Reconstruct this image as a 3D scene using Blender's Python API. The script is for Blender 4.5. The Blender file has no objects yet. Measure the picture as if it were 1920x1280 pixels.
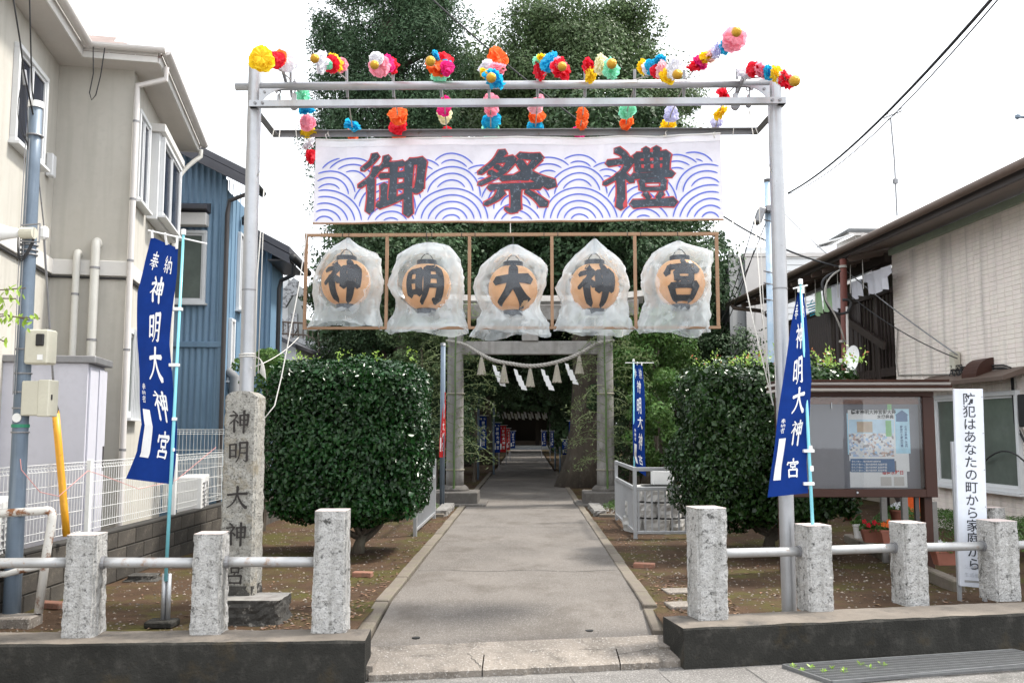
import bpy, bmesh, math, random
import numpy as np
from mathutils import Vector, Matrix
rnd = random.Random(7)
npr = np.random.default_rng(7)
scene = bpy.context.scene
COL = scene.collection

# ---------------------------------------------------------------- camera, sky, sun, exposure
FPX = 1700.0
PITCH = math.atan(165 / FPX)
YAW = math.atan(28 / FPX)
EYE = Vector((0, 0, 1.42))
cam_data = bpy.data.cameras.new('camera')
cam_data.sensor_width = 36
cam_data.lens = 36 * FPX / 1920
cam_data.clip_start = 0.05
cam_data.clip_end = 1500
cam = bpy.data.objects.new('camera', cam_data)
COL.objects.link(cam)
cam.location = EYE
cam.rotation_euler = (math.pi / 2 + PITCH, 0, YAW)
scene.camera = cam

world = bpy.data.worlds.new('World')
scene.world = world
world.use_nodes = True
wn, wl = world.node_tree.nodes, world.node_tree.links
wn.clear()
SUN_EL, SUN_AZ = math.radians(56), math.radians(72)     # azimuth measured from +Y towards +X
sky = wn.new('ShaderNodeTexSky')
sky.sky_type = 'NISHITA'
sky.sun_disc = False
sky.sun_elevation = SUN_EL
sky.sun_rotation = SUN_AZ
sky.dust_density = 4
mixw = wn.new('ShaderNodeMix')
mixw.data_type = 'RGBA'
mixw.inputs['Factor'].default_value = 0.86              # thin bright overcast
wl.new(sky.outputs[0], mixw.inputs['A'])
mixw.inputs['B'].default_value = (9.6, 9.9, 10.2, 1)
bg = wn.new('ShaderNodeBackground')
bg.inputs['Strength'].default_value = 0.12
wo = wn.new('ShaderNodeOutputWorld')
wl.new(mixw.outputs['Result'], bg.inputs['Color'])
wl.new(bg.outputs[0], wo.inputs[0])

sun_data = bpy.data.lights.new('sun', 'SUN')
sun_data.energy = 2.8
sun_data.angle = math.radians(7)
sun_data.color = (1, 0.95, 0.87)
sun = bpy.data.objects.new('sun', sun_data)
COL.objects.link(sun)
sdir = Vector((math.sin(SUN_AZ) * math.cos(SUN_EL), math.cos(SUN_AZ) * math.cos(SUN_EL), math.sin(SUN_EL)))
sun.rotation_euler = sdir.to_track_quat('Z', 'Y').to_euler()

scene.view_settings.view_transform = 'Standard'
scene.view_settings.look = 'None'
scene.view_settings.exposure = 1.12
scene.view_settings.gamma = 1
scene.view_settings.use_curve_mapping = False
scene.cycles.max_bounces = 8
scene.cycles.transparent_max_bounces = 12

# ---------------------------------------------------------------- measuring helpers (surveyed from the photograph)
_fw = Vector((-math.sin(YAW) * math.cos(PITCH), math.cos(YAW) * math.cos(PITCH), math.sin(PITCH)))
_rt = Vector((math.cos(YAW), math.sin(YAW), 0))
_up = _rt.cross(_fw)
def at(px, py, Y):
    d = _fw + _rt * ((px - 960) / FPX) - _up * ((py - 640) / FPX)
    return EYE + d * (Y / d.y)
def gnd(px, py, z=0.0):
    d = _fw + _rt * ((px - 960) / FPX) - _up * ((py - 640) / FPX)
    return EYE + d * ((z - 1.42) / d.z)

# ---------------------------------------------------------------- mesh builder
class MB:
    def __init__(s):
        s.v, s.f = [], []
    def add(s, vs, fs):
        b = len(s.v)
        s.v += [tuple(v) for v in vs]
        s.f += [tuple(i + b for i in f) for f in fs]
        return s
    def box(s, c, d, rz=0.0, M=None):
        x, y, z = d[0] / 2, d[1] / 2, d[2] / 2
        vs = [Vector(p) for p in ((-x,-y,-z),(x,-y,-z),(x,y,-z),(-x,y,-z),(-x,-y,z),(x,-y,z),(x,y,z),(-x,y,z))]
        if rz: vs = [Matrix.Rotation(rz, 3, 'Z') @ v for v in vs]
        if M is not None: vs = [M @ v for v in vs]
        c = Vector(c)
        return s.add([v + c for v in vs], [(0,3,2,1),(4,5,6,7),(0,1,5,4),(1,2,6,5),(2,3,7,6),(3,0,4,7)])
    def bx(s, x0, x1, y0, y1, z0, z1):
        return s.box(((x0+x1)/2,(y0+y1)/2,(z0+z1)/2), (abs(x1-x0),abs(y1-y0),abs(z1-z0)))
    def tube(s, pts, r, n=8, caps=True, flat=None):
        pts = [Vector(p) for p in pts]
        m = len(pts)
        rr = r if isinstance(r, (list, tuple)) else [r] * m
        b = len(s.v); prev = None
        for i, p in enumerate(pts):
            t = (pts[min(i+1, m-1)] - pts[max(i-1, 0)])
            t = t.normalized() if t.length > 1e-9 else Vector((0,0,1))
            if prev is None:
                a = Vector((0,0,1)) if abs(t.z) < .9 else Vector((1,0,0))
                u = t.cross(a).normalized()
            else:
                u = (prev - t * prev.dot(t))
                u = u.normalized() if u.length > 1e-6 else t.orthogonal().normalized()
            prev = u; w = t.cross(u)
            for k in range(n):
                an = 2 * math.pi * k / n
                s.v.append(tuple(p + (u * math.cos(an) + w * math.sin(an)) * rr[i]))
        for i in range(m - 1):
            for k in range(n):
                k2 = (k + 1) % n
                s.f.append((b+i*n+k, b+i*n+k2, b+(i+1)*n+k2, b+(i+1)*n+k))
        if caps:
            s.f.append(tuple(b + k for k in range(n))[::-1])
            s.f.append(tuple(b + (m-1)*n + k for k in range(n)))
        return s
    def cyl(s, p0, p1, r, n=12): return s.tube([p0, p1], r, n)
    def bar(s, p0, p1, w, h):
        p0, p1 = Vector(p0), Vector(p1); t = (p1 - p0); L = t.length
        q = t.to_track_quat('X', 'Z').to_matrix()
        return s.box((p0 + p1) / 2, (L, w, h), M=q)
    def lathe(s, prof, n=24, c=(0,0,0), a0=0.0):
        b = len(s.v); c = Vector(c)
        for r, z in prof:
            for k in range(n):
                an = a0 + 2 * math.pi * k / n
                s.v.append((c.x + r * math.cos(an), c.y + r * math.sin(an), c.z + z))
        for i in range(len(prof) - 1):
            for k in range(n):
                k2 = (k + 1) % n
                s.f.append((b+i*n+k, b+i*n+k2, b+(i+1)*n+k2, b+(i+1)*n+k))
        s.f.append(tuple(b + k for k in range(n))[::-1])
        s.f.append(tuple(b + (len(prof)-1)*n + k for k in range(n)))
        return s
    def prism(s, poly, y0, y1, axis='y'):
        # outline in x-z (axis y), y-z (axis x) or x-y (axis z)
        n = len(poly)
        mk = {'y': lambda a, b, t: (a, t, b), 'x': lambda a, b, t: (t, a, b), 'z': lambda a, b, t: (a, b, t)}[axis]
        vs = [mk(a, b, y0) for a, b in poly] + [mk(a, b, y1) for a, b in poly]
        return s.add(vs, [tuple(range(n)), tuple(range(n, 2*n))[::-1]] + [(i, i+n, (i+1) % n + n, (i+1) % n) for i in range(n)])
    def sheet(s, fn, nu, nv, thick=None):
        b = len(s.v)
        for j in range(nv + 1):
            for i in range(nu + 1):
                s.v.append(tuple(fn(i / nu, j / nv)))
        for j in range(nv):
            for i in range(nu):
                a = b + j * (nu + 1) + i
                s.f.append((a, a + 1, a + nu + 2, a + nu + 1))
        return s
    def mesh(s, name, bevel=0, smooth=False, sub=0, noise=None, recalc=True):
        me = bpy.data.meshes.new(name)
        me.from_pydata(s.v, [], s.f)
        if bevel or recalc:
            bm = bmesh.new(); bm.from_mesh(me)
            if recalc: bmesh.ops.recalc_face_normals(bm, faces=bm.faces)
            if bevel:
                bmesh.ops.bevel(bm, geom=list(bm.edges), offset=bevel, segments=1, affect='EDGES', clamp_overlap=True)
            bm.to_mesh(me); bm.free()
        if smooth:
            me.polygons.foreach_set('use_smooth', [True] * len(me.polygons))
        me.update()
        return me

def setp(o, label=None, cat=None, group=None, kind=None):
    if label: o['label'] = label
    if cat: o['category'] = cat
    if group: o['group'] = group
    if kind: o['kind'] = kind
    return o
def link(name, me, mat=None, parent=None, kind=None, label=None, loc=None):
    o = bpy.data.objects.new(name, me)
    COL.objects.link(o)
    if mat is not None:
        if len(me.materials) == 0: me.materials.append(mat)
    if parent is not None: o.parent = parent
    if kind: o['kind'] = kind
    if label: o['label'] = label
    if loc is not None: o.location = loc
    return o
def obj(name, mb, mat, parent=None, bevel=0, smooth=False, kind=None, label=None, loc=None, recalc=True):
    return link(name, mb.mesh(name, bevel, smooth, recalc=recalc), mat, parent, kind, label, loc)
def thing(name, label, cat, loc=(0,0,0), rz=0.0, group=None):
    o = bpy.data.objects.new(name, None)
    COL.objects.link(o)
    o.empty_display_size = .2
    o.location = loc; o.rotation_euler = (0, 0, rz)
    return setp(o, label, cat, group)
def dup(root, loc=None, rz=None, label=None, group=None, scale=None):
    r = root.copy(); COL.objects.link(r)
    for ch in list(root.children):
        c = ch.copy(); COL.objects.link(c); c.parent = r
        for g in list(ch.children):
            d = g.copy(); COL.objects.link(d); d.parent = c
    if loc is not None: r.location = loc
    if rz is not None: r.rotation_euler = (0, 0, rz)
    if scale is not None: r.scale = scale
    if label: r['label'] = label
    if group: r['group'] = group
    return r
def smooth_auto(o, ang=40):
    me = o.data
    me.polygons.foreach_set('use_smooth', [True] * len(me.polygons))
    me.set_sharp_from_angle(angle=math.radians(ang))

# ---------------------------------------------------------------- materials
def mat(name, col, rough=.7, metal=0, var=.12, scale=6, bump=0, bscale=60, spots=None, streak=None, island=0,
        spec=.5, sheen=0, trans=0, alpha=None, coat=0, stretch=(1,1,1), spots2=None, obj_rand=0):
    """col; var = value variation by noise; spots = (colour, noise scale, low, high); streak = (colour, amount)"""
    m = bpy.data.materials.new(name); m.use_nodes = True
    N, L = m.node_tree.nodes, m.node_tree.links
    p = N['Principled BSDF']
    p.inputs['Roughness'].default_value = rough
    p.inputs['Metallic'].default_value = metal
    p.inputs['Specular IOR Level'].default_value = spec
    if coat: p.inputs['Coat Weight'].default_value = coat
    tc = N.new('ShaderNodeTexCoord')
    mp = N.new('ShaderNodeMapping'); mp.inputs['Scale'].default_value = stretch
    L.new(tc.outputs['Object'], mp.inputs[0])
    def noise(sc, det=4, rough_=.6):
        n = N.new('ShaderNodeTexNoise'); n.inputs['Scale'].default_value = sc
        n.inputs['Detail'].default_value = det; n.inputs['Roughness'].default_value = rough_
        L.new(mp.outputs[0], n.inputs['Vector']); return n
    def mix(a, b, fac, blend='MIX'):
        x = N.new('ShaderNodeMix'); x.data_type = 'RGBA'; x.blend_type = blend
        if isinstance(fac, (int, float)): x.inputs['Factor'].default_value = fac
        else: L.new(fac, x.inputs['Factor'])
        for k, q in (('A', a), ('B', b)):
            if isinstance(q, (tuple, list)): x.inputs[k].default_value = (*q[:3], 1)
            else: L.new(q, x.inputs[k])
        return x.outputs['Result']
    def ramp(src, lo, hi):
        r = N.new('ShaderNodeMapRange'); r.inputs['From Min'].default_value = lo; r.inputs['From Max'].default_value = hi
        L.new(src, r.inputs['Value']); return r.outputs[0]
    c = tuple(col)
    out = None
    if var:
        n = noise(scale)
        out = mix(tuple(x * (1 - var) for x in c), tuple(min(1, x * (1 + var)) for x in c), ramp(n.outputs['Fac'], .3, .7))
        n2 = noise(scale * 9, 3)
        out = mix(tuple(x * .93 for x in c), out, ramp(n2.outputs['Fac'], .2, .5))
    else:
        out = mix(c, c, 0.0)
    if island:
        g = N.new('ShaderNodeNewGeometry')
        h = N.new('ShaderNodeHueSaturation')
        v = N.new('ShaderNodeMapRange'); v.inputs['To Min'].default_value = 1 - island; v.inputs['To Max'].default_value = 1 + island
        L.new(g.outputs['Random Per Island'], v.inputs['Value'])
        L.new(v.outputs[0], h.inputs['Value'])
        hh = N.new('ShaderNodeMapRange'); hh.inputs['To Min'].default_value = .485; hh.inputs['To Max'].default_value = .515
        wn_ = N.new('ShaderNodeTexWhiteNoise'); wn_.noise_dimensions = '1D'
        L.new(g.outputs['Random Per Island'], wn_.inputs['W']); L.new(wn_.outputs['Value'], hh.inputs['Value']); L.new(hh.outputs[0], h.inputs['Hue'])
        L.new(out, h.inputs['Color']); out = h.outputs[0]
    if obj_rand:
        oi = N.new('ShaderNodeObjectInfo'); h = N.new('ShaderNodeHueSaturation')
        v = N.new('ShaderNodeMapRange'); v.inputs['To Min'].default_value = 1 - obj_rand; v.inputs['To Max'].default_value = 1 + obj_rand
        L.new(oi.outputs['Random'], v.inputs['Value']); L.new(v.outputs[0], h.inputs['Value'])
        L.new(out, h.inputs['Color']); out = h.outputs[0]
    for sp in (spots, spots2):
        if sp:
            n = noise(sp[1], 5, .7)
            out = mix(out, sp[0], ramp(n.outputs['Fac'], sp[2], sp[3]))
    if streak:
        mp2 = N.new('ShaderNodeMapping'); mp2.inputs['Scale'].default_value = (5, 5, .35)
        L.new(tc.outputs['Object'], mp2.inputs[0])
        n = N.new('ShaderNodeTexNoise'); n.inputs['Scale'].default_value = streak[2] if len(streak) > 2 else 1.6
        n.inputs['Detail'].default_value = 5
        L.new(mp2.outputs[0], n.inputs['Vector'])
        x = N.new('ShaderNodeMath'); x.operation = 'MULTIPLY'; x.inputs[1].default_value = streak[1]
        L.new(ramp(n.outputs['Fac'], .5, .78), x.inputs[0])
        out = mix(out, streak[0], x.outputs[0])
    L.new(out, p.inputs['Base Color'])
    if bump:
        n = noise(bscale, 5, .65)
        b = N.new('ShaderNodeBump'); b.inputs['Strength'].default_value = min(1, bump); b.inputs['Distance'].default_value = .02 * max(1, bump)
        L.new(n.outputs['Fac'], b.inputs['Height']); L.new(b.outputs[0], p.inputs['Normal'])
    if trans:
        t = N.new('ShaderNodeBsdfTranslucent'); L.new(out, t.inputs['Color'])
        ms = N.new('ShaderNodeMixShader'); ms.inputs[0].default_value = trans
        L.new(p.outputs[0], ms.inputs[1]); L.new(t.outputs[0], ms.inputs[2])
        L.new(ms.outputs[0], N['Material Output'].inputs[0])
    return m

M = {}
M['asphalt_path'] = mat('asphalt_path', (.140,.126,.113), .9, spec=.25, var=.20, scale=1.1, bump=.5, bscale=110, spots=((.27,.25,.235), 85, .50, .72), spots2=((.085,.072,.06), 1.6, .50, .80), stretch=(1,.7,1))
M['concrete_pale'] = mat('concrete_pale', (.23,.20,.17), .9, var=.3, scale=2.5, bump=.8, bscale=60, spots=((.11,.095,.08), 4, .50, .68), spots2=((.46,.43,.40), 60, .54, .68))
M['concrete_edge'] = mat('concrete_edge', (.155,.130,.105), .9, var=.2, scale=5, bump=.5, bscale=80, spots=((.13,.12,.08), 4, .5, .7), obj_rand=.15)
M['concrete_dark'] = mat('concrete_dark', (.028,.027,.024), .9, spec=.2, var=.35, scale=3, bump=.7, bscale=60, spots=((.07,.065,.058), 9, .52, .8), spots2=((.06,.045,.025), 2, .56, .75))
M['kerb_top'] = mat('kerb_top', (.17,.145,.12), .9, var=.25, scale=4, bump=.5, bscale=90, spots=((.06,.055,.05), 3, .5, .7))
M['street'] = mat('street', (.19,.18,.17), .9, spec=.2, var=.25, scale=1.5, bump=.8, bscale=90, spots=((.42,.40,.38), 80, .52, .66), spots2=((.1,.1,.09), 2, .55, .75))
M['dirt'] = mat('dirt', (.070,.042,.025), .95, spec=.2, var=.35, scale=1.7, bump=.9, bscale=45, spots=((.068,.062,.016), 1.1, .48, .62), spots2=((.05,.032,.02), 6, .52, .70))
M['granite'] = mat('granite', (.50,.49,.475), .85, var=.14, scale=30, bump=1.0, bscale=70, streak=((.15,.145,.125), .75, 3.2), spots=((.055,.055,.05), 21, .55, .66), spots2=((.20,.20,.20), 90, .52, .66))
M['granite_top'] = mat('granite_top', (.55,.46,.43), .85, var=.1, scale=30, bump=.3, bscale=120, spots=((.3,.28,.27), 90, .56, .7))
M['pillar_stone'] = mat('pillar_stone', (.38,.365,.33), .85, var=.16, scale=18, bump=1.0, bscale=70, spots=((.10,.10,.09), 62, .52, .64), spots2=((.26,.22,.15), 6, .52, .72))
M['stone_dark'] = mat('stone_dark', (.05,.047,.042), .9, var=.3, scale=10, bump=.6, bscale=80, spots=((.3,.28,.25), 14, .58, .7))
M['carved'] = mat('carved', (.03,.026,.024), .95, var=.2, scale=40)
M['torii_stone'] = mat('torii_stone', (.25,.24,.225), .85, var=.16, scale=5, bump=.4, bscale=100, spots=((.13,.115,.1), 3, .53, .72), streak=((.10,.08,.075), .7), spots2=((.5,.48,.45), 90, .6, .72))
M['torii_base'] = mat('torii_base', (.11,.10,.09), .9, var=.2, scale=8, bump=.5, bscale=80, spots=((.25,.24,.22), 9, .58, .75))
M['steel'] = mat('steel', (.42,.43,.45), .42, metal=.55, var=.08, scale=8, spots=((.20,.17,.15), 22, .66, .72), streak=((.30,.29,.29), .5))
M['steel_dark'] = mat('steel_dark', (.25,.25,.26), .5, metal=.5, var=.1, scale=8, spots=((.17,.14,.12), 14, .6, .72))
M['rail_rust'] = mat('rail_rust', (.40,.40,.40), .45, metal=.5, var=.1, scale=8, spots=((.25,.13,.06), 5, .55, .68), spots2=((.3,.2,.13), 30, .62, .72))
M['white_rust'] = mat('white_rust', (.66,.64,.60), .5, var=.06, scale=8, spots=((.22,.09,.035), 6, .54, .62))
M['alu'] = mat('alu', (.42,.43,.445), .4, metal=.35, var=.06, scale=6)
M['blue_pole'] = mat('blue_pole', (.125,.165,.215), .45, metal=.2, var=.1, scale=6, streak=((.28,.33,.38), .8, 3))
M['pale_blue_pole'] = mat('pale_blue_pole', (.38,.50,.62), .5, var=.1, scale=6, spots=((.5,.55,.6), 6, .5, .7))
M['nobori_pole'] = mat('nobori_pole', (.22,.62,.72), .35, var=.03, coat=.3)
M['white_plastic'] = mat('white_plastic', (.78,.78,.77), .45, var=.04)
M['navy'] = mat('navy', (.005,.033,.205), .85, spec=.2, var=.12, scale=9, trans=.18, bump=.15, bscale=500)
M['red_cloth'] = mat('red_cloth', (.55,.02,.02), .8, var=.1, scale=9, trans=.2)
M['white_print'] = mat('white_print', (.80,.80,.80), .8, var=.03)
M['stucco'] = mat('stucco', (.47,.45,.405), .9, var=.06, scale=1.2, bump=.35, bscale=160, streak=((.34,.325,.285), .6), spots=((.43,.41,.36), 2, .5, .8))
M['stucco_trim'] = mat('stucco_trim', (.60,.585,.56), .6, var=.04, scale=3)
M['soffit'] = mat('soffit', (.55,.52,.49), .8, var=.04, scale=3)
M['gutter'] = mat('gutter', (.58,.55,.53), .45, var=.05, scale=4)
M['pipe_cream'] = mat('pipe_cream', (.58,.57,.53), .5, var=.05, scale=4)
M['roof_tile'] = mat('roof_tile', (.22,.17,.155), .8, var=.15, scale=8, obj_rand=.12)
M['window_frame'] = mat('window_frame', (.62,.63,.64), .4, var=.03)
M['dark_frame'] = mat('dark_frame', (.05,.045,.045), .4, var=.05)
M['glass_dark'] = mat('glass_dark', (.010,.014,.028), .2, var=.3, scale=3, spec=.12)
M['glass_green'] = mat('glass_green', (.11,.13,.115), .12, var=.2, scale=2, spec=.6)
M['blue_siding'] = mat('blue_siding', (.150,.245,.345), .5, var=.06, scale=2, streak=((.10,.16,.25), .6), spec=.5)
M['dark_roof'] = mat('dark_roof', (.06,.06,.07), .6, var=.1, scale=6)
M['brown_dark'] = mat('brown_dark', (.030,.020,.017), .55, var=.15, scale=5)
M['brown_mid'] = mat('brown_mid', (.10,.07,.055), .55, var=.15, scale=5)
M['tile_wall'] = mat('tile_wall', (.77,.70,.64), .7, var=.03, scale=2, island=.03, streak=((.25,.23,.22), .6, 1.0), spots=((.55,.50,.46), 3, .62, .9))
M['mortar'] = mat('mortar', (.66,.60,.55), .9, var=.1)
M['green_trim'] = mat('green_trim', (.28,.33,.26), .6, var=.1)
M['white_siding'] = mat('white_siding', (.70,.71,.72), .6, var=.03, scale=2)
M['grey_siding'] = mat('grey_siding', (.16,.165,.17), .7, var=.08, scale=2)
M['block'] = mat('block', (.055,.048,.040), .95, var=.25, scale=5, bump=.5, bscale=80, spots=((.16,.14,.11), 6, .58, .75), obj_rand=.25)
M['block_joint'] = mat('block_joint', (.035,.033,.03), .95, var=.15)
M['fence_white'] = mat('fence_white', (.72,.73,.72), .45, var=.03)
M['shed'] = mat('shed', (.52,.52,.58), .5, var=.04, scale=2, streak=((.42,.42,.47), .4))
M['meter_box'] = mat('meter_box', (.52,.50,.41), .5, var=.06)
M['black'] = mat('black', (.012,.012,.013), .5, var=.05)
M['black_rubber'] = mat('black_rubber', (.02,.02,.022), .7, var=.1)
M['yellow_cover'] = mat('yellow_cover', (.72,.34,.02), .4, var=.08, scale=12, spots=((.15,.08,.03), 30, .62, .7))
M['rope'] = mat('rope', (.36,.34,.31), .9, var=.12, scale=40, bump=.6, bscale=120)
M['tassel'] = mat('tassel', (.36,.33,.27), .95, var=.15, scale=60, bump=.8, bscale=200)
M['cord'] = mat('cord', (.62,.60,.56), .8, var=.05)
M['paper'] = mat('paper', (.82,.82,.82), .8, var=.02, trans=.25)
M['banner_cloth'] = mat('banner_cloth', (.78,.765,.84), .6, var=.02, scale=2, trans=.35, spots=((.60,.53,.46), 1.2, .66, .85))
M['banner_plastic'] = mat('banner_plastic', (.78,.77,.82), .25, var=.02)
M['wave_blue'] = mat('wave_blue', (.11,.16,.62), .7, var=.1, scale=12)
M['banner_black'] = mat('banner_black', (.030,.042,.062), .5, var=.4, scale=7, spots=((.17,.20,.25), 34, .56, .66))
M['banner_red'] = mat('banner_red', (.55,.06,.07), .7, var=.08)
M['wood_frame'] = mat('wood_frame', (.30,.175,.10), .6, var=.12, scale=9)
M['lantern_paper'] = mat('lantern_paper', (.90,.55,.29), .7, var=.04, scale=6, trans=.3)
M['lantern_cap'] = mat('lantern_cap', (.03,.04,.055), .45, var=.1)
M['lantern_ink'] = mat('lantern_ink', (.010,.012,.02), .6, var=.1)
M['trunk'] = mat('trunk', (.075,.06,.045), .95, var=.3, scale=6, bump=1, bscale=30, stretch=(1,1,.25), spots=((.13,.12,.09), 8, .55, .7))
M['twig'] = mat('twig', (.10,.075,.05), .9, var=.2)
M['leaf_hedge'] = mat('leaf_hedge', (.013,.050,.011), .27, var=.5, scale=1.6, island=.4, spec=.34, trans=.10)
M['leaf_hedge2'] = mat('leaf_hedge2', (.021,.053,.012), .29, var=.5, scale=1.6, island=.4, spec=.34, trans=.10)
M['leaf_new'] = mat('leaf_new', (.26,.42,.06), .4, var=.1, island=.2, trans=.35)
M['leaf_red'] = mat('leaf_red', (.50,.16,.06), .4, var=.1, island=.2, trans=.35)
M['leaf_cypress'] = mat('leaf_cypress', (.060,.105,.055), .7, spec=.15, var=.3, scale=.6, island=.4, trans=.12)
M['leaf_broad'] = mat('leaf_broad', (.082,.125,.052), .5, spec=.2, var=.3, scale=.7, island=.4, trans=.18)
M['leaf_dark'] = mat('leaf_dark', (.038,.070,.030), .6, spec=.2, var=.3, scale=.8, island=.4, trans=.10)
M['leaf_bush'] = mat('leaf_bush', (.085,.165,.040), .45, spec=.25, var=.3, scale=1.2, island=.35, trans=.2)
M['leaf_bamboo'] = mat('leaf_bamboo', (.17,.22,.09), .6, var=.2, island=.3, trans=.3)
M['bamboo'] = mat('bamboo', (.07,.12,.035), .45, var=.2)
M['brown_frame'] = mat('brown_frame', (.050,.020,.014), .45, spec=.3, metal=.0, var=.08)
M['board_back'] = mat('board_back', (.20,.20,.225), .8, var=.03)
M['sign_white'] = mat('sign_white', (.68,.71,.78), .5, var=.03, scale=2, spots=((.45,.40,.36), 10, .66, .74), streak=((.5,.5,.5), .35))
M['sign_ink'] = mat('sign_ink', (.025,.027,.035), .6, var=.1, spots=((.5,.52,.58), 26, .60, .66))
M['terracotta'] = mat('terracotta', (.24,.085,.055), .7, var=.12, scale=10)
M['brick_red'] = mat('brick_red', (.25,.12,.08), .9, var=.2, bump=.4, spots=((.12,.08,.06), 12, .55, .7))
M['rust_pole'] = mat('rust_pole', (.12,.035,.025), .7, var=.25, scale=12)
M['cloth_white'] = mat('cloth_white', (.74,.74,.80), .9, var=.03, trans=.3)
M['cloth_green'] = mat('cloth_green', (.42,.62,.36), .9, var=.05, trans=.25)
M['teal'] = mat('teal', (.02,.30,.40), .5, var=.05)
M['grey_stone'] = mat('grey_stone', (.46,.45,.43), .85, var=.1, scale=8, bump=.5, bscale=60)
M['galv'] = mat('galv', (.22,.225,.23), .45, metal=.6, var=.15, scale=20)
M['black_hole'] = mat('black_hole', (.012,.012,.012), .9, var=0)
M['yellow_paper'] = mat('yellow_paper', (.85,.62,.03), .7, var=.06, trans=.3, scale=20)
PAP = {}
for k, c in dict(yellow=(.90,.66,.02), red=(.80,.02,.05), white=(.84,.84,.88), mint=(.32,.80,.58), blue=(.02,.48,.74), pink=(.90,.38,.48),
                 orange=(.92,.20,.04), magenta=(.82,.03,.28), cream=(.84,.82,.56), lavender=(.70,.70,.88), gold=(.72,.42,.03), rose=(.90,.60,.66)).items():
    PAP[k] = mat(k + '_tissue', c, .75, var=.07, scale=30, trans=.45) if k != 'gold' else mat('gold_foil', (.50,.27,.02), .35, metal=.6, var=.15, scale=40, bump=.4, bscale=60)

def glass_mat(name, col=(1,1,1), fac=.12, rough=.02):
    m = bpy.data.materials.new(name); m.use_nodes = True
    N, L = m.node_tree.nodes, m.node_tree.links
    N.remove(N['Principled BSDF'])
    t = N.new('ShaderNodeBsdfTransparent'); t.inputs[0].default_value = (*col, 1)
    g = N.new('ShaderNodeBsdfGlossy'); g.inputs['Roughness'].default_value = rough
    fr = N.new('ShaderNodeFresnel'); fr.inputs[0].default_value = 1.5
    a = N.new('ShaderNodeMath'); a.operation = 'ADD'; a.inputs[1].default_value = fac
    L.new(fr.outputs[0], a.inputs[0])
    ms = N.new('ShaderNodeMixShader')
    L.new(a.outputs[0], ms.inputs[0]); L.new(t.outputs[0], ms.inputs[1]); L.new(g.outputs[0], ms.inputs[2])
    L.new(ms.outputs[0], N['Material Output'].inputs[0])
    return m
M['pane'] = glass_mat('clear_pane', (.98,.985,.985), .0)
def bag_mat(name='polythene', lo=.27, hi=.9, gl=.06):
    m = bpy.data.materials.new(name); m.use_nodes = True
    N, L = m.node_tree.nodes, m.node_tree.links
    N.remove(N['Principled BSDF'])
    t = N.new('ShaderNodeBsdfTransparent'); t.inputs[0].default_value = (.97,.985,1,1)
    d = N.new('ShaderNodeBsdfDiffuse'); d.inputs[0].default_value = (.88,.96,1,1)
    tl = N.new('ShaderNodeBsdfTranslucent'); tl.inputs[0].default_value = (.88,.96,1,1)
    g = N.new('ShaderNodeBsdfGlossy'); g.inputs['Roughness'].default_value = .12
    m1 = N.new('ShaderNodeMixShader'); m1.inputs[0].default_value = .5
    L.new(d.outputs[0], m1.inputs[1]); L.new(tl.outputs[0], m1.inputs[2])
    lw = N.new('ShaderNodeLayerWeight'); lw.inputs[0].default_value = .35
    tc = N.new('ShaderNodeTexCoord'); mp = N.new('ShaderNodeMapping'); mp.inputs['Scale'].default_value = (7, 7, 3)
    L.new(tc.outputs['Object'], mp.inputs[0])
    vo = N.new('ShaderNodeTexVoronoi'); vo.feature = 'F1'; vo.inputs['Scale'].default_value = 1
    L.new(mp.outputs[0], vo.inputs['Vector'])
    bp = N.new('ShaderNodeBump'); bp.inputs['Strength'].default_value = .38; bp.inputs['Distance'].default_value = .03
    L.new(vo.outputs['Distance'], bp.inputs['Height'])
    for s_ in (d, tl, g): L.new(bp.outputs[0], s_.inputs['Normal'])
    L.new(bp.outputs[0], lw.inputs['Normal'])
    mr = N.new('ShaderNodeMapRange'); mr.inputs['To Min'].default_value = lo; mr.inputs['To Max'].default_value = hi
    L.new(lw.outputs['Facing'], mr.inputs['Value'])
    m2 = N.new('ShaderNodeMixShader'); L.new(mr.outputs[0], m2.inputs[0])
    L.new(t.outputs[0], m2.inputs[1]); L.new(m1.outputs[0], m2.inputs[2])
    m3 = N.new('ShaderNodeMixShader')
    mr2 = N.new('ShaderNodeMapRange'); mr2.inputs['To Min'].default_value = gl; mr2.inputs['To Max'].default_value = .4
    L.new(lw.outputs['Fresnel'], mr2.inputs['Value']); L.new(mr2.outputs[0], m3.inputs[0])
    L.new(m2.outputs[0], m3.inputs[1]); L.new(g.outputs[0], m3.inputs[2])
    L.new(m3.outputs[0], N['Material Output'].inputs[0])
    return m
M['polythene'] = bag_mat()
M['polythene_clear'] = bag_mat('polythene_clear', .02, .25, .025)

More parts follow.
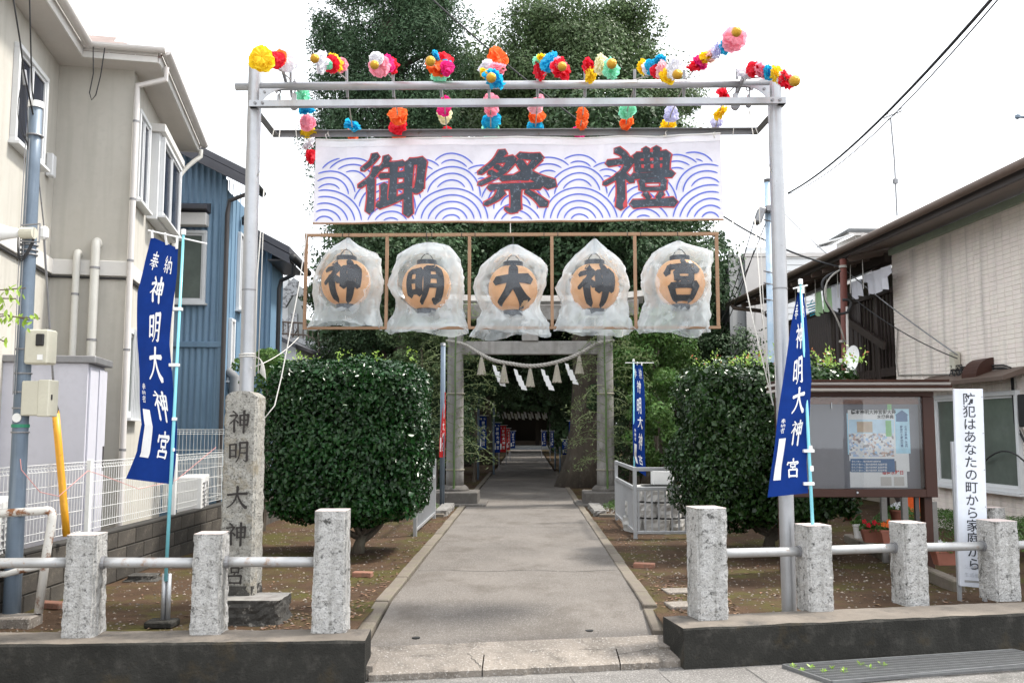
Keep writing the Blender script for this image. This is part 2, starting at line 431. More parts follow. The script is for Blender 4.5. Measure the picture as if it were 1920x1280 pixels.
# ---------------------------------------------------------------- lettering
BR = {
 '神': [(7,5,[(20,97),(28,92),(35,85)]),(6,7,[(6,76),(24,79),(42,80)]),(8,4,[(40,79),(28,60),(6,40)]),(8,9,[(27,60),(27,30),(28,2)]),(5,7,[(34,56),(40,51),(46,44)]),
       (7,8,[(54,80),(55,55),(56,32)]),(6,9,[(54,78),(75,80),(93,81)]),(9,6,[(92,80),(91,55),(89,32)]),(5,5,[(56,57),(88,58)]),(5,6,[(56,35),(88,36)]),(9,8,[(73,100),(73,50),(72,-2)])],
 '明': [(7,8,[(10,82),(11,50),(12,22)]),(6,8,[(10,81),(25,82),(40,83)]),(8,7,[(39,82),(38,50),(38,24)]),(5,5,[(12,55),(37,56)]),(5,6,[(12,28),(37,29)]),
       (8,4,[(57,92),(57,50),(52,22),(40,2)]),(7,9,[(57,90),(75,91),(92,92)]),(9,9,[(91,91),(90,50),(90,8)]),(8,3,[(90,8),(84,6),(74,12)]),(5,5,[(58,67),(88,68)]),(5,5,[(57,44),(88,45)])],
 '大': [(8,10,[(6,62),(50,67),(94,68)]),(10,4,[(52,100),(50,70),(40,38),(24,18),(4,4)]),(6,12,[(52,62),(62,38),(76,18),(92,4)])],
 '宮': [(8,7,[(52,102),(53,94),(54,86)]),(7,8,[(12,86),(10,76),(8,66)]),(6,9,[(12,82),(50,84),(88,85)]),(9,4,[(89,84),(84,74),(76,68)]),
       (6,6,[(32,70),(33,60),(35,48)]),(6,7,[(32,70),(68,71)]),(7,6,[(68,70),(66,48)]),(5,5,[(34,51),(67,51)]),(5,5,[(52,48),(47,40)]),
       (7,8,[(20,34),(21,18),(23,0)]),(6,8,[(20,34),(80,36)]),(8,8,[(80,35),(78,18),(77,0)]),(6,6,[(22,4),(78,4)])],
 '御': [(8,4,[(24,100),(18,88),(4,74)]),(8,4,[(26,76),(18,60),(0,44)]),(8,8,[(17,56),(18,30),(17,0)]),(7,4,[(42,96),(38,84),(30,74)]),(6,7,[(38,82),(66,84)]),(6,7,[(32,62),(68,64)]),
       (8,8,[(52,82),(52,50),(51,22)]),(6,7,[(52,42),(68,44)]),(7,7,[(38,46),(38,14)]),(8,5,[(30,10),(50,16),(70,26)]),
       (8,9,[(76,86),(97,87)]),(9,9,[(96,86),(94,60),(92,38)]),(8,4,[(92,38),(88,33),(82,36)]),(9,9,[(76,86),(75,40),(76,-6)])],
 '祭': [(8,4,[(34,102),(22,84),(2,64)]),(6,8,[(26,86),(48,88)]),(8,4,[(47,87),(32,64),(2,44)]),(6,6,[(24,76),(34,68)]),(6,6,[(16,66),(26,58)]),
       (7,9,[(56,94),(84,92)]),(8,5,[(82,91),(68,70),(48,54)]),(7,12,[(56,84),(70,62),(100,44)]),(6,7,[(32,54),(68,56)]),(7,8,[(16,38),(84,42)]),
       (10,9,[(51,40),(51,18),(51,0)]),(8,3,[(50,0),(44,-3),(38,2)]),(8,4,[(32,30),(24,18),(10,8)]),(5,9,[(66,32),(78,22),(90,8)])],
 '禮': [(8,7,[(16,100),(26,92),(30,84)]),(7,8,[(2,76),(38,80)]),(8,4,[(36,79),(22,56),(-4,38)]),(9,9,[(20,56),(21,28),(20,-4)]),(6,6,[(26,54),(38,42)]),
       (7,7,[(46,90),(48,60)]),(7,8,[(46,89),(92,92)]),(8,7,[(92,91),(89,60)]),(4,4,[(47,76),(90,77)]),(5,5,[(48,62),(89,62)]),(7,6,[(61,102),(62,62)]),(7,6,[(77,104),(76,62)]),
       (7,8,[(40,51),(98,54)]),(6,6,[(52,43),(54,26)]),(5,6,[(52,42),(86,43)]),(6,6,[(86,43),(84,26)]),(5,5,[(54,27),(84,27)]),(6,5,[(57,19),(62,10)]),(6,5,[(82,19),(76,10)]),(9,10,[(38,0),(100,3)])],
 '奉': [(6,6,[(20,84),(80,86)]),(6,6,[(24,70),(76,71)]),(6,7,[(8,56),(92,58)]),(7,4,[(50,100),(46,60),(8,24)]),(4,8,[(54,60),(94,26)]),(5,5,[(34,36),(66,37)]),(5,6,[(28,20),(72,21)]),(7,7,[(50,46),(50,-4)])],
 '納': [(6,5,[(24,98),(10,80),(28,72)]),(6,5,[(34,86),(8,56)]),(5,5,[(8,56),(38,60)]),(6,6,[(24,54),(24,2)]),(5,5,[(13,38),(6,22)]),(5,5,[(33,40),(40,26)]),
       (6,7,[(50,76),(50,0)]),(6,7,[(50,76),(93,78)]),(7,7,[(92,78),(91,4)]),(6,3,[(91,4),(82,4)]),(6,4,[(70,100),(68,60),(55,32)]),(4,6,[(70,56),(84,34)])],
 '者': [(5,6,[(30,86),(66,87)]),(6,7,[(10,66),(92,68)]),(6,6,[(48,100),(48,68)]),(7,4,[(86,92),(60,60),(8,34)]),(6,6,[(34,44),(34,-2)]),(5,6,[(34,44),(75,45)]),(6,6,[(75,45),(75,-2)]),(4,4,[(36,23),(73,23)]),(5,5,[(36,3),(73,3)])],
}
def catm(pts, n=5):
    if len(pts) == 2:
        return [(pts[0][0] + (pts[1][0]-pts[0][0])*t/n, pts[0][1] + (pts[1][1]-pts[0][1])*t/n) for t in range(n+1)]
    P = [(2*pts[0][0]-pts[1][0], 2*pts[0][1]-pts[1][1])] + list(pts) + [(2*pts[-1][0]-pts[-2][0], 2*pts[-1][1]-pts[-2][1])]
    out = []
    for i in range(1, len(P) - 2):
        for k in range(n):
            t = k / n
            out.append(tuple(.5*(2*P[i][j] + (P[i+1][j]-P[i-1][j])*t + (2*P[i-1][j]-5*P[i][j]+4*P[i+1][j]-P[i+2][j])*t*t + (3*P[i][j]-P[i-1][j]-3*P[i+1][j]+P[i+2][j])*t**3) for j in (0,1)))
    out.append(tuple(pts[-1]))
    return out
def brush(mb, ch, place, fat=1.0, extra=0.0, lay0=0.0, lay=0.00025, n=4):
    """place(x, y, h): glyph coordinates (0..1, 0..1) and height above the surface -> point"""
    for si, (w0, w1, pts) in enumerate(BR[ch]):
        c = catm(pts, n)
        m = len(c)
        L, Rr = [], []
        for i, p in enumerate(c):
            a, b = c[max(0, i-1)], c[min(m-1, i+1)]
            tx, ty = b[0]-a[0], b[1]-a[1]; l = math.hypot(tx, ty) or 1
            t = i / (m - 1)
            w = (w0 + (w1 - w0) * t) * fat * (1 - .16 * math.sin(math.pi * t)) * .72 + extra
            nx, ny = -ty / l * w, tx / l * w
            L.append((p[0] + nx, p[1] + ny)); Rr.append((p[0] - nx, p[1] - ny))
        d0 = (c[0][0]-c[1][0], c[0][1]-c[1][1]); l = math.hypot(*d0) or 1
        w = (w0 * fat * .72 + extra); s = (c[0][0] + d0[0]/l*w*.7 , c[0][1] + d0[1]/l*w*.7)
        d1 = (c[-1][0]-c[-2][0], c[-1][1]-c[-2][1]); l = math.hypot(*d1) or 1
        w = (w1 * fat * .72 + extra); e = (c[-1][0] + d1[0]/l*w*.8, c[-1][1] + d1[1]/l*w*.8)
        h = lay0 + si * lay
        vs = [place(q[0]/100, q[1]/100, h) for q in L + Rr + [s, e]]
        fs = [(i, i+1, m+i+1, m+i) for i in range(m-1)] + [(0, m, 2*m), (m-1, 2*m+1, 2*m-1)]
        mb.add(vs, fs)
_glyph = {}
def font_tris(ch, bold=0.0):
    key = (ch, bold)
    if key in _glyph: return _glyph[key]
    cu = bpy.data.curves.new('g', 'FONT'); cu.body = ch; cu.size = 1; cu.fill_mode = 'FRONT'; cu.offset = bold; cu.resolution_u = 3
    cu.align_x = 'CENTER'
    o = bpy.data.objects.new('g', cu); COL.objects.link(o)
    bpy.context.view_layer.update()
    dg = bpy.context.evaluated_depsgraph_get()
    me = o.evaluated_get(dg).to_mesh()
    vs = [(v.co.x, v.co.y) for v in me.vertices]; fs = [tuple(p.vertices) for p in me.polygons]
    o.evaluated_get(dg).to_mesh_clear()
    bpy.data.objects.remove(o); bpy.data.curves.remove(cu)
    _glyph[key] = (vs, fs)
    return _glyph[key]
def fonttext(mb, s, place, size, vertical=False, bold=0.0, adv=1.0):
    """place(x, z): text plane -> point; first character's centre at 0,0"""
    for i, ch in enumerate(s):
        if ch == ' ': continue
        vs, fs = font_tris(ch, bold)
        ox, oz = (0, -i * adv * size) if vertical else (i * adv * size, 0)
        mb.add([place(ox + x * size, oz + (y - .36) * size) for x, y in vs], fs)

# ---------------------------------------------------------------- leaves
LEAF_D = np.array([[0,0,0],[.30,.5,.10],[0,1.0,.02],[-.30,.5,.10]])            # folded diamond: base, right, tip, left
def leaf_mesh(name, pos, nrm, size, spread=.7, down=0.0, width=1.0):
    n = len(pos)
    nrm = nrm + npr.normal(0, spread, (n, 3)); nrm /= np.linalg.norm(nrm, axis=1)[:, None] + 1e-9
    t = npr.normal(0, 1, (n, 3)); t[:, 2] -= down
    t -= nrm * (t * nrm).sum(1)[:, None]; t /= np.linalg.norm(t, axis=1)[:, None] + 1e-9
    b = np.cross(nrm, t)
    s = size * npr.uniform(.5, 1.3, n)
    V = np.empty((n, 4, 3))
    for k in range(4):
        q = LEAF_D[k]
        V[:, k] = pos + (b * q[0] * width + t * (q[1] - .5) + nrm * q[2]) * s[:, None]
    F = np.empty((n, 2, 3), int); base = np.arange(n) * 4
    F[:, 0] = base[:, None] + [0, 1, 2]; F[:, 1] = base[:, None] + [0, 2, 3]
    me = bpy.data.meshes.new(name)
    me.vertices.add(n * 4); me.vertices.foreach_set('co', V.reshape(-1))
    me.loops.add(n * 6); me.loops.foreach_set('vertex_index', F.reshape(-1))
    me.polygons.add(n * 2); me.polygons.foreach_set('loop_start', np.arange(n * 2) * 3)
    me.update(calc_edges=True)
    return me
def one_leaf(name, L, W=.5):
    mb = MB()
    pr = [(0,0,0),(.18,.25,.05),(.25,.55,.05),(.15,.82,.03),(0,1,-.03),(-.15,.82,.03),(-.25,.55,.05),(-.18,.25,.05),(0,.3,-.0),(0,.6,0)]
    vs = [((x*W*2)*L, (y-.5)*L, z*L) for x, y, z in pr]
    mb.add(vs, [(0,1,8),(1,2,9,8),(2,3,9),(3,4,9),(4,5,9),(5,6,9),(6,7,8,9),(7,0,8)])
    return mb.mesh(name, smooth=False, recalc=False)
def clumps(n, centre, radii, shell=.55, lowcut=-1.0):
    """points spread through an ellipsoid, more of them near its surface"""
    out = []
    while len(out) < n:
        p = npr.normal(0, 1, 3); p /= np.linalg.norm(p)
        if p[2] < lowcut: continue
        out.append(p * (shell + (1 - shell) * npr.random() ** .6))
    return np.array(out) * np.array(radii) + np.array(centre)
def leaves_on_clumps(cl, rads, per, squash=.7, inner=.25):
    P, Nn = [], []
    for c, r in zip(cl, rads):
        d = npr.normal(0, 1, (per, 3)); d /= np.linalg.norm(d, axis=1)[:, None]
        rr = r * (1 - inner * npr.random((per, 1)) ** 2) * (1 + npr.normal(0, .09, (per, 1)))
        P.append(c + d * rr * np.array([1, 1, squash])); Nn.append(d + np.array([0, 0, .35]))
    return np.concatenate(P), np.concatenate(Nn)
def seedvec(s): return Vector((s * 13.7, s * 7.1, s * 3.3))
from mathutils import noise as mnoise
def rough_block(name, w, d, h, seed, amp=.012, nx=10, ny=8, nz=26, taper=.0, flare=.0, top_flat=True, chamfer=.012):
    """a hewn stone post: a box of small facets pushed in and out; origin at its base"""
    mb = MB(); idx = {}
    def vid(i, j, k):
        key = (i, j, k)
        if key in idx: return idx[key]
        x, y, z = (i / nx - .5) * w, (j / ny - .5) * d, k / nz * h
        f = 1 + flare * max(0, 1 - z / (h * .25)) ** 1.5 - taper * z / h
        x *= f; y *= f
        e = (i in (0, nx)) + (j in (0, ny))
        nv = Vector((x, y, z)) * 15 + seedvec(seed)
        a = mnoise.fractal(nv, 1.0, 2.0, 4)
        b = mnoise.fractal(nv + Vector((9, 4, 7)), 1.0, 2.0, 4)
        sharp = mnoise.fractal(nv * 3.1, 1.0, 2.0, 3)
        edge_k = 1.0
        if top_flat and k == nz: edge_k = .35
        if i in (0, nx): x += math.copysign(1, x) * (a * amp + sharp * amp * .5 - (chamfer if e == 2 else 0)) * edge_k
        if j in (0, ny): y += math.copysign(1, y) * (b * amp + sharp * amp * .5 - (chamfer if e == 2 else 0)) * edge_k
        idx[key] = len(mb.v); mb.v.append((x, y, z)); return idx[key]
    for k in range(nz):
        for i in range(nx):
            mb.f.append((vid(i,0,k), vid(i+1,0,k), vid(i+1,0,k+1), vid(i,0,k+1)))
            mb.f.append((vid(i+1,ny,k), vid(i,ny,k), vid(i,ny,k+1), vid(i+1,ny,k+1)))
        for j in range(ny):
            mb.f.append((vid(0,j+1,k), vid(0,j,k), vid(0,j,k+1), vid(0,j+1,k+1)))
            mb.f.append((vid(nx,j,k), vid(nx,j+1,k), vid(nx,j+1,k+1), vid(nx,j,k+1)))
    for i in range(nx):
        for j in range(ny):
            mb.f.append((vid(i,j,nz), vid(i+1,j,nz), vid(i+1,j+1,nz), vid(i,j+1,nz)))
            mb.f.append((vid(i,j+1,0), vid(i+1,j+1,0), vid(i+1,j,0), vid(i,j,0)))
    return mb.mesh(name, recalc=False)

# ================================================================= THE SETTING
def gz(x, y):
    return .018 * mnoise.fractal(Vector((x * .9, y * .9, 0)), 1, 2, 4) + .006 * mnoise.fractal(Vector((x * 7, y * 7, 3)), 1, 2, 3)
# far ground sheet, reaching the horizon, below everything
mb = MB(); mb.add([(-700,-60,-.30),(700,-60,-.30),(700,900,-.30),(-700,900,-.30)], [(0,1,2,3)])
obj('ground', mb, M['dirt'], kind='structure', recalc=False)
def fronty(x):      # back edge of the kerbs
    return 6.28 + .085 * (x + 1.04) if x < 0 else 6.72 + .205 * (x - 1.04)
def dirt_patch(name, x0, x1, y1, nx, ny):
    mb = MB()
    def f(u, v):
        x = x0 + (x1 - x0) * u; y0 = fronty(max(-4.6, min(5.5, x))) - .08; y = y0 + (y1 - y0) * v ** 1.7
        k = min(1, abs(x - (-1.3 if x < 0 else 1.05)) / .15)
        return (x, y, gz(x, y) * k - .002)
    mb.sheet(f, nx, ny)
    return obj(name, mb, M['dirt'], kind='structure', smooth=True, recalc=False)
dirt_patch('earth_bed', -14, -1.22, 75, 260, 260)
dirt_patch('earth_bed', 1.0, 14, 75, 260, 260)
# street
mb = MB(); mb.add([(-60,-60,-.19),(60,-60,-.19),(60,18.5,-.19),(1.04,6.6,-.19),(-1.0,6.2,-.19),(-60,1.4,-.19)], [(0,1,2,3,4,5)])
street = obj('street', mb, M['street'], kind='structure', recalc=False)
# path
def pz(y, yb=6.4): return .006 if y > 7.7 else .006 - .115 * ((7.7 - y) / (7.7 - yb)) ** 1.1
mb = MB()
def pf(u, v):
    x = -1.12 + 2.05 * u
    yb = 6.38 + .185 * (x + 1.09)
    y = yb + (72 - yb) * v ** 2.2
    z = pz(y, yb)
    z += .006 * mnoise.noise(Vector((x * 1.3, y * .8, 0)))
    return (x, y, z)
mb.sheet(pf, 24, 160)
obj('path', mb, M['asphalt_path'], kind='structure', smooth=True, recalc=False)
# thin cross joints and repair seams in the asphalt
pe = MB()
for y, w in ((9.3, .012), (13.4, .012), (16.6, .02), (21.5, .02)):
    pts = [(-1.1 + 2.0 * k / 14, y + .02 * rnd.uniform(-1, 1) + .05 * math.sin(k), .0105) for k in range(15)]
    b = len(pe.v)
    for p in pts: pe.v += [(p[0], p[1] - w/2, p[2]+.002), (p[0], p[1] + w/2, p[2]+.002)]
    for k in range(14): pe.f.append((b+2*k, b+2*k+2, b+2*k+3, b+2*k+1))
pe = obj('path_seams', pe, M['stone_dark'], kind='stuff', recalc=False)
setp(pe, 'dark hairline seams crossing the grey asphalt approach path', 'pavement seam')
# edging stones of the path, each a piece
edge_root = {}
for side, xe in ((-1, -1.20), (1, .985)):
    e = bpy.data.objects.new('path_edging', None); COL.objects.link(e); e['kind'] = 'structure'
    L = .60; y = 6.42 if side < 0 else 6.86
    base = MB(); base.box((0, 0, 0), (.115, L - .008, .13))
    me = base.mesh('edging_stone', bevel=.008)
    me.materials.append(M['concrete_edge'])
    n = 0
    while y < 60:
        z = max(pz(y + L/2) if y < 7.7 else .006, -.06) - .048
        o = link('edging_stone', me, None, e)
        o.location = (xe + rnd.uniform(-.004, .004), y + L / 2, z + rnd.uniform(-.004, .004)); o.rotation_euler = ((math.atan(.07) if y < 7.3 else 0), 0, rnd.uniform(-.008, .008))
        y += L; n += 1
        if n == 40: break
# entrance apron of pale concrete in slabs
ap = bpy.data.objects.new('entrance_apron', None); COL.objects.link(ap); ap['kind'] = 'structure'
def slab(name, quad, z0, z1, mt, parent, nse=.02, sub=10, seed=1, drop=.05):
    """quad = 4 corners (x,y), z0 front edge level, z1 back edge level; subdivided with a slightly broken front"""
    mb = MB()
    def f(u, v):
        a = Vector(quad[0]).lerp(Vector(quad[1]), u); b = Vector(quad[3]).lerp(Vector(quad[2]), u)
        p = a.lerp(b, v)
        j = nse * mnoise.fractal(Vector((u * 9, v * 2, seed)), 1, 2, 3)
        edge = 1 if v < .01 else .2
        z = z0 + (z1 - z0) * v + (.2 * j if v > .01 else -.006)
        return (p.x, p.y + j * edge, z)
    mb.sheet(f, sub * 3, sub)
    nb = sub * 3 + 1
    top = list(range(nb)); b0 = len(mb.v)
    for i in top:
        x, y, z = mb.v[i]; mb.v.append((x, y + .006, z - drop))
    for i in range(nb - 1): mb.f.append((i, b0 + i, b0 + i + 1, i + 1))
    return obj(name, mb, mt, parent, smooth=False, recalc=False)
slab('apron_slab', [(-1.03,6.26),(1.03,6.66),(1.03,6.86),(-1.10,6.45)], -.108, -.078, M['concrete_pale'], ap, seed=4, drop=.02)
slab('apron_slab', [(-1.02,5.985),(-.3,6.115),(-.3,6.40),(-1.03,6.25)], -.142, -.110, M['concrete_pale'], ap, seed=1)
slab('apron_slab', [(-.292,6.117),(.62,6.285),(.62,6.57),(-.292,6.402)], -.142, -.112, M['concrete_pale'], ap, seed=2)
slab('apron_slab', [(.628,6.287),(1.11,6.40),(1.11,6.67),(.628,6.572)], -.142, -.110, M['concrete_pale'], ap, seed=3)
for x, y in ((gnd(780,1198,-.09).x, gnd(780,1198,-.09).y), (gnd(1105,1186,-.09).x, gnd(1105,1186,-.09).y)):
    mb = MB(); mb.lathe([(.030,-.02),(.030,.004),(.0,.004)], 18, (x, y, pz(y, 6.38+.185*(x+1.09)) + .001))
    obj('drain_plug', mb, M['black_hole'], ap)
obj('side_filler', MB().bx(-1.25,-1.0,6.02,6.62,-.34,-.10), M['concrete_pale'], ap)
obj('side_filler', MB().bx(.93,1.25,6.58,7.0,-.34,-.10), M['concrete_pale'], ap)
ck = MB()
for (a_, b_, w_) in (((-.95,6.33),(.9,6.70),.007), ((-.30,6.13),(-.42,6.42),.006), ((.35,6.50),(.75,7.4),.004), ((-.7,7.1),(-.2,7.55),.0035), ((-.2,7.55),(.3,7.6),.003), ((.62,6.45),(.95,6.62),.006)):
    n_ = 26; pr = []
    for k in range(n_ + 1):
        f = k / n_; x = a_[0] + (b_[0]-a_[0])*f + .018*mnoise.fractal(Vector((f*9, a_[0]*5, 1)), 1, 2, 3); y = a_[1] + (b_[1]-a_[1])*f + .022*mnoise.fractal(Vector((f*9, a_[0]*5, 7)), 1, 2, 3)
        yb = 6.38 + .185*(x+1.09); z = (pz(y, yb) if y > yb else -.142 + .032*min(1, max(0, (y - yb + .33)/.3))) + .012
        q = w_*(.4+.9*abs(mnoise.noise(Vector((f*14, 3, a_[0]))))); pr += [(x-q*.5, y-q, z), (x+q*.5, y+q, z)]
    b0 = len(ck.v); ck.v += pr
    for k in range(n_): ck.f.append((b0+2*k, b0+2*k+2, b0+2*k+3, b0+2*k+1))
obj('crack', ck, M['stone_dark'], ap, kind='stuff', recalc=False)
# gutter flags in front of the entrance
gf = bpy.data.objects.new('gutter_paving', None); COL.objects.link(gf); gf['kind'] = 'structure'
me = MB().box((0,0,0), (.596,.42,.03)).mesh('gutter_slab', bevel=.005); me.materials.append(M['street'])
for k in range(11):
    x = -3.9 + .6 * k + .3
    y = (5.68 + .12 * (x + 1.04)) if x < -1.04 else (5.68 + .19 * (x + 1.04))
    o = link('gutter_slab', me, None, gf); o.location = (x, y - .02, -.201 + rnd.uniform(0, .003)); o.rotation_euler = (0, 0, math.atan(.15) + rnd.uniform(-.01, .01))

# kerb walls
def kerb(name, p0, p1, w, z0, z1, label, seed):
    p0, p1 = Vector((*p0, 0)), Vector((*p1, 0)); d = (p1 - p0); L = d.length
    o = thing(name, label, 'kerb', p0, math.atan2(d.y, d.x))
    n = int(L / .06)
    mb = MB()
    prof = [(0, z0), (.004, z1 - .014), (.014, z1), (w - .01, z1 + .002), (w, z1 - .01), (w, z0)]
    for i in range(n + 1):
        x = L * i / n
        for j, (a, z) in enumerate(prof):
            q = mnoise.fractal(Vector((x * 6, j * 2.3, seed)), 1, 2, 3)
            mb.v.append((x, a + q * .006, z + (q * .005 if j in (1,2,3,4) else 0)))
    m = len(prof)
    for i in range(n):
        for j in range(m - 1): mb.f.append((i*m+j, i*m+j+1, (i+1)*m+j+1, (i+1)*m+j)[::-1])
    mb.f.append(tuple(range(m))); mb.f.append(tuple(n*m + j for j in range(m))[::-1])
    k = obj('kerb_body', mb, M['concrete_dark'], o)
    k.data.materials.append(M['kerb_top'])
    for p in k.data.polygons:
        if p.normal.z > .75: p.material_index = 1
    return o
kerb('kerb', (-6.2, 5.60), (-1.035, 5.92), .36, -.24, .08, 'low dark concrete kerb wall carrying three stone posts left of the path', 1)
kerb('kerb', (1.06, 6.32), (6.2, 7.41), .40, -.24, .08, 'low dark concrete kerb wall carrying four stone posts right of the path', 2)

# granite posts with rails between them
posts = []
PL = ['granite post beside the blue pole, leftmost on the left kerb', 'middle granite post on the left kerb, before the carved stone pillar', 'tall granite post at the path end of the left kerb',
      'tall thick granite post at the path end of the right kerb', 'granite post on the right kerb just right of the tall steel pole', 'granite post on the right kerb below the notice board corner',
      'granite post at the right picture edge beside the white sign', 'granite post standing behind the white sign in the second row']
PP = [((145,1195),(115,1000,182),.08), ((385,1190),(352,998,415),.08), ((617,1187),(580,955,651),.08), ((1331,1163),(1292,950,1368),.08), ((1535,1147),(1502,983,1567),.08), ((1716,1134),(1685,978,1748),.08), ((1888,1125),(1853,975,1920),.08), ((1870,1010),(1850,950,1889),0)]
for i, ((bx_, by_), (tl, ty, tr), zb) in enumerate(PP):
    if i < 7:
        b = gnd(bx_, by_, zb)
        Y = b.y
    else:
        Y = 9.2; b = at(1870, 1000, Y); b.z = 0; zb = 0
    w = (at(tr, ty, Y).x - at(tl, ty, Y).x) * .88
    h = at(bx_, ty, Y).z - zb
    ang = 0.05 if i < 3 else .2
    t = thing('stone_post', PL[i], 'stone post', (b.x - (.012 if i < 3 else -.012), Y + w / 2, zb - .01), ang, 'rough granite posts on the kerbs')
    sc_ = .9 if i >= 3 else 1
    me = rough_block('post_shaft', w * sc_, w * sc_, h, i + 1, amp=.007, nx=14, ny=14, nz=44, taper=.05 if i < 3 else .0, flare=.05 if i < 3 else .0)
    me.materials.append(M['granite']); me.materials.append(M['granite_top'])
    for p in me.polygons:
        if p.normal.z > .9 and p.center.z > h * .95: p.material_index = 1
    link('post_shaft', me, None, t)
    if i < 3:
        j = rough_block('post_foot', w * .99, w * .99, h * .07, i + 31, amp=.013, nx=8, ny=8, nz=4, flare=.1, taper=0)
    posts.append((b, w, h, Y, i))
def rail(p0, p1, label, r=.034, m='rail_rust'):
    o = thing('guard_rail', label, 'rail', p0, 0, 'steel rails between the granite posts')
    d = Vector(p1) - Vector(p0)
    pts = [d * (k / 6) for k in range(7)]
    obj('rail_tube', MB().tube(pts, r, 14), M[m], o, smooth=True)
    for e in (0.02, .98):
        q = d * e; mb = MB(); mb.tube([q - d.normalized() * .015, q + d.normalized() * .015], r * 1.25, 14); obj('rail_collar', mb, M['steel_dark'], o)
    return o
def rpt(i, py, dx=0, zz=None):
    b, w, h, Y, _ = posts[i]
    c = Vector((b.x, Y + w/2, 0)); c.z = at(988, py, Y + w/2).z; c.x += dx
    return c
def seg(a, b, ya, yb): return rpt(a, ya, posts[a][1]*.40), rpt(b, yb, -posts[b][1]*.40)
q = rpt(0, 1056, -posts[0][1]*.4); rail((q.x - 1.5, q.y - .12, q.z), q, 'plain grey steel rail running off the left edge into the first post')
rail(*seg(0, 1, 1056, 1056), 'grey steel rail in front of the left nobori banner pole')
rail(*seg(1, 2, 1054, 1054), 'rust streaked steel rail in front of the carved stone pillar')
rail(*seg(3, 4, 1036, 1032), 'rusty steel rail crossing in front of the tall right pole')
rail(*seg(4, 5, 1030, 1025), 'steel rail in front of the flower pots below the notice board')
rail(*seg(5, 6, 1024, 1021), 'rust streaked steel rail crossing the white sign')
q = rpt(6, 1020, posts[6][1]*.4); rail(q, (q.x + 1.2, q.y + .28, q.z), 'short end of steel rail leaving the right picture edge')

# grating over the gutter, right
gt = thing('drain_grate', 'long galvanised steel drain grate in the street below the right kerb', 'grate')
g0, g1, g2, g3 = gnd(1468,1251,-.184), gnd(1560,1283,-.184), gnd(1990,1243,-.184), gnd(1900,1222,-.184)
g0.z = g1.z = g2.z = g3.z = -.184
u = (g3 - g0); v = (g1 - g0)
mb = MB(); mb.add([g0 + Vector((0,0,.0)), g1, g2, g3], [(0,1,2,3)]); obj('grate_pit', mb, M['black_hole'], gt, recalc=False)
for k in range(8):
    a = g0 + v * (k + .5) / 8; b = a + u
    obj('bearing_bar', MB().bar(a + Vector((0,0,.010)), b + Vector((0,0,.010)), .009, .018), M['galv'], gt)
for a, b in ((g0, g3), (g1, g2), (g0, g1), (g3, g2)):
    obj('grate_frame', MB().bar(a + Vector((0,0,.012)), b + Vector((0,0,.012)), .014, .024), M['galv'], gt)
mb = MB()
for k in range(110):
    a = g0 + u * (k + .5) / 110; mb.bar(a + Vector((0,0,.016)), a + v + Vector((0,0,.016)), .005, .008)
obj('cross_bars', mb, M['galv'], gt, kind='stuff')

# litter, pebbles and dead leaves on the earth
def scatter(name, n, areas, fn, m, label, cat):
    mb = MB()
    for _ in range(n):
        x0, x1, y0, y1 = rnd.choice(areas)
        x, y = rnd.uniform(x0, x1), y0 + (y1 - y0) * rnd.random() ** 1.4
        if y < fronty(x) + .02 and x > -4.6: continue
        fn(mb, x, y, gz(x, y))
    o = obj(name, mb, m, kind='stuff', recalc=False); return setp(o, label, cat)
areas = [(-3.75, -1.32, 6.4, 14), (1.15, 4.2, 6.8, 12), (-6, -1.4, 14, 26), (1.2, 6, 12, 26)]
def pebble(mb, x, y, z):
    s = rnd.uniform(.004, .016); a = rnd.random() * 6
    pts = [(x + s*math.cos(a+k*1.257)*rnd.uniform(.7,1.2), y + s*math.sin(a+k*1.257)*rnd.uniform(.7,1.2), z) for k in range(5)]
    mb.add(pts + [(x, y, z + s*.7)], [(k, (k+1) % 5, 5) for k in range(5)])
def deadleaf(mb, x, y, z):
    s = rnd.uniform(.012, .032); a = rnd.random() * 6; c, d = math.cos(a) * s, math.sin(a) * s; h = rnd.uniform(.002, .012)
    mb.add([(x-c, y-d, z+.003), (x+d*.45, y-c*.45, z+h), (x+c, y+d, z+.004), (x-d*.45, y+c*.45, z+h)], [(0,1,2,3)])
M['pebble'] = mat('pebble', (.17,.14,.115), .9, var=.2, island=.6)
M['dead_leaf'] = mat('dead_leaf', (.15,.085,.05), .8, var=.2, island=.6)
scatter('pebbles', 6500, areas, pebble, M['pebble'], 'small grey pebbles scattered over the brown earth beds', 'pebbles')
scatter('dead_leaves', 2600, areas + [(-1.45,-1.25,7,30), (1.05,1.3,7,30), (-1.9,-1.3,6.6,9), (1.1,1.7,7,9)], deadleaf, M['dead_leaf'], 'brown and reddish fallen leaves littering the earth beds', 'fallen leaves')
for (px, py, L, lab) in ((680,1080,.19,'flat red brick lying on the earth below the left hedge'), (1208,1062,.22,'dark brick lying on the earth right of the path'), (95,1142,.22,'red brick beside the rusty white barrier foot')):
    g = gnd(px, py)
    setp(obj('brick', MB().box((0,0,.02), (L, .10, .05)), M['brick_red'], bevel=.006, loc=(g.x, g.y, gz(g.x, g.y))), lab, 'brick').rotation_euler = (0,0,rnd.uniform(-.3,.3))
g = gnd(270, 1085)
me = rough_block('flat_stone', .26, .2, .05, 77, amp=.02, nx=6, ny=6, nz=3, flare=.3)
setp(link('flat_stone', me, M['stone_dark'], loc=(g.x, g.y, gz(g.x, g.y))), 'flat grey stone half sunk in the earth behind the left kerb', 'stone')
g = gnd(15, 1176); setp(obj('concrete_step', MB().box((0,0,.03), (.35,.2,.09)), M['concrete_pale'], bevel=.008, loc=(g.x, g.y+.05, 0)), 'pale concrete block at the foot of the blue utility pole', 'block')
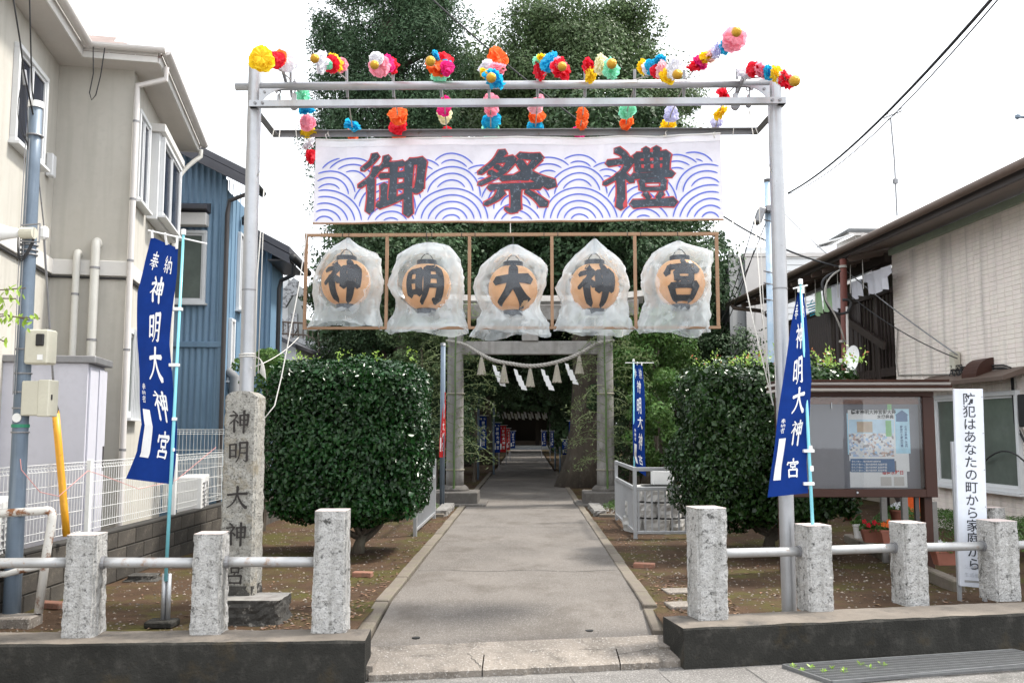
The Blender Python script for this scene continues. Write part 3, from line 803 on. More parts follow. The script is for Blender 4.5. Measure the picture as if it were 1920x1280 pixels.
for q, lab in (((1300,1136), 'pale concrete paving slab beside the path, nearest the street'), ((1290,1110), 'second pale concrete slab beside the tall right post')):
    g = gnd(*q); o = setp(obj('paving_slab', MB().box((0,0,0), (.42,.22,.05)), M['concrete_pale'], bevel=.005, loc=(g.x, g.y + .02, -.005)), lab, 'paving slab'); o.rotation_euler = (0,0,.15)

# white mesh fence on a block wall, left boundary
bw = thing('block_wall', 'low dark concrete block wall under the white mesh fence', 'wall', (-3.95, 6.3, 0), math.pi / 2)
BL, BH = .40, .155
me = MB().box((0,0,0), (BL - .012, .12, BH - .010)).mesh('concrete_block', bevel=.006); me.materials.append(M['block'])
for r in range(3):
    n = 25
    for k in range(n):
        o = link('concrete_block', me, None, bw); o.location = ((k + (.5 if r % 2 else 0)) * BL + .2, 0, r * BH + BH / 2 - .01 + rnd.uniform(-.001,.001))
obj('mortar_core', MB().bx(.02, n * BL, -.05, .05, -.05, 3 * BH - .01), M['block_joint'], bw)
obj('coping', MB().bx(0, n * BL + .2, -.062, .062, 3 * BH - .012, 3 * BH + .012), M['block_joint'], bw, bevel=.005)

def mesh_fence(label, loc, rz, length, z0, z1, panel=2.0):
    t = thing('mesh_fence', label, 'fence', loc, rz)
    mb = MB(); x = 0
    while x < length + .01:
        obj('fence_post', MB().bx(x - .022, x + .022, -.02, .02, z0 - .08, z1 + .02), M['fence_white'], t, bevel=.004); x += panel
    wires = MB(); k = 0
    n = int(length / .05)
    for k in range(n):
        x = k * .05
        wires.tube([(x, .028, z0), (x, .028, z1 - .06), (x, .045, z1 - .03), (x, .028, z1)], .0026, 4, caps=False)
    obj('wire_uprights', wires, M['fence_white'], t, kind='stuff', recalc=False)
    for z in (z0, z0 + .06, z0 + (z1-z0)*.3, z0 + (z1-z0)*.5, z0 + (z1-z0)*.7, z1 - .06, z1 - .03, z1):
        obj('horizontal_wire', MB().tube([(0, .034 if z != z1-.03 else .05, z), (length, .034 if z != z1-.03 else .05, z)], .0034, 5), M['fence_white'], t)
mesh_fence('white wire mesh fence standing on the dark block wall', (-3.95, 6.2, 0), math.pi/2, 6.0, .52, 1.13)
mesh_fence('white wire mesh fence in front of the blue corrugated house', (-5.6, 12.35, 0), 0, 2.0, .5, 1.42)

# ================================================================= CREAM HOUSE (left)
AH = math.radians(12.8)
H = thing('cream_house', 'cream stucco two storey house with white gutters, left of the gate', 'house', (-4.50, 10.0, 0), AH)
ZE = 5.52
mb = MB()
mb.prism([(-5,0.0),(0,0),(0,2.75),(-5,2.75)], .0, ZE, 'z')
mb.prism([(-5,-5.2),(-.80,-5.2),(-.80,-.004),(-5,-.004)], .0, ZE - .003, 'z')
obj('wall', mb, M['stucco'], H)
for (a, b) in (((-.80,-5.2),(-.80,0)), ((-.80,0),(0,0)), ((0,0),(0,2.75))):
    d = Vector(b) - Vector(a); nn = Vector((d.y, -d.x)).normalized() * .02
    a3, b3 = Vector((a[0]+nn.x, a[1]+nn.y, 3.21)), Vector((b[0]+nn.x, b[1]+nn.y, 3.21))
    obj('storey_band', MB().bar(a3, b3 + (b3-a3).normalized()*.018, .05, .17), M['stucco_trim'], H, bevel=.006)
    a3.z = b3.z = 3.10; a3 += Vector((nn.x, nn.y, 0))*.2; b3 += Vector((nn.x, nn.y, 0))*.2
    obj('cable_run', MB().tube([a3, b3], .012, 6), M['black_rubber'], H)
# eaves: soffit, fascia, gutter in three runs
OV = .30
soff = [(-5,-5.3),(-.80+OV,-5.3),(-.80+OV,-OV),(OV,-OV),(OV,2.75+OV),(-5,2.75+OV)]
obj('soffit', MB().prism(soff, ZE, ZE + .05, 'z'), M['soffit'], H)
for a, b in (((-.80+OV,-5.3),(-.80+OV,-OV)), ((-.80+OV,-OV),(OV,-OV)), ((OV,-OV),(OV,2.75+OV)), ((OV,2.75+OV),(-5,2.75+OV))):
    A, B = Vector((*a, ZE + .07)), Vector((*b, ZE + .07)); d = (B - A).normalized(); nn = Vector((d.y, -d.x, 0))
    obj('fascia', MB().bar(A + nn*.012, B + nn*.012, .022, .16), M['stucco_trim'], H, bevel=.004)
    pr = []
    g = MB()
    for k in range(9):
        an = math.pi + math.pi * k / 8
        pr.append((.055 * math.cos(an), .05 * math.sin(an)))
    for P in (A + nn*.085 - d*.03, B + nn*.085 + d*.09):
        for (r, z) in pr: g.v.append(tuple(P + nn * r + Vector((0,0,z + .06))))
    for k in range(8): g.f.append((k, k+1, k+10, k+9))
    g.f += [tuple(range(9)), tuple(range(9, 18))]
    obj('gutter', g, M['gutter'], H, smooth=False)
# hip roof in tile courses
rf = obj('roof', MB().add([(-5,-5.3,ZE+.12),(-.80+OV+.02,-5.3,ZE+.12),(-.80+OV+.02,-OV-.02,ZE+.12),(OV+.02,-OV-.02,ZE+.12),(OV+.02,3.07,ZE+.12),(-5,3.07,ZE+.12),(-2.3,.9,ZE+1.02),(-5,.9,ZE+1.02),(-2.3,-5.3,ZE+.62)],
    [(2,3,6),(3,4,6),(4,5,7,6),(1,2,6,8),(0,1,2,3,4,5)]), M['roof_tile'], H, recalc=True)
tile = MB().box((0,0,0), (.27,.30,.018)).mesh('roof_shingle', bevel=.003); tile.materials.append(M['roof_tile'])
sl = math.atan2(.9, 1.2)
for r in range(7):
    yy = -OV - .02 + r * .16; zz = ZE + .145 + r * .12
    for k in range(9):
        x = OV - .10 - k * .275 - r * .335 * .9 + (.13 if r % 2 else 0)
        if x > -2.6 and x < OV - r * .3: 
            o = link('roof_shingle', tile, None, H); o.location = (x, yy + .12, zz); o.rotation_euler = (math.atan(.9/1.22), 0, 0)
# windows
def window(parent, c, w, h, axis, nm='window', frame='window_frame', glass='glass_dark', panes=2, fw=.05, depth=.07, proud=.03, bars=0, open_dark=True):
    """axis 'x': in a plane facing +x (width along y); 'X': facing -x; 'y': facing -y"""
    f = MB(); c = Vector(c)
    def B(u0, u1, z0, z1, d0, d1, mbq):
        if axis == 'y': mbq.bx(c.x+u0, c.x+u1, c.y-d1, c.y-d0, c.z+z0, c.z+z1)
        elif axis == 'x': mbq.bx(c.x+d0, c.x+d1, c.y+u0, c.y+u1, c.z+z0, c.z+z1)
        else: mbq.bx(c.x-d1, c.x-d0, c.y+u0, c.y+u1, c.z+z0, c.z+z1)
    B(-w/2, w/2, h/2-fw, h/2, 0, proud+.03, f); B(-w/2, w/2, -h/2, -h/2+fw, 0, proud+.03, f)
    B(-w/2, -w/2+fw, -h/2+fw, h/2-fw, 0, proud+.028, f); B(w/2-fw, w/2, -h/2+fw, h/2-fw, 0, proud+.028, f)
    F = obj(nm, f, M[frame], parent, bevel=.004)
    s = MB(); B(-w/2-.03, w/2+.03, -h/2-.03, -h/2-.002, 0, proud+.07, s); obj('sill', s, M[frame], F)
    iw = (w - 2*fw) / panes
    for k in range(panes):
        u = -w/2 + fw + k * iw
        g = MB(); off = .012 if k % 2 else .0
        B(u+.02, u+iw-.02, -h/2+fw+.02, h/2-fw-.02, .004+off, .014+off, g); obj('pane', g, M[glass], F)
        s = MB()
        B(u, u+.03, -h/2+fw, h/2-fw, .002+off, .03+off, s); B(u+iw-.03, u+iw, -h/2+fw, h/2-fw, .002+off, .03+off, s)
        B(u+.03, u+iw-.03, -h/2+fw, -h/2+fw+.03, .002+off, .028+off, s); B(u+.03, u+iw-.03, h/2-fw-.03, h/2-fw, .002+off, .028+off, s)
        obj('sash', s, M[frame], F)
    for k in range(bars):
        u = -w/2 + fw + (k + .5) * (w - 2*fw) / bars
        s = MB(); B(u-.008, u+.008, -h/2, h/2, proud+.05, proud+.065, s); obj('bar', s, M[frame], F)
    return F
window(H, (-.80, -1.02, 4.66), .96, .98, 'x')
window(H, (0, .50, 4.60), .66, 1.08, 'x')
# protruding bay window
bay = MB(); bay.bx(0, .13, .98, 2.5, 4.02, 5.12); obj('bay_box', bay, M['window_frame'], H, bevel=.006)
bay = MB(); bay.bx(0, .20, .93, 2.55, 5.12, 5.22); obj('bay_hood', bay, M['stucco_trim'], H, bevel=.006)
window(H, (.13, 1.74, 4.58), 1.42, 1.0, 'x')
window(H, (0, .42, 2.05), .72, 1.0, 'x', bars=7, glass='glass_green')
# pipes
def pipe(parent, pts, r, m='pipe_cream', nm='downpipe', clips=()):
    P = obj(nm, MB().tube(pts, r, 12), M[m], parent, smooth=False); smooth_auto(P)
    for c in clips: obj('clip', MB().lathe([(r*1.12,-.012),(r*1.12,.012)], 12, c), M['steel_dark'], P)
    return P
def arc(p0, p1, p2, n=6):
    p0, p1, p2 = Vector(p0), Vector(p1), Vector(p2)
    return [(1-t)**2*p0 + 2*t*(1-t)*p1 + t*t*p2 for t in [k/n for k in range(n+1)]]
pipe(H, [(-.31,0,3.48)] + arc((-.31,-.04,3.50),(-.31,-.1,3.52),(-.31,-.1,3.40)) + [(-.31,-.10,.3)], .048, clips=((-.31,-.10,3.2),(-.31,-.10,2.4)))
pipe(H, [(-.50,0,3.36)] + arc((-.50,-.04,3.37),(-.50,-.1,3.39),(-.50,-.1,3.28)) + [(-.50,-.10,.3)], .038, clips=((-.50,-.10,2.9),))
pipe(H, [(OV+.06,-.12,ZE+.02),(OV+.06,-.12,ZE-.12),(.05,-.07,ZE-.2),(.05,-.07,ZE-.4),(.05,-.07,.25)], .033, m='gutter', clips=((.05,-.07,4.9),(.05,-.07,4.0),(.05,-.07,3.3),(.05,-.07,2.3),(.05,-.07,1.2)))
pipe(H, [(OV+.06,2.95,ZE)] + arc((OV+.06,2.95,ZE-.1),(.1,2.85,ZE-.35),(.06,2.8,ZE-.55)) + [(.06,2.8,.3)], .033, m='pipe_cream')
obj('vent_box', MB().bx(-.795,-.72,-.35,-.22,4.15,4.4), M['window_frame'], H, bevel=.01)
obj('service_cable', MB().tube([(-.36,-.40,ZE+.1),(-.345,-.40,5.3),(-.375,-.40,5.08),(-.35,-.40,5.0),(-.31,-.40,5.06),(-.27,-.40,5.28),(-.24,-.40,ZE+.08)], .006, 6), M['black_rubber'], H)
# storage shed
S = thing('storage_shed', 'pale lilac steel storage shed with dark roof rim, behind the mesh fence', 'shed', (-4.52, 9.98, 0), AH)
obj('cabinet', MB().bx(-.86,-.02,-1.30,-.62,.25,2.06), M['shed'], S, bevel=.006)
obj('shed_roof', MB().bx(-.90,.05,-1.34,-.58,2.06,2.13), M['steel_dark'], S, bevel=.008)
for k in range(2): obj('door', MB().bx(-.018,.0 + .012*k,-1.27 + .32*k,-.96 + .32*k,.32,2.02), M['shed'], S, bevel=.003)
obj('handle', MB().bx(.012,.022,-.72,-.69,1.0,1.25), M['dark_frame'], S)

def ac_unit(loc, rz, label):
    t = thing('air_conditioner', label, 'air conditioner', loc, rz, 'outdoor air conditioner units')
    obj('casing', MB().bx(-.38,.38,-.14,.14,.05,.60), M['white_plastic'], t, bevel=.01)
    for k in range(9): obj('grille_bar', MB().bx(-.30,.14,-.155,-.142,.12+k*.05,.13+k*.05), M['steel_dark'], t)
    obj('fan_ring', MB().tube([(-.08+.2*math.cos(a),-.158,.33+.2*math.sin(a)) for a in [k*math.pi/12 for k in range(25)]], .008, 5), M['steel_dark'], t)
    for k in (-.28,.28): obj('foot', MB().bx(k-.03,k+.03,-.17,.17,0,.05), M['black'], t)
ac_unit((-4.15, 11.35, .25), 1.8, 'white outdoor air conditioner behind the fence below the blue house')
ac_unit((-4.42, 7.5, .25), 1.9, 'white outdoor air conditioner behind the fence beside the blue pole')

# ================================================================= BLUE HOUSE
def about(cx, cy, a):
    c = Vector((cx, cy, 0)); return c - Matrix.Rotation(a, 3, 'Z') @ c
B = thing('blue_house', 'blue corrugated metal house with dark grey gable roof behind the cream house', 'house', about(-4.76, 14, .075), .075)
def corr(x0, x1, y, z0, ztop, pitch=.095, amp=.012, m='blue_siding', par=B, nm='corrugated_wall', plane='y', sgn=-1):
    mb = MB(); n = int(abs(x1-x0)/pitch*6)
    for i in range(n+1):
        x = x0 + (x1-x0)*i/n
        d = amp * max(-.6, min(.6, math.sin(i/6*2*math.pi))) / .6
        for z in (z0, ztop(x) if callable(ztop) else ztop):
            mb.v.append((x, y + sgn*d, z) if plane == 'y' else (y + sgn*d, x, z))
    for i in range(n): mb.f.append((2*i, 2*i+2, 2*i+3, 2*i+1))
    o = obj(nm, mb, M[m], par, recalc=False); return o
XR = -4.76
corr(-8.0, XR, 13.985, 2.77, lambda x: 5.50 + (XR - x) * .497)
corr(-8.0, XR, 13.985, .3, 2.70)
obj('belt_flashing', MB().bx(-8.0, XR + .03, 13.94, 14.0, 2.69, 2.78), M['blue_siding'], B, bevel=.005)
obj('corner_trim', MB().bx(XR-.05, XR+.02, 13.955, 14.03, .3, 5.36), M['blue_siding'], B, bevel=.004)
body = MB().prism([(-8.0,.0),(XR,.0),(XR,5.22),(-6.6,6.2),(-8.0,5.5)], 14.0, 15.7, 'y'); obj('wall', body, M['blue_siding'], B)
for k in range(4): obj('cladding_seam', MB().bx(XR, XR+.012, 14.14+k*.25, 14.155+k*.25, .3, 5.4), M['blue_siding'], B)
def roofslab(par, x0, z0, x1, z1, y0, y1, th=.12, m='dark_roof', nm='roof'):
    return obj(nm, MB().prism([(x0,z0),(x1,z1),(x1,z1+th),(x0,z0+th)], y0, y1, 'y'), M[m], par, bevel=.01)
roofslab(B, XR+.42, 5.30, -6.6, 6.42, 13.6, 14.45); roofslab(B, -6.6, 6.42, -8.4, 5.5, 13.6, 14.45)
obj('verge_board', MB().prism([(XR+.43,5.14),(-6.6,6.26),(-6.6,6.41),(XR+.43,5.29)], 13.57, 13.60, 'y'), M['dark_roof'], B)
obj('eave_gutter', MB().tube([(XR+.47,13.55,5.26),(XR+.47,14.45,5.26)], .06, 10), M['black'], B, smooth=True)
pipe(B, [(XR+.46,13.75,5.2),(XR+.40,13.75,5.08),(XR+.08,13.9,5.0),(XR+.05,13.92,4.8),(XR+.05,13.92,.3)], .035, m='dark_frame')
wy = window(B, (-5.35, 13.97, 3.95), .66, 1.15, 'y', panes=1, glass='glass_green')
obj('window_hood', MB().prism([(13.70,4.88),(13.97,4.97),(13.97,4.80),(13.70,4.82)], -5.75, -4.98, 'x'), M['dark_roof'], B, bevel=.004)
obj('shutter_box', MB().bx(-5.72,-5.0,13.78,13.965,4.58,4.78), M['stucco_trim'], B, bevel=.01)
window(B, (XR, 14.95, 4.05), .28, 1.3, 'x', panes=1); window(B, (XR, 14.5, 2.7), .25, 1.0, 'x', panes=1)
obj('vent_hood', MB().lathe([(.07,0),(.08,.12),(.03,.18)], 12, (XR+.1, 14.95, 4.85)), M['black'], B)
pipe(B, [(XR+.12,14.4,.3),(XR+.12,14.4,2.25),(XR+.0,14.4,2.35)], .09, m='grey_siding', nm='flue')
obj('meter_cabinet', MB().bx(XR+.02, XR+.28, 14.5, 14.9, 1.2, 2.1), M['gutter'], B, bevel=.01)
B2 = thing('blue_annex', 'lower blue corrugated annex with black gutter behind the left steel pole', 'house', about(-4.72, 16.5, .075), .075)
XB = -4.72
corr(-7.0, XB, 16.485, .3, lambda x: 4.72 + (XB - x) * .52, par=B2)
obj('wall', MB().prism([(-7.0,.0),(XB,.0),(XB,4.72),(-7.0,5.9)], 16.5, 17.6, 'y'), M['blue_siding'], B2)
roofslab(B2, XB+.40, 4.58, -7.0, 5.98, 16.1, 17.8, th=.14)
obj('verge_board', MB().prism([(XB+.41,4.40),(-7.0,5.80),(-7.0,5.96),(XB+.41,4.56)], 16.06, 16.10, 'y'), M['dark_roof'], B2)
obj('soffit', MB().bx(XB, XB+.38, 16.12, 17.7, 4.46, 4.49), M['dark_frame'], B2)
obj('eave_gutter', MB().tube([(XB+.46,16.05,4.52),(XB+.46,17.8,4.52)], .065, 10), M['black'], B2, smooth=True)
pipe(B2, [(XB+.46,16.2,4.4),(XB+.44,16.25,4.22),(XB+.2,16.4,4.15),(XB+.16,16.42,4.0),(XB+.16,16.42,.3)], .04, m='black')

# stair tower of a far apartment building and its ramp railing
T = thing('white_apartment', 'white far apartment block with zigzag speckled stair parapets, left of the lanterns', 'building')
M['speckle'] = mat('speckle', (.42,.43,.45), .8, var=.1, scale=4, spots=((.15,.15,.16), 9, .5, .56), spots2=((.7,.7,.72), 14, .58, .64))
def apx(px, py, Y): p = at(px, py, Y); return (p.x, p.z)
YT = 34
obj('tower_wall', MB().prism([apx(470,700,YT+1),apx(470,522,YT+1),apx(540,522,YT+1),apx(540,700,YT+1)], YT+1, YT+4, 'y'), M['white_siding'], T)
obj('stair_parapet', MB().prism([apx(505,575,YT),apx(505,538,YT),apx(533,540,YT),apx(550,520,YT),apx(559,526,YT),apx(558,553,YT),apx(548,553,YT),apx(535,576,YT)], YT, YT+.2, 'y'), M['speckle'], T)
obj('stair_parapet', MB().prism([apx(505,625,YT),apx(505,588,YT),apx(520,590,YT),apx(534,602,YT),apx(548,584,YT),apx(557,588,YT),apx(557,618,YT),apx(540,640,YT)], YT, YT+.2, 'y'), M['speckle'], T)
R = thing('ramp_wall', 'speckled sloping ramp wall with dark iron railing behind the left hedge', 'wall')
YR = 27
obj('ramp_body', MB().prism([apx(515,700,YR),apx(515,632,YR),apx(572,634,YR),apx(655,662,YR),apx(655,700,YR)], YR, YR+.3, 'y'), M['speckle'], R)
pts = [(508,602),(572,606),(655,642)]
for o_ in (0, -1):
    for a, b in ((0,1),(1,2)):
        P0, P1 = at(pts[a][0], pts[a][1] + (22 if o_ else 0), YR+.1), at(pts[b][0], pts[b][1] + (22 if o_ else 0), YR+.1)
        obj('railing_bar', MB().tube([P0, P1], .03, 6), M['brown_mid'], R)
for k in range(16):
    px = 512 + k * 9.4; yt = 602 + (px-508)*.06 if px < 572 else 606 + (px-572)*.434
    obj('baluster', MB().tube([at(px, yt, YR+.1), at(px, yt + 30, YR+.1)], .022, 5), M['brown_mid'], R)
G = thing('small_gable_shed', 'little white gabled lean-to with dark roof just behind the left hedge', 'shed')
YG = 21
obj('gable_wall', MB().prism([apx(512,700,YG),apx(512,632,YG),apx(555,652,YG),apx(555,700,YG)], YG, YG+2, 'y'), M['white_siding'], G)
obj('roof', MB().prism([apx(500,616,YG),apx(562,648,YG),apx(562,655,YG),apx(500,626,YG)], YG-.4, YG+2.2, 'y'), M['dark_roof'], G)

# ================================================================= RIGHT-HAND BUILDINGS
AR = math.atan(128 / 1700)
W = thing('tiled_building', 'cream mosaic tiled building wall with brown framed window at the right edge', 'building', (7, 0, 0), AR)
def ry(px, X0): return X0 * 1700 / (px - 860)         # distance along the wall for a photograph column
cR = math.cos(AR)
YA, YB = 9.0, ry(1677, 7) / cR
ZT = 4.22
obj('wall', MB().bx(.001, 4, YA, YB, 0, ZT), M['mortar'], W)
holes = [(ry(1905,7)/cR, ry(1748,7)/cR, .62, 1.92)]
mb = MB(); TH, TL = .0605, .165
r = 0; z = .02
while z + TH < ZT:
    y = YA + (TL/2 if False else 0)
    while y < YB - .01:
        y1 = min(y + TL - .005, YB)
        if not any(a - .02 < (y + y1)/2 < b + .02 and c < z + TH/2 < d for a, b, c, d in holes):
            o_ = rnd.uniform(0, .003)
            b = len(mb.v); x = -.004 - o_; e = .003
            mb.v += [(x, y+e, z+e), (x, y1-e, z+e), (x, y1-e, z+TH-.005-e), (x, y+e, z+TH-.005-e), (.002, y, z), (.002, y1, z), (.002, y1, z+TH-.005), (.002, y, z+TH-.005)]
            mb.f += [(b,b+3,b+2,b+1), (b,b+1,b+5,b+4), (b+1,b+2,b+6,b+5), (b+2,b+3,b+7,b+6), (b+3,b,b+4,b+7)]
        y += TL
    z += TH
obj('wall_tiles', mb, M['tile_wall'], W, kind='stuff', recalc=False)
# end face of the wall
obj('parapet_trim', MB().bx(-.05, .02, YA, YB + .02, ZT, ZT + .10), M['green_trim'], W, bevel=.006)
a, b, c, d = holes[0]
window(W, (.0, (a+b)/2, (c+d)/2), (b-a)-.02, d-c-.02, 'X', panes=2, glass='glass_green', fw=.06)
obj('awning', MB().prism([(-.32,2.02),(.0,2.12),(.0,2.20),(-.32,2.08)], a-.15, b+.15, 'y').mesh and MB().prism([(-.32,2.02),(.01,2.12),(.01,2.20),(-.32,2.08)], a-.15, b+.15, 'y'), M['brown_mid'], W, bevel=.005)
# quarter-round vent hood
yv = ry(1845, 7)/cR
pts = [(.0,2.10)] + [(-.26*math.sin(t), 2.10 + .26*math.cos(t)) for t in [k*math.pi/2/8 for k in range(9)]]
vh = obj('vent_hood', MB().prism(pts, yv-.17, yv+.17, 'y'), M['brown_frame'], W, bevel=.003)
obj('hood_mouth', MB().bx(-.24,-.02,yv-.15,yv+.15,2.094,2.099), M['black'], vh)
yi = ry(1795, 7)/cR
jb = obj('junction_box', MB().bx(-.12,-.02,yi-.06,yi+.06,2.25,2.5), M['meter_box'], W, bevel=.01)
for k in range(6):
    a_ = k * 1.05
    obj('wire_loop', MB().tube([(-.09 + .03*math.sin(t*2+k), yi + .05*k - .2 + .09*math.cos(t+a_), 2.2 + .11*math.sin(t+a_)) for t in [q*.5 for q in range(13)]], .006, 5), M['black_rubber'], jb)
ym = ry(1925, 7)/cR
mt = obj('electric_meter', MB().bx(-.12,-.0,ym-.12,ym+.12,1.45,1.85), M['black'], W, bevel=.015)
for k, off in enumerate((0,.035,.07)):
    obj('conduit', MB().tube([(-.02,yi+.2,2.22+off),(-.03,ym+.5,2.17+off),(-.03,ym+.28+off,2.13+off),(-.03,ym+.26+off,1.5),(-.03,ym+.12,1.30-off),(-.03,ym-.3,1.28-off)], .012, 6), M['black_rubber'] if k else M['rope'], W)
obj('conduit', MB().tube([(-.02,yi+.2,2.2),(-.02,YB-.1,2.28),(-.03,YB-.06,2.5),(-.03,YB-.16,3.0),(-.03,YB-.05,3.05)], .012, 6), M['rope'], W)
obj('loose_cable', MB().tube(arc((-.05,12.2,1.0),(-.2,11.3,1.4),(-.15,10.9,.75),10)+arc((-.15,10.9,.75),(-.1,10.6,.6),(-.05,10.0,.62),4), .010, 6), M['black_rubber'], W)
# brown roof over the tiled wall and the flats behind
A = thing('brown_apartments', 'dark brown two storey flats with corrugated balcony panels and long eave', 'building', (7, 0, 0), AR)
Y2 = ry(1378, 6.3)/cR
obj('roof', MB().prism([(-.72,4.24),(-.72,4.34),(3,5.30),(3,5.2),(.1,4.48)], YA-1, Y2, 'y'), M['brown_dark'], A, bevel=.006)
obj('fascia', MB().bx(-.76,-.722,YA-1,Y2+.03,4.19,4.33), M['brown_dark'], A, bevel=.004)
obj('eave_gutter', MB().tube([(-.83,YA-1,4.33),(-.83,Y2+.1,4.27)], .055, 10), M['brown_mid'], A, smooth=True)
for k in range(12):
    yy = YB + .1 + k * .5
    obj('rafter', MB().bar((-.70,yy,4.17),(.6,yy,4.42),.06,.10), M['brown_mid'], A)
obj('soffit_board', MB().prism([(-.715,4.20),(.02,4.36),(.02,4.385),(-.715,4.225)], YA-1, YB, 'y'), M['brown_mid'], A)
obj('dark_beam', MB().bx(-.1,.1,YB+.03,Y2-.5,4.12,4.27), M['brown_dark'], A, bevel=.004)
obj('rear_wall', MB().bx(1.3,3.9,YB+.02,Y2-.4,0,4.5), mat('tan_wall', (.30,.26,.21), .9, var=.1), A)
obj('floor_slab', MB().bx(-.02,1.3,YB+.02,Y2-.5,2.28,2.42), M['brown_dark'], A)
for k in range(4):
    yy = YB + .5 + k*1.75
    if yy < Y2 - .4: obj('post', MB().bx(-.05,.05,yy,yy+.1,0,4.2), M['brown_dark'], A, bevel=.004)
corr(YB + 1.15, Y2 - .6, -.03, 2.42, 3.62, pitch=.10, amp=.012, m='brown_dark', par=A, nm='balcony_panel', plane='x')
obj('panel_back', MB().bx(-.01,.01,YB+1.15,Y2-.6,2.42,3.6), M['brown_dark'], A)
obj('handrail', MB().bx(-.06,.04,YB+.0,Y2-.6,3.62,3.70), M['brown_dark'], A, bevel=.005)
for k in range(9): obj('baluster', MB().bx(-.02,.01,YB+.05+k*.12,YB+.08+k*.12,2.42,3.62), M['brown_dark'], A)
# stair with stringers
st = [(YB+2.2,2.40),(YB-.6,.0)]
for x in (-.2,.6):
    obj('stringer', MB().prism([(st[0][0],2.42),(st[1][0],.02),(st[1][0]-.2,.0),(st[0][0]-.02,2.2)][::1], x, x+.05, 'x'), M['brown_dark'], A)
for k in range(12):
    t = (k+.5)/12; obj('tread', MB().bx(-.15,.6,st[0][0]+(st[1][0]-st[0][0])*t-.13, st[0][0]+(st[1][0]-st[0][0])*t+.13, 2.4*(1-t)-.02, 2.4*(1-t)+.01), M['brown_mid'], A)
obj('stair_rail', MB().bar((-.17,st[0][0]-.3,3.55),(-.17,YB+.02,2.75),.05,.12), M['brown_dark'], A)
for k in range(10):
    t = k/10; yy = st[0][0]-.3 + (YB+.02-st[0][0]+.3)*t
    obj('baluster', MB().bx(-.18,-.16,yy,yy+.025,2.0-.8*t,3.5-.8*t), M['brown_dark'], A)
pipe(A, [(-.83,Y2-.2,4.25),(-.8,Y2-.25,4.15),(-.25,Y2-.5,4.05),(-.1,Y2-.55,3.9),(-.1,Y2-.55,.2)], .045, m='brown_mid')
obj('end_post', MB().bx(-.08,.08,Y2-.62,Y2-.46,0,4.4), M['brown_dark'], A)
for k in range(12): obj('laundry_hanger_rod', MB().tube([(-.35+.02*(k%2),YB+.3+k*.5,4.28),(-.35,YB+.3+k*.5,3.72)], .008, 5), M['cord'], A)
obj('laundry_pole', MB().tube([(-.30,YB+.1,3.98),(-.30,Y2-.7,3.98)], .014, 8), M['steel'], A)

# laundry (things hung on the flats)
def laundry(px0, px1, py0, py1, X0, m, label, cat, folds=5, sleeves=False):
    """hangs in the plane of the balcony rod"""
    y0, y1 = ry(px1, X0), ry(px0, X0)
    z1 = at(px0, py0, y1).z; z0 = at(px0, py1, y1).z
    def f(u, v):
        yy = y0 + (y1-y0)*(u if not sleeves else .5 + (u-.5)*(1.25 if v < .35 else .86))
        return (X0 - .075*yy + .03*math.sin(u*folds*6.28 + v*2)*(.3+.7*v) , yy*.999, z1 + (z0-z1)*(v + .06*math.sin(u*9+v*3)*v))
    mb = MB().sheet(f, 24, 12)
    return setp(obj(cat.replace(' ', '_'), mb, M[m], smooth=True, recalc=False), label, cat, 'washing hung out on the flats')
laundry(1624, 1668, 515, 556, 6.70, 'cloth_white', 'white shirt drying under the brown eave above the stair', 'shirt', 3, True)
laundry(1560, 1577, 538, 585, 6.70, 'cloth_white', 'narrow white towel left of the rusty pole', 'towel', 2)
laundry(1544, 1560, 545, 585, 6.70, 'cloth_green', 'pale green towel beside the narrow white one', 'towel', 2)
laundry(1529, 1541, 548, 592, 6.70, 'cloth_green', 'pale green towel nearest the blue banner', 'towel', 2)
laundry(1597, 1617, 530, 562, 6.70, 'cloth_white', 'white cloth right of the rusty pole', 'towel', 2)
t = thing('laundry_hanger', 'teal plastic laundry hanger beside the banner top', 'hanger')
for k in range(5): obj('hanger_arm', MB().tube([at(1513+k*1.5,572+k*5,16.6), at(1528,568+k*5,16.6)], .012, 5), M['teal'], t)
obj('hook', MB().tube(arc(at(1520,570,16.6), at(1522,560,16.6), at(1524,563,16.6)), .008, 5), M['teal'], t)

# white sided block and dark gable beyond
D = thing('white_block', 'white horizontally sided block with charcoal flank beyond the flats', 'building')
YD = 25
x0, x1 = at(1398,560,YD).x, at(1550,560,YD).x; zt = at(1450,482,YD).z
obj('wall', MB().bx(x0, x1, YD, YD+6, 0, zt), M['white_siding'], D)
for k in range(38):
    obj('siding_board', MB().prism([(YD-.03, k*.17+.02),(YD-.012, k*.17+.175),(YD+.01, k*.17+.175),(YD+.01, k*.17+.02)], x0, x1, 'x'), M['white_siding'], D)
obj('parapet_cap', MB().bx(x0-.05, x1, YD-.08, YD+6, zt, zt+.1), M['gutter'], D)
obj('flank', MB().prism([(YD,0),(YD,zt-.01),(YD+10,zt-.01),(YD+10,0)], x0-.35, x0-.002, 'x'), M['grey_siding'], D)
obj('corner_panel', MB().bx(x0-.001,x0+.65,YD-.06,YD-.031,0,zt-.02), M['gutter'], D)
for k in range(2): window(D, (x0+2.0+k*1.3, YD-.03, 2.6), .8, 1.1, 'y', panes=2)
D2 = thing('charcoal_house', 'charcoal sided building flank seen right of the last lantern', 'building')
mb = MB(); ya, yb = 24.0, 34
pa, pb = at(1396,560,ya), at(1352,560,yb)
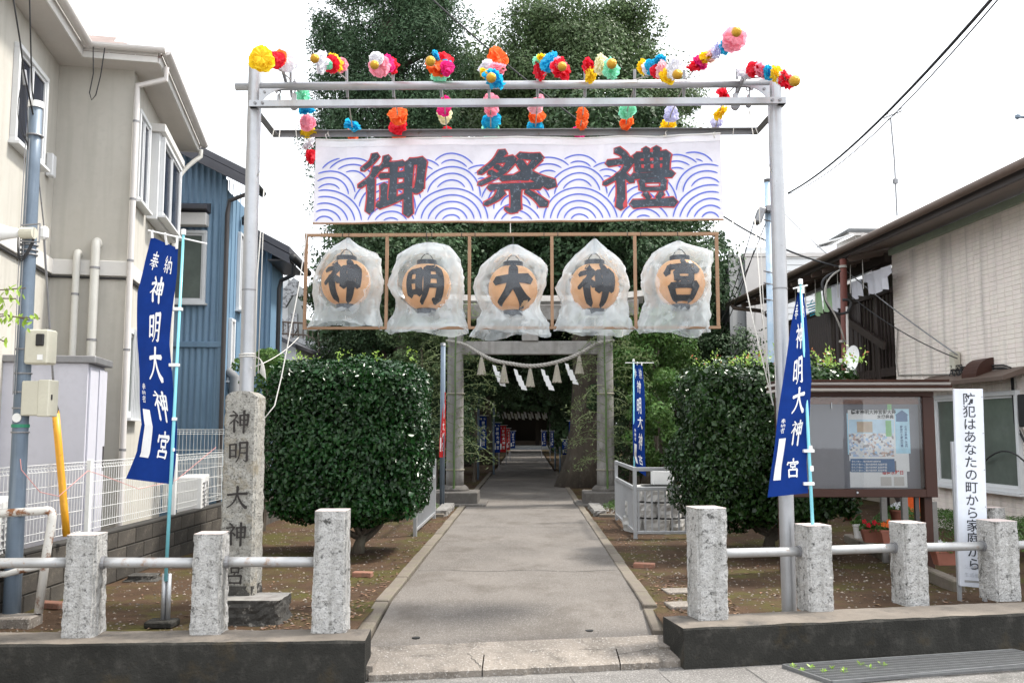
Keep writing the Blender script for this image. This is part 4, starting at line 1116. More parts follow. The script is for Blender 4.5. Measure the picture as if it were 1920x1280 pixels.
obj('wall', MB().add([(pa.x-.4,ya,0),(pb.x,yb,0),(pb.x+3,yb,0),(pa.x-.3,ya+.1,0),(pa.x-.4,ya,6.15),(pb.x,yb,6.6),(pb.x+3,yb,6.6),(pa.x-.3,ya+.1,6.15)], [(0,1,5,4),(4,5,6,7),(3,7,6,2),(0,4,7,3)]), M['grey_siding'], D2)
for k in range(7):
    z = .8 + k * .8
    obj('panel_seam', MB().bar((pa.x-.42,ya,z),(pb.x-.02,yb,z+.05),.02,.03), M['dark_frame'], D2)
D3 = thing('pitched_roof_house', 'pale house with low grey pitched roof above the brown flats', 'house')
YH = 27
def hp(px, py, Y=YH): return apx(px, py, Y)
obj('wall', MB().prism([hp(1605,560),hp(1605,440),hp(1800,440),hp(1800,560)], YH, YH+6, 'y'), M['white_siding'], D3)
ph = at(1605,440,YH)
obj('side_wall', MB().add([(ph.x,YH,3),(ph.x-.9,YH+9,3),(ph.x-.9,YH+9,ph.z),(ph.x,YH,ph.z)], [(0,1,2,3)]), M['gutter'], D3)
e0, e1, e2, e3 = at(1592,432,YH-.3), at(1690,432,YH-.3), at(1648,408,YH+3), at(1472,500,YH+10)
rr = MB().add([e0, at(1800,432,YH-.3), at(1700,405,YH+3), e2, e3, e3 + Vector((2,0,1.2)), e0 - Vector((0,0,.15)), at(1800,437,YH-.3), e3 - Vector((0,0,.15))], [(0,1,2,3),(0,3,5,4),(6,7,1,0),(8,6,0,4)])
obj('roof', rr, M['gutter'], D3)
obj('eave_gutter', MB().tube([e3, e0, at(1800,434,YH-.35)], .07, 8), M['grey_siding'], D3)
obj('downpipe', MB().tube([at(1618,436,YH-.3), at(1612,500,YH-.1)], .05, 8), M['gutter'], D3)
bx0 = at(1480,475,YH+1.5); bx1 = at(1590,470,YH-.5)
obj('balcony_rail', MB().tube([at(1520,462,YH), at(1600,440,YH-.6)], .03, 6), M['white_siding'], D3)
obj('window', MB().prism([hp(1570,478,YH-.6),hp(1570,466,YH-.6),hp(1598,462,YH-.6),hp(1598,474,YH-.6)], YH-.65, YH-.6, 'y'), M['glass_green'], D3)
setp(obj('towel', MB().sheet(lambda u, v: at(1530+u*40, 465-u*8+v*20, YH-.7) + Vector((0,.05*math.sin(u*14),0)), 16, 5), M['cloth_white'], recalc=False), 'white washing hung on the far pale house balcony', 'washing')

# television aerial
t = thing('tv_antenna', 'thin television aerial mast rising behind the brown roof', 'antenna')
YN = 19
obj('mast', MB().tube([at(1682,405,YN), at(1677,300,YN), at(1670,222,YN)], .018, 6), M['steel_dark'], t)
obj('boom', MB().tube([at(1657,222,YN), at(1692,208,YN-.1)], .012, 6), M['steel_dark'], t)
for k in range(7):
    a_ = at(1660+k*5, 221-k*2.1, YN)
    obj('element', MB().tube([a_ - Vector((.03,.25,-.02)), a_ + Vector((.03,.25,-.02))], .006, 5), M['steel_dark'], t)
obj('bracket', MB().box(at(1679,340,YN), (.08,.08,.1)), M['steel_dark'], t)
t = thing('street_lamp_arm', 'small dark lamp tip poking in at the right picture edge', 'lamp')
obj('arm', MB().tube([at(1908,219,12), at(1960,222,12)], .02, 8), M['blue_pole'], t); obj('tip', MB().lathe([(.0,-.04),(.035,-.02),(.035,.02),(0,.04)], 10, at(1908,219,12)), M['blue_pole'], t)

# ================================================================= POLES AND CABLES
t = thing('utility_pole', 'slate blue steel utility pole with meter boxes at the left picture edge', 'pole')
p0, p1 = Vector((-3.81, 6.8, -.05)), at(67, 203, 6.8)
obj('shaft', MB().tube([p0.lerp(p1, k/8) for k in range(9)], [.062 - .0018*k for k in range(9)], 18), M['blue_pole'], t, smooth=True)
def onp(py, dx=0, dy=0):
    z = at(60, py, 6.8).z; f = (z - p0.z) / (p1.z - p0.z); q = p0.lerp(p1, f); return q + Vector((dx, dy, 0))
obj('cap', MB().lathe([(.052,0),(.056,.0),(.056,.05),(.0,.06)], 18, p1), M['white_plastic'], t)
for py in (255, 460, 470, 478, 735, 765, 810, 700, 655):
    obj('band', MB().lathe([(.064,-.006),(.066,0),(.064,.006)], 18, onp(py)), M['steel_dark'], t)
mbx = obj('meter_box', MB().box(onp(652, .155, -.05), (.18,.14,.26)), M['meter_box'], t, bevel=.012)
obj('meter_dial', MB().box(onp(640, .185, -.125), (.06,.02,.09)), M['black'], mbx, bevel=.006)
obj('meter_label', MB().box(onp(672, .19, -.123), (.04,.008,.04)), M['white_plastic'], mbx)
sb = obj('switch_box', MB().box(onp(747, .15, -.03), (.21,.13,.26)), M['meter_box'], t, bevel=.008)
obj('box_lid', MB().box(onp(747, .215, -.03), (.085,.142,.275)), M['meter_box'], sb, bevel=.006)
obj('latch', MB().box(onp(745, .255, -.06), (.012,.02,.04)), M['dark_frame'], sb)
obj('number_disc', MB().tube([onp(783, .005, -.062), onp(783, .005, -.068)], .034, 16), M['white_plastic'], t)
obj('green_tape', MB().lathe([(.064,-.012),(.064,.012)], 18, onp(798)), mat('green_tape', (.02,.22,.12), .5), t)
obj('clamp', MB().box(onp(440, -.0, -.055), (.12,.04,.03)), M['steel_dark'], t)
for k in range(2): obj('riser_cable', MB().tube([onp(265, -.03+.03*k, -.066), onp(500, -.035+.03*k, -.068), onp(740, -.03+.02*k, -.07)] , .0035, 6), M['steel_dark'], t)
for k in range(3): obj('drip_loop', MB().tube(arc(onp(440+k*8,-.06,-.05), onp(530,-.02,-.12), onp(445+k*6,.07,-.06), 10), .005, 5), M['black_rubber'], t)
t = thing('loudspeaker', 'white horn loudspeaker clamped to the blue utility pole', 'loudspeaker')
c = at(40, 437, 6.7)
obj('driver', MB().tube([c + Vector((-.0,0,0)), c + Vector((.10,0,0))], .045, 14), M['meter_box'], t)
obj('horn', MB().tube([c + Vector((0,0,0)), c + Vector((-.06,0,0)), c + Vector((-.14,-.02,0)), c + Vector((-.24,-.04,0))], [.03,.04,.06,.11], 16), M['white_plastic'], t, smooth=True)
obj('bracket', MB().tube([c + Vector((.0,0,.06)), c + Vector((.14,0,.07)), c + Vector((.14,0,-.07)), c + Vector((0,0,-.06))], .007, 6), M['steel_dark'], t)
# guy wire with yellow cover
t = thing('guy_wire', 'stay wire with bright yellow plastic cover slanting down behind the mesh fence', 'guy wire')
g0_, g1_ = at(104, 770, 7.6), at(125, 1005, 7.6)
obj('cover', MB().tube([g0_.lerp(g1_, k/4) for k in range(5)], .030, 14), M['yellow_cover'], t, smooth=True)
obj('cover_tip', MB().tube([g0_ + Vector((0,0,.06)), g0_ + Vector((0,0,.0)), g0_ + Vector((0,0,-.02))], [.012,.031,.033], 12), M['black'], t)
gi = at(82, 437, 7.2)
obj('stay_wire', MB().tube([g0_, at(92,600,7.4), gi], .009, 6), M['steel_dark'], t)
obj('insulator', MB().box(gi, (.07,.07,.11)), M['white_plastic'], t, bevel=.02)
obj('upper_wire', MB().tube([gi + Vector((0,0,.05)), at(72,330,7.0), at(66,205,6.85)], .006, 6), M['steel_dark'], t)
def cable(label, pts, r=.012, m='black_rubber', n=14, cat='cable', nm='overhead_cable'):
    P = [Vector(p) for p in pts]
    o = obj(nm, MB().tube(P, r, 7), M[m], smooth=True); return setp(o, label, cat)
def sag(a, b, s, n=16): return [Vector(a).lerp(Vector(b), k/n) - Vector((0,0,4*s*(k/n)*(1-k/n))) for k in range(n+1)]
cable('black service cable dropping from the top left onto the blue pole cap, left strand', [at(22,-20,6.0), at(38,80,6.3), at(44,130,6.6), at(62,215,6.75)], .006)
cable('black service cable dropping from the top left onto the blue pole, right strand', [at(55,-20,6.0), at(58,100,6.4), at(60,170,6.7), at(66,205,6.8)], .0055)
t = thing('cable_splice', 'tangle of spliced wires beside the top of the blue pole', 'cable splice')
for k in range(4): obj('splice_wire', MB().tube(arc(at(46,135+k*3,6.7), at(18+k*12,230,6.6), at(52,268+k*4,6.75), 10), .0032, 5), M['black_rubber'], t)
obj('splice_body', MB().tube([at(45,132,6.65), at(48,160,6.66)], .018, 8), M['steel_dark'], t)

# telegraph cable bundle upper right
cable('thick black twisted power cable rising to the top right corner', sag(at(1478,362,22), at(1880,-25,9), .25), .020)
cable('thinner companion wire under the thick cable at upper right', sag(at(1478,364,22), at(1892,-25,9), .34), .009)
cable('long black cable crossing above the left trees behind the gate top', sag(at(790,-20,16), at(1360,408,16), .25, 24), .016)
cable('black cable from behind the banner corner to the rusty pole', sag(at(1360,408,16), at(1588,503,14.8), .12), .016)
cable('blue green service wires from the rusty pole down to the tiled wall', sag(at(1470,400,18), at(1795,665,12.5), .12), .010, 'steel_dark')
cable('second service wire running to the tiled wall junction box', sag(at(1583,545,14.8), at(1795,672,12.5), .10), .008, 'black_rubber')
for k, (a_, b_) in enumerate((((1418,400),(1350,610)), ((1414,470),(1345,640)), ((1435,420),(1352,600)))):
    cable(['thin wire slanting left from the lamp box', 'lowest thin wire behind the last lantern', 'thin wire from the slim pole to behind the lantern frame'][k], sag(at(*a_, 14), at(*b_, 18), .1), .008)
# slim pale pole behind right gate pole
t = thing('lamp_pole', 'slim pale blue pole with a lamp box behind the right gate pole', 'pole')
b_ = at(1446, 640, 14); b_.z = 0; tp = at(1439, 342, 14)
obj('shaft', MB().tube([b_, b_.lerp(tp, .5), tp], [.075,.062,.05], 14), M['pale_blue_pole'], t, smooth=True)
obj('cap', MB().lathe([(.05,0),(.055,0),(.055,.05),(0,.06)], 14, tp), M['dark_frame'], t)
obj('lamp_box', MB().box(at(1424,405,13.9), (.10,.22,.26), M=Matrix.Rotation(.35,3,'Y')), M['steel_dark'], t, bevel=.02)
obj('transformer', MB().box(at(1446,392,13.9), (.18,.16,.10)), M['steel_dark'], t, bevel=.01)
for py in (388, 412, 508, 530, 560): obj('step_bolt', MB().tube([at(1432,py,13.95), at(1452,py+4,13.95)], .012, 6), M['steel_dark'], t)
# rusty pole with cable coil
t = thing('rusty_pole', 'rusty dark red pipe pole with looped cables in front of the flats', 'pole')
b_ = at(1580,690,14.6); b_.z = 0; tp = at(1581,486,14.6)
obj('shaft', MB().tube([b_, tp], .055, 14), M['rust_pole'], t, smooth=True)
obj('cable_loop', MB().tube(arc(at(1575,508,14.5), at(1530,520,14.4), at(1545,545,14.4))+arc(at(1545,550,14.4), at(1555,600,14.4), at(1590,585,14.4))+arc(at(1590,583,14.4), at(1605,560,14.4), at(1580,562,14.4)), .022, 8), M['black_rubber'], t, smooth=True)
obj('cable_loop', MB().tube(arc(at(1575,506,14.45), at(1540,525,14.35), at(1548,560,14.35))+arc(at(1550,565,14.35), at(1575,600,14.35), at(1583,640,14.5)), .014, 8), M['rope'], t, smooth=True)
obj('conduit', MB().tube([at(1588,575,14.5), at(1590,690,14.5)], .02, 8), M['gutter'], t)
for py in (500, 640): obj('clamp', MB().lathe([(.062,-.02),(.062,.02)], 12, at(1580.5,py,14.6)), M['rope'], t)
# satellite dish
t = thing('satellite_dish', 'white oval satellite dish above the right hedge', 'satellite dish')
c = at(1597, 672, 12.6)
q = Vector((-.95,-.62,.25)).normalized(); ux = q.cross(Vector((0,0,1))).normalized(); uz = ux.cross(q)
mb = MB(); n = 28
for r in range(6):
    for k in range(n):
        a_ = 2*math.pi*k/n; rr_ = r/5
        mb.v.append(tuple(c + ux*.15*rr_*math.cos(a_)*.8 + uz*.19*rr_*math.sin(a_) - q*.05*(1-rr_**2)))
for r in range(5):
    for k in range(n): mb.f.append((r*n+k, r*n+(k+1)%n, (r+1)*n+(k+1)%n, (r+1)*n+k))
o = obj('reflector', mb, M['white_plastic'], t, smooth=True)
obj('feed_arm', MB().tube([c - uz*.18, c + q*.22 - uz*.10], .01, 6), M['steel'], t); obj('feed_horn', MB().box(c + q*.22 - uz*.09, (.04,.04,.06)), M['gutter'], t, bevel=.008)
obj('mast', MB().tube([c - q*.06 - Vector((0,0,.05)), c - q*.06 - Vector((0,0,.9)), ], .02, 8), M['steel_dark'], t)

# rusty white barrier at the left
t = thing('pipe_barrier', 'white painted pipe barrier flaking with rust beside the blue pole', 'barrier')
obj('frame', MB().tube([at(-60,962,6.75), at(0,962,6.75), at(80,957,6.75)] + arc(at(88,956,6.75), at(100,957,6.75), at(98,972,6.75)) + [at(88,1030,6.75), at(72,1148,6.75)], .031, 14), M['white_rust'], t, smooth=True)
obj('lower_rail', MB().tube([at(-60,1076,6.75), at(10,1076,6.75), at(40,1068,6.75), at(82,1060,6.75)], .024, 12), M['white_rust'], t, smooth=True)

# ================================================================= STEEL GATE FRAME
t = thing('steel_gate_frame', 'tall grey steel pole gate frame spanning the approach path', 'gate frame')
YP = 7.28
PLx, PRx = -2.262, 2.045
for x in (PLx, PRx):
    tops = 4.43 if x < 0 else 4.36
    obj('pole', MB().tube([(x,YP,-.05),(x,YP,2.2),(x,YP,tops)], [.058,.0575,.057], 22), M['steel'], t, smooth=False)
    smooth_auto(t.children[-1])
    o = obj('pole_cap', MB().lathe([(.057,0),(.059,0),(.059,.035),(.04,.045),(0,.047)], 22, (x,YP,tops)), M['steel'], t)
    # quadrant gusset
    s = 1 if x < 0 else -1
    g = [(x+s*.055,4.22),(x+s*.30,4.22)] + [(x+s*(.30-.24*math.sin(a)), 4.22-.18*(1-math.cos(a))) for a in [k*math.pi/2/7 for k in range(1,8)]] + [(x+s*.055,4.02)]
    gs = obj('gusset', MB().prism(g, YP-.065, YP-.057, 'y'), M['steel'], t)
    for dx, z in ((.10,4.19),(.20,4.19),(.09,4.09)): obj('bolt', MB().tube([(x+s*dx,YP-.075,z),(x+s*dx,YP-.06,z)], .011, 8), M['steel_dark'], gs)
    obj('seam_ring', MB().lathe([(.0595,-.006),(.0605,0),(.0595,.006)], 22, (x,YP,2.55)), M['steel_dark'], t)
obj('top_pipe', MB().tube([(PLx-.16,YP+.0,4.262),(PRx+.16,YP+.0,4.262)], .034, 18), M['steel'], t, smooth=True)
YF, YK, ZF = 7.16, 7.95, 4.075
xl, xr = at(467,193,YF).x, at(1474,193,YF).x
xl2, xr2 = at(513,255,YK).x, at(1420,255,YK).x
obj('front_angle', MB().bx(xl,xr,YF-.003,YF+.003,ZF-.026,ZF+.026).bx(xl,xr,YF+.003,YF+.05,ZF-.026,ZF-.020), M['steel'], t)
obj('rear_angle', MB().bx(xl2,xr2,YK-.003,YK+.003,ZF-.026,ZF+.026).bx(xl2,xr2,YK-.05,YK-.003,ZF+.020,ZF+.026), M['steel_dark'], t)
for a_, b_ in ((xl, xl2), (xr, xr2)):
    obj('side_angle', MB().bar((a_,YF+.01,ZF),(b_,YK-.005,ZF), .006, .052).bar((a_+(.03 if a_<0 else -.03),YF+.01,ZF-.023),(b_+(.03 if a_<0 else -.03),YK-.005,ZF-.023), .055, .006), M['steel_dark'], t)
    for k in range(2): obj('bolt', MB().tube([(a_ + (.03+.06*k)*(1 if a_<0 else -1)+ (.02 if a_<0 else -.02),YF-.014,ZF),(a_ + (.03+.06*k)*(1 if a_<0 else -1)+(.02 if a_<0 else -.02),YF-.002,ZF)], .012, 8), M['steel_dark'], t)
def pulley(px, py, label, big=1.0):
    c = at(px, py, 7.3)
    p = thing('pulley', label, 'pulley', c, 0, 'pulleys hanging from the top pipe')
    obj('hook', MB().tube([(0,0,.16*big),(0.012,0,.10*big),(0,0,.05)], .006, 6), M['steel_dark'], p)
    obj('shackle', MB().tube([(.018*math.cos(k*.7),0,.13*big+.018*math.sin(k*.7)) for k in range(10)], .005, 5), M['steel_dark'], p)
    obj('housing', MB().box((0,0,.02), (.03*big,.04,.09*big)), M['steel'], p, bevel=.006)
    obj('wheel', MB().tube([(0,-.02,-.03),(0,.02,-.03)], .028*big, 16), M['steel_dark'], p)
pulley(523, 190, 'small pulley nearest the left gate pole', .8); pulley(551, 192, 'larger pulley right of the small left one', 1.25)
pulley(1379, 192, 'larger pulley left of the small right one', 1.25); pulley(1404, 190, 'small pulley nearest the right gate pole', .8)
def cord(label, pts, r=.0045, m='cord'): return setp(obj('cord', MB().tube([Vector(p) for p in pts], r, 6), M[m], smooth=True), label, 'cord')
cord('thin cord from left pulley down to the left gate pole', [at(523,205,7.3), at(500,300,7.28), at(483,330,7.25)], .003)
cord('thin cord from the larger left pulley down to the lantern frame corner', [at(551,205,7.3), at(573,440,7.85)], .003)
cord('long slack cord falling from the left pulley past the left pole', [at(530,205,7.3), at(515,320,7.25), at(493,440,7.2), at(484,700,7.2)], .004)
cord('white cord hanging right beside the left gate pole', [at(497,330,7.2), at(482,520,7.2), at(478,705,7.2)], .005)
cord('white cord loop trailing over the left hedge edge', [at(575,440,7.85), at(560,540,7.6), at(528,705,7.4), at(515,760,7.3), at(487,795,7.2)], .005)
cord('thin cord from the right pulley down to the right gate pole', [at(1404,205,7.3), at(1425,262,7.28), at(1447,325,7.25)], .003)
cord('thin cord from the larger right pulley to the banner corner', [at(1379,205,7.3), at(1360,400,7.9)], .003)
cord('long cord falling beside the right gate pole on its left', [at(1404,205,7.3), at(1420,300,7.3), at(1428,500,7.3), at(1438,700,7.25)], .004)
for k, (a_, b_) in enumerate((((1372,408),(1450,760)), ((1415,410),(1446,740)), ((1452,400),(1455,745)))):
    cord(['white halyard slanting across the right hedge to the pole', 'middle white halyard running down to the right gate pole', 'white halyard nearest the right gate pole'][k], [at(*a_,7.6), at((a_[0]+b_[0])/2-3, (a_[1]+b_[1])/2, 7.4), at(*b_, 7.2)], .005)
t = thing('cord_tie', 'white cord lashing with frayed tail round the left gate pole', 'cord')
zt_ = at(470,672,YP).z
obj('lashing', MB().tube([(PLx + .064*math.cos(a_*.5), YP + .064*math.sin(a_*.5), zt_ + .0015*a_) for a_ in range(30)], .006, 6), M['cord'], t)
for k in range(7): obj('tail_strand', MB().tube(arc((PLx+.06,YP-.04,zt_), (PLx+.16,YP-.07,zt_+.03), (PLx+.12+.02*k*.4,YP-.05,zt_-.12-.008*k)), .003, 4), M['cord'], t)
cable('pink and white string strung from the left pole to the small gabled shed', sag(at(470,690,7.2), at(560,632,12), .05), .004, 'pink_string' if 'pink_string' in M else 'cord', cat='string', nm='string')
M['pink_string'] = mat('pink_string', (.62,.28,.26), .8)
cable('pink string sagging along the white mesh fence', [at(38,700+160,6.75), at(40,880,6.75), at(75,922,6.8), at(110,930,7.2), at(165,882,7.8), at(190,890,8.2), at(260,916,9), at(330,900,9.6), at(405,838,10.5)], .003, 'pink_string', cat='string', nm='string')

# ---------------------------------------------------------------- paper flower sprays
def pompom_mesh(name, seed):
    r_ = random.Random(seed); mb = MB()
    n = 36
    for L in range(6):
        tilt = Matrix.Rotation(r_.uniform(-.5,.5), 3, 'X') @ Matrix.Rotation(r_.uniform(-.5,.5), 3, 'Y')
        cup = -.9 + L * .38; ph = r_.random() * 6; R_ = 1.0 - .07 * abs(L - 2.2)
        b = len(mb.v)
        for ring in range(5):
            q = ring / 4
            for k in range(n):
                a = 2 * math.pi * k / n
                ruff = .16 * q * math.sin(a * 9 + ph + L) + .10 * q * math.sin(a * 5 + 2*ph) + r_.uniform(-.09,.09) * q
                rad = R_ * (.08 + .92 * math.sin(q * 1.45)) * (1 + .12 * q * math.sin(a * 3 + ph) + r_.uniform(-.05,.05)*q)
                z = cup * (1 - .5 * (1 - q)) * math.cos(q * 1.1) * .75 + ruff + (cup * .25)
                # wrap each petal layer round a ball
                rr2 = rad * math.cos(cup * .55)
                mb.v.append(tuple(tilt @ Vector((rr2 * math.cos(a), rr2 * math.sin(a), z * .75))))
        for ring in range(4):
            for k in range(n):
                mb.f.append((b+ring*n+k, b+ring*n+(k+1)%n, b+(ring+1)*n+(k+1)%n, b+(ring+1)*n+k))
    return mb.mesh(name, smooth=False, recalc=False)
PM = {}
def pom(color, var):
    key = (color, var)
    if key not in PM:
        me = pompom_mesh('paper_flower', var + 3); me.materials.append(PAP[color]); PM[key] = me
    return PM[key]
BALL = MB().lathe([(0,-1)] + [(math.sin(a)*(1+.03*math.sin(a*9)), -math.cos(a)) for a in [k*math.pi/10 for k in range(1,10)]] + [(0,1)], 14).mesh('gilt_ball', smooth=True); BALL.materials.append(PAP['gold'])
SP = [
 ('yellow tipped paper flower spray above the left gate pole', (545,150), [(490,112,'yellow',20),(518,112,'red',14),(525,108,'orange',12),(537,113,'white',20)], None, (568,262), [(568,178,'mint',16),(575,204,'blue',15),(577,231,'pink',14),(578,247,'yellow',14),(578,268,'white',14),(583,293,'red',13)]),
 ('white and yellow paper flower spray with gilt ball, second from left', (650,150), [(603,117,'white',18),(622,120,'red',14),(629,118,'yellow',15),(640,122,'pink',12),(613,122,'mint',9)], (590,110,9), (660,262), [(660,236,'blue',15),(661,252,'orange',13)]),
 ('pink and red paper flower spray with gilt ball, third from left', (737,150), [(712,124,'pink',17),(706,110,'white',11),(728,120,'magenta',14),(737,125,'red',13)], (702,122,9), (746,262), [(746,217,'orange',17),(746,236,'red',17),(747,252,'orange',14)]),
 ('orange and mint paper flower spray with gilt ball, fourth from left', (827,150), [(818,126,'orange',18),(834,112,'red',13),(836,126,'blue',12),(838,128,'magenta',12),(826,138,'mint',15),(817,104,'blue',9)], (807,115,10), (838,262), [(833,190,'magenta',12),(833,203,'magenta',15),(833,216,'cream',15),(838,249,'red',11)]),
 ('orange flower spray with gilt ball in blue petals near the path centre', (917,165), [(932,110,'orange',17),(911,125,'white',13),(933,128,'pink',14),(912,140,'yellow',12),(925,148,'blue',19)], (921,146,10), (920,262), [(920,190,'pink',14),(920,204,'pink',14),(921,226,'blue',17),(920,246,'mint',16)]),
 ('red mint and blue paper flower spray, fifth from the right end', (1008,152), [(1012,134,'red',15),(1012,120,'mint',14),(1020,113,'yellow',12),(1030,117,'blue',17),(1048,126,'pink',16),(1052,130,'red',18)], (1054,125,9), (1004,262), [(1008,190,'pink',14),(1004,202,'rose',13),(1006,216,'orange',15),(1004,238,'blue',15)]),
 ('red cream and mint paper flower spray, fourth from the right end', (1097,152), [(1108,141,'yellow',13),(1105,127,'red',15),(1127,122,'cream',16),(1145,130,'mint',17)], (1147,120,10), (1086,262), [(1093,214,'orange',12),(1091,230,'orange',13),(1086,249,'magenta',13)]),
 ('yellow and white paper flower spray with gilt ball, third from the right end', (1190,150), [(1206,125,'yellow',12),(1215,128,'white',11),(1222,126,'blue',12),(1232,133,'red',11),(1237,112,'blue',10),(1241,131,'rose',14),(1266,127,'white',18),(1253,143,'yellow',14)], (1270,140,10), (1172,262), [(1176,207,'mint',16),(1175,229,'orange',15),(1173,247,'blue',11)]),
 ('paper flower spray pointing up to the sky with pink and gold tip', (1283,152), [(1306,123,'red',15),(1314,117,'magenta',13),(1327,107,'yellow',14),(1333,103,'rose',12),(1346,93,'lavender',15),(1361,87,'blue',13),(1376,74,'pink',19)], (1381,60,10), (1252,262), [(1258,214,'lavender',15),(1252,237,'yellow',17)]),
 ('multicoloured paper flower spray above the right gate pole', (1382,150), [(1397,136,'white',14),(1412,130,'red',12),(1427,132,'pink',13),(1441,137,'blue',12),(1457,140,'yellow',14),(1467,147,'white',11),(1475,150,'red',16)], (1490,152,11), (1340,262), [(1357,180,'red',16),(1350,212,'yellow',14),(1344,229,'lavender',12),(1340,247,'orange',12)]),
]
for si, (lab, base, ups, ball, low, downs) in enumerate(SP):
    s = thing('flower_spray', lab, 'paper flowers', at(base[0], 160, 7.34), 0, 'paper flower sprays on the gate top')
    org = s.location.copy()
    far = ups[0] if ball is None else ball
    tip = Vector(at(far[0], far[1], 6.75)) - org
    b0_ = Vector(at(base[0], base[1], 7.32)) - org
    n_ = len(ups)
    xs = [u[0] for u in ups]; lo_, hi_ = min(xs + [base[0]]), max(xs + [base[0]])
    for k, (px, py, c, rpx) in enumerate(ups):
        f = abs(px - base[0]) / max(1, max(abs(far[0] - base[0]), abs(px - base[0])))
        if abs(far[0] - base[0]) < 15: f = (k + 1) / n_
        Y = 7.26 - .50 * f
        p = at(px, py, Y)
        o = link('paper_flower', pom(c, (k + si) % 4), None, s)
        r_ = rpx / 1700 * Y * 1.3
        o.location = p - org; o.scale = (r_, r_, r_ * rnd.uniform(.75, .95)); o.rotation_euler = (rnd.uniform(0, 3), rnd.uniform(0, 3), rnd.uniform(0, 6))
        if k == n_ - 1 or ball is None: pass
    if ball:
        o = link('gilt_ball', BALL, None, s); r_ = ball[2] / 1700 * 6.68; o.location = Vector(at(ball[0], ball[1], 6.66)) - org; o.scale = (r_,)*3
    for k, (px, py, c, rpx) in enumerate(downs):
        Y = 7.42 + .9 * (k + 1) / (len(downs) + 1)
        Y = min(8.05, Y)
        o = link('paper_flower', pom(c, (k + si + 1) % 4), None, s); r_ = rpx / 1700 * Y * 1.15
        o.location = Vector(at(px, py, Y)) - org; o.scale = (r_, r_, r_ * rnd.uniform(.75, .95)); o.rotation_euler = (rnd.uniform(0, 3), rnd.uniform(0, 3), rnd.uniform(0, 6))
    lowp = Vector(at(downs[-1][0], min(downs[-1][1], 250), 8.0)) - org
    firstlow = Vector(at(downs[0][0], downs[0][1], 7.6)) - org
    mid = Vector(at(base[0], 160, 7.32)) - org
    obj('rod', MB().tube([tip] + [b0_ * .5 + tip * .5 + Vector((0,0,.03))] + [b0_, mid, firstlow, lowp], .0055, 6), M['rope'], s)
    obj('socket', MB().tube([b0_ + (b0_-mid).normalized()*.09, mid, mid + (mid-b0_).normalized()*.06 + Vector((0,.04,-.03))], .012, 8), M['steel_dark'], s)
for (x0_, x1_, lab) in ((538,548,'short dark steel bracket on the left end of the top pipe'), (1380,1398,'short dark steel bracket on the right end of the top pipe')):
    setp(obj('steel_bracket', MB().bar(at(x0_ if x0_ < 900 else 1376,188 if x0_ > 900 else 160,7.35), at(x0_-8 if x0_ < 900 else 1396,132 if x0_ < 900 else 140,7.2), .02, .03), M['steel_dark']), lab, 'bracket')

# ================================================================= FESTIVAL BANNER
BN = thing('festival_banner', 'wide white cloth banner with blue wave pattern and three big characters', 'banner')
YBn = 7.93
c00, c10, c01, c11 = at(592,262,YBn), at(1350,252,YBn), at(586,419,YBn-.02), at(1357,412,YBn-.02)
def bn(u, v, h=0.0):
    p = (c00.lerp(c10, u)).lerp(c01.lerp(c11, u), v)
    fold = mnoise.fractal(Vector((u * 16, v * 1.2 + u * 2, 1)), 1, 2, 3)
    p.y += .012 * math.sin(u * 11 + v * 2) + .020 * fold * (.5 + .8 * abs(v - .45)) + .006 * math.sin(u * 31 + v * 5) - h
    p.z -= .010 * abs(math.sin(u * 12.5)) * (1 - v) ** 2
    p.z += .006 * math.sin(u * 7) * (1 - v)
    return p
obj('cloth', MB().sheet(lambda u, v: bn(u, v, .0), 200, 24), M['banner_cloth'], BN, smooth=True, recalc=False)
BWm, BHm = (c10 - c00).length, (c01 - c00).length
obj('bottom_batten', MB().tube([bn(k/20, 1.0, .004) for k in range(21)], .009, 6), M['wood_frame'], BN)
obj('top_batten', MB().tube([bn(k/20, 0.0, .004) for k in range(21)], .008, 6), M['white_plastic'], BN)
obj('hem', MB().sheet(lambda u, v: bn(u, v*.075+.01, .0035), 60, 1), M['banner_plastic'], BN, smooth=True, recalc=False)
def pxu(px): return (px - 588) / (1355 - 588)
def pyv(py): return (py - 256) / (416 - 256)
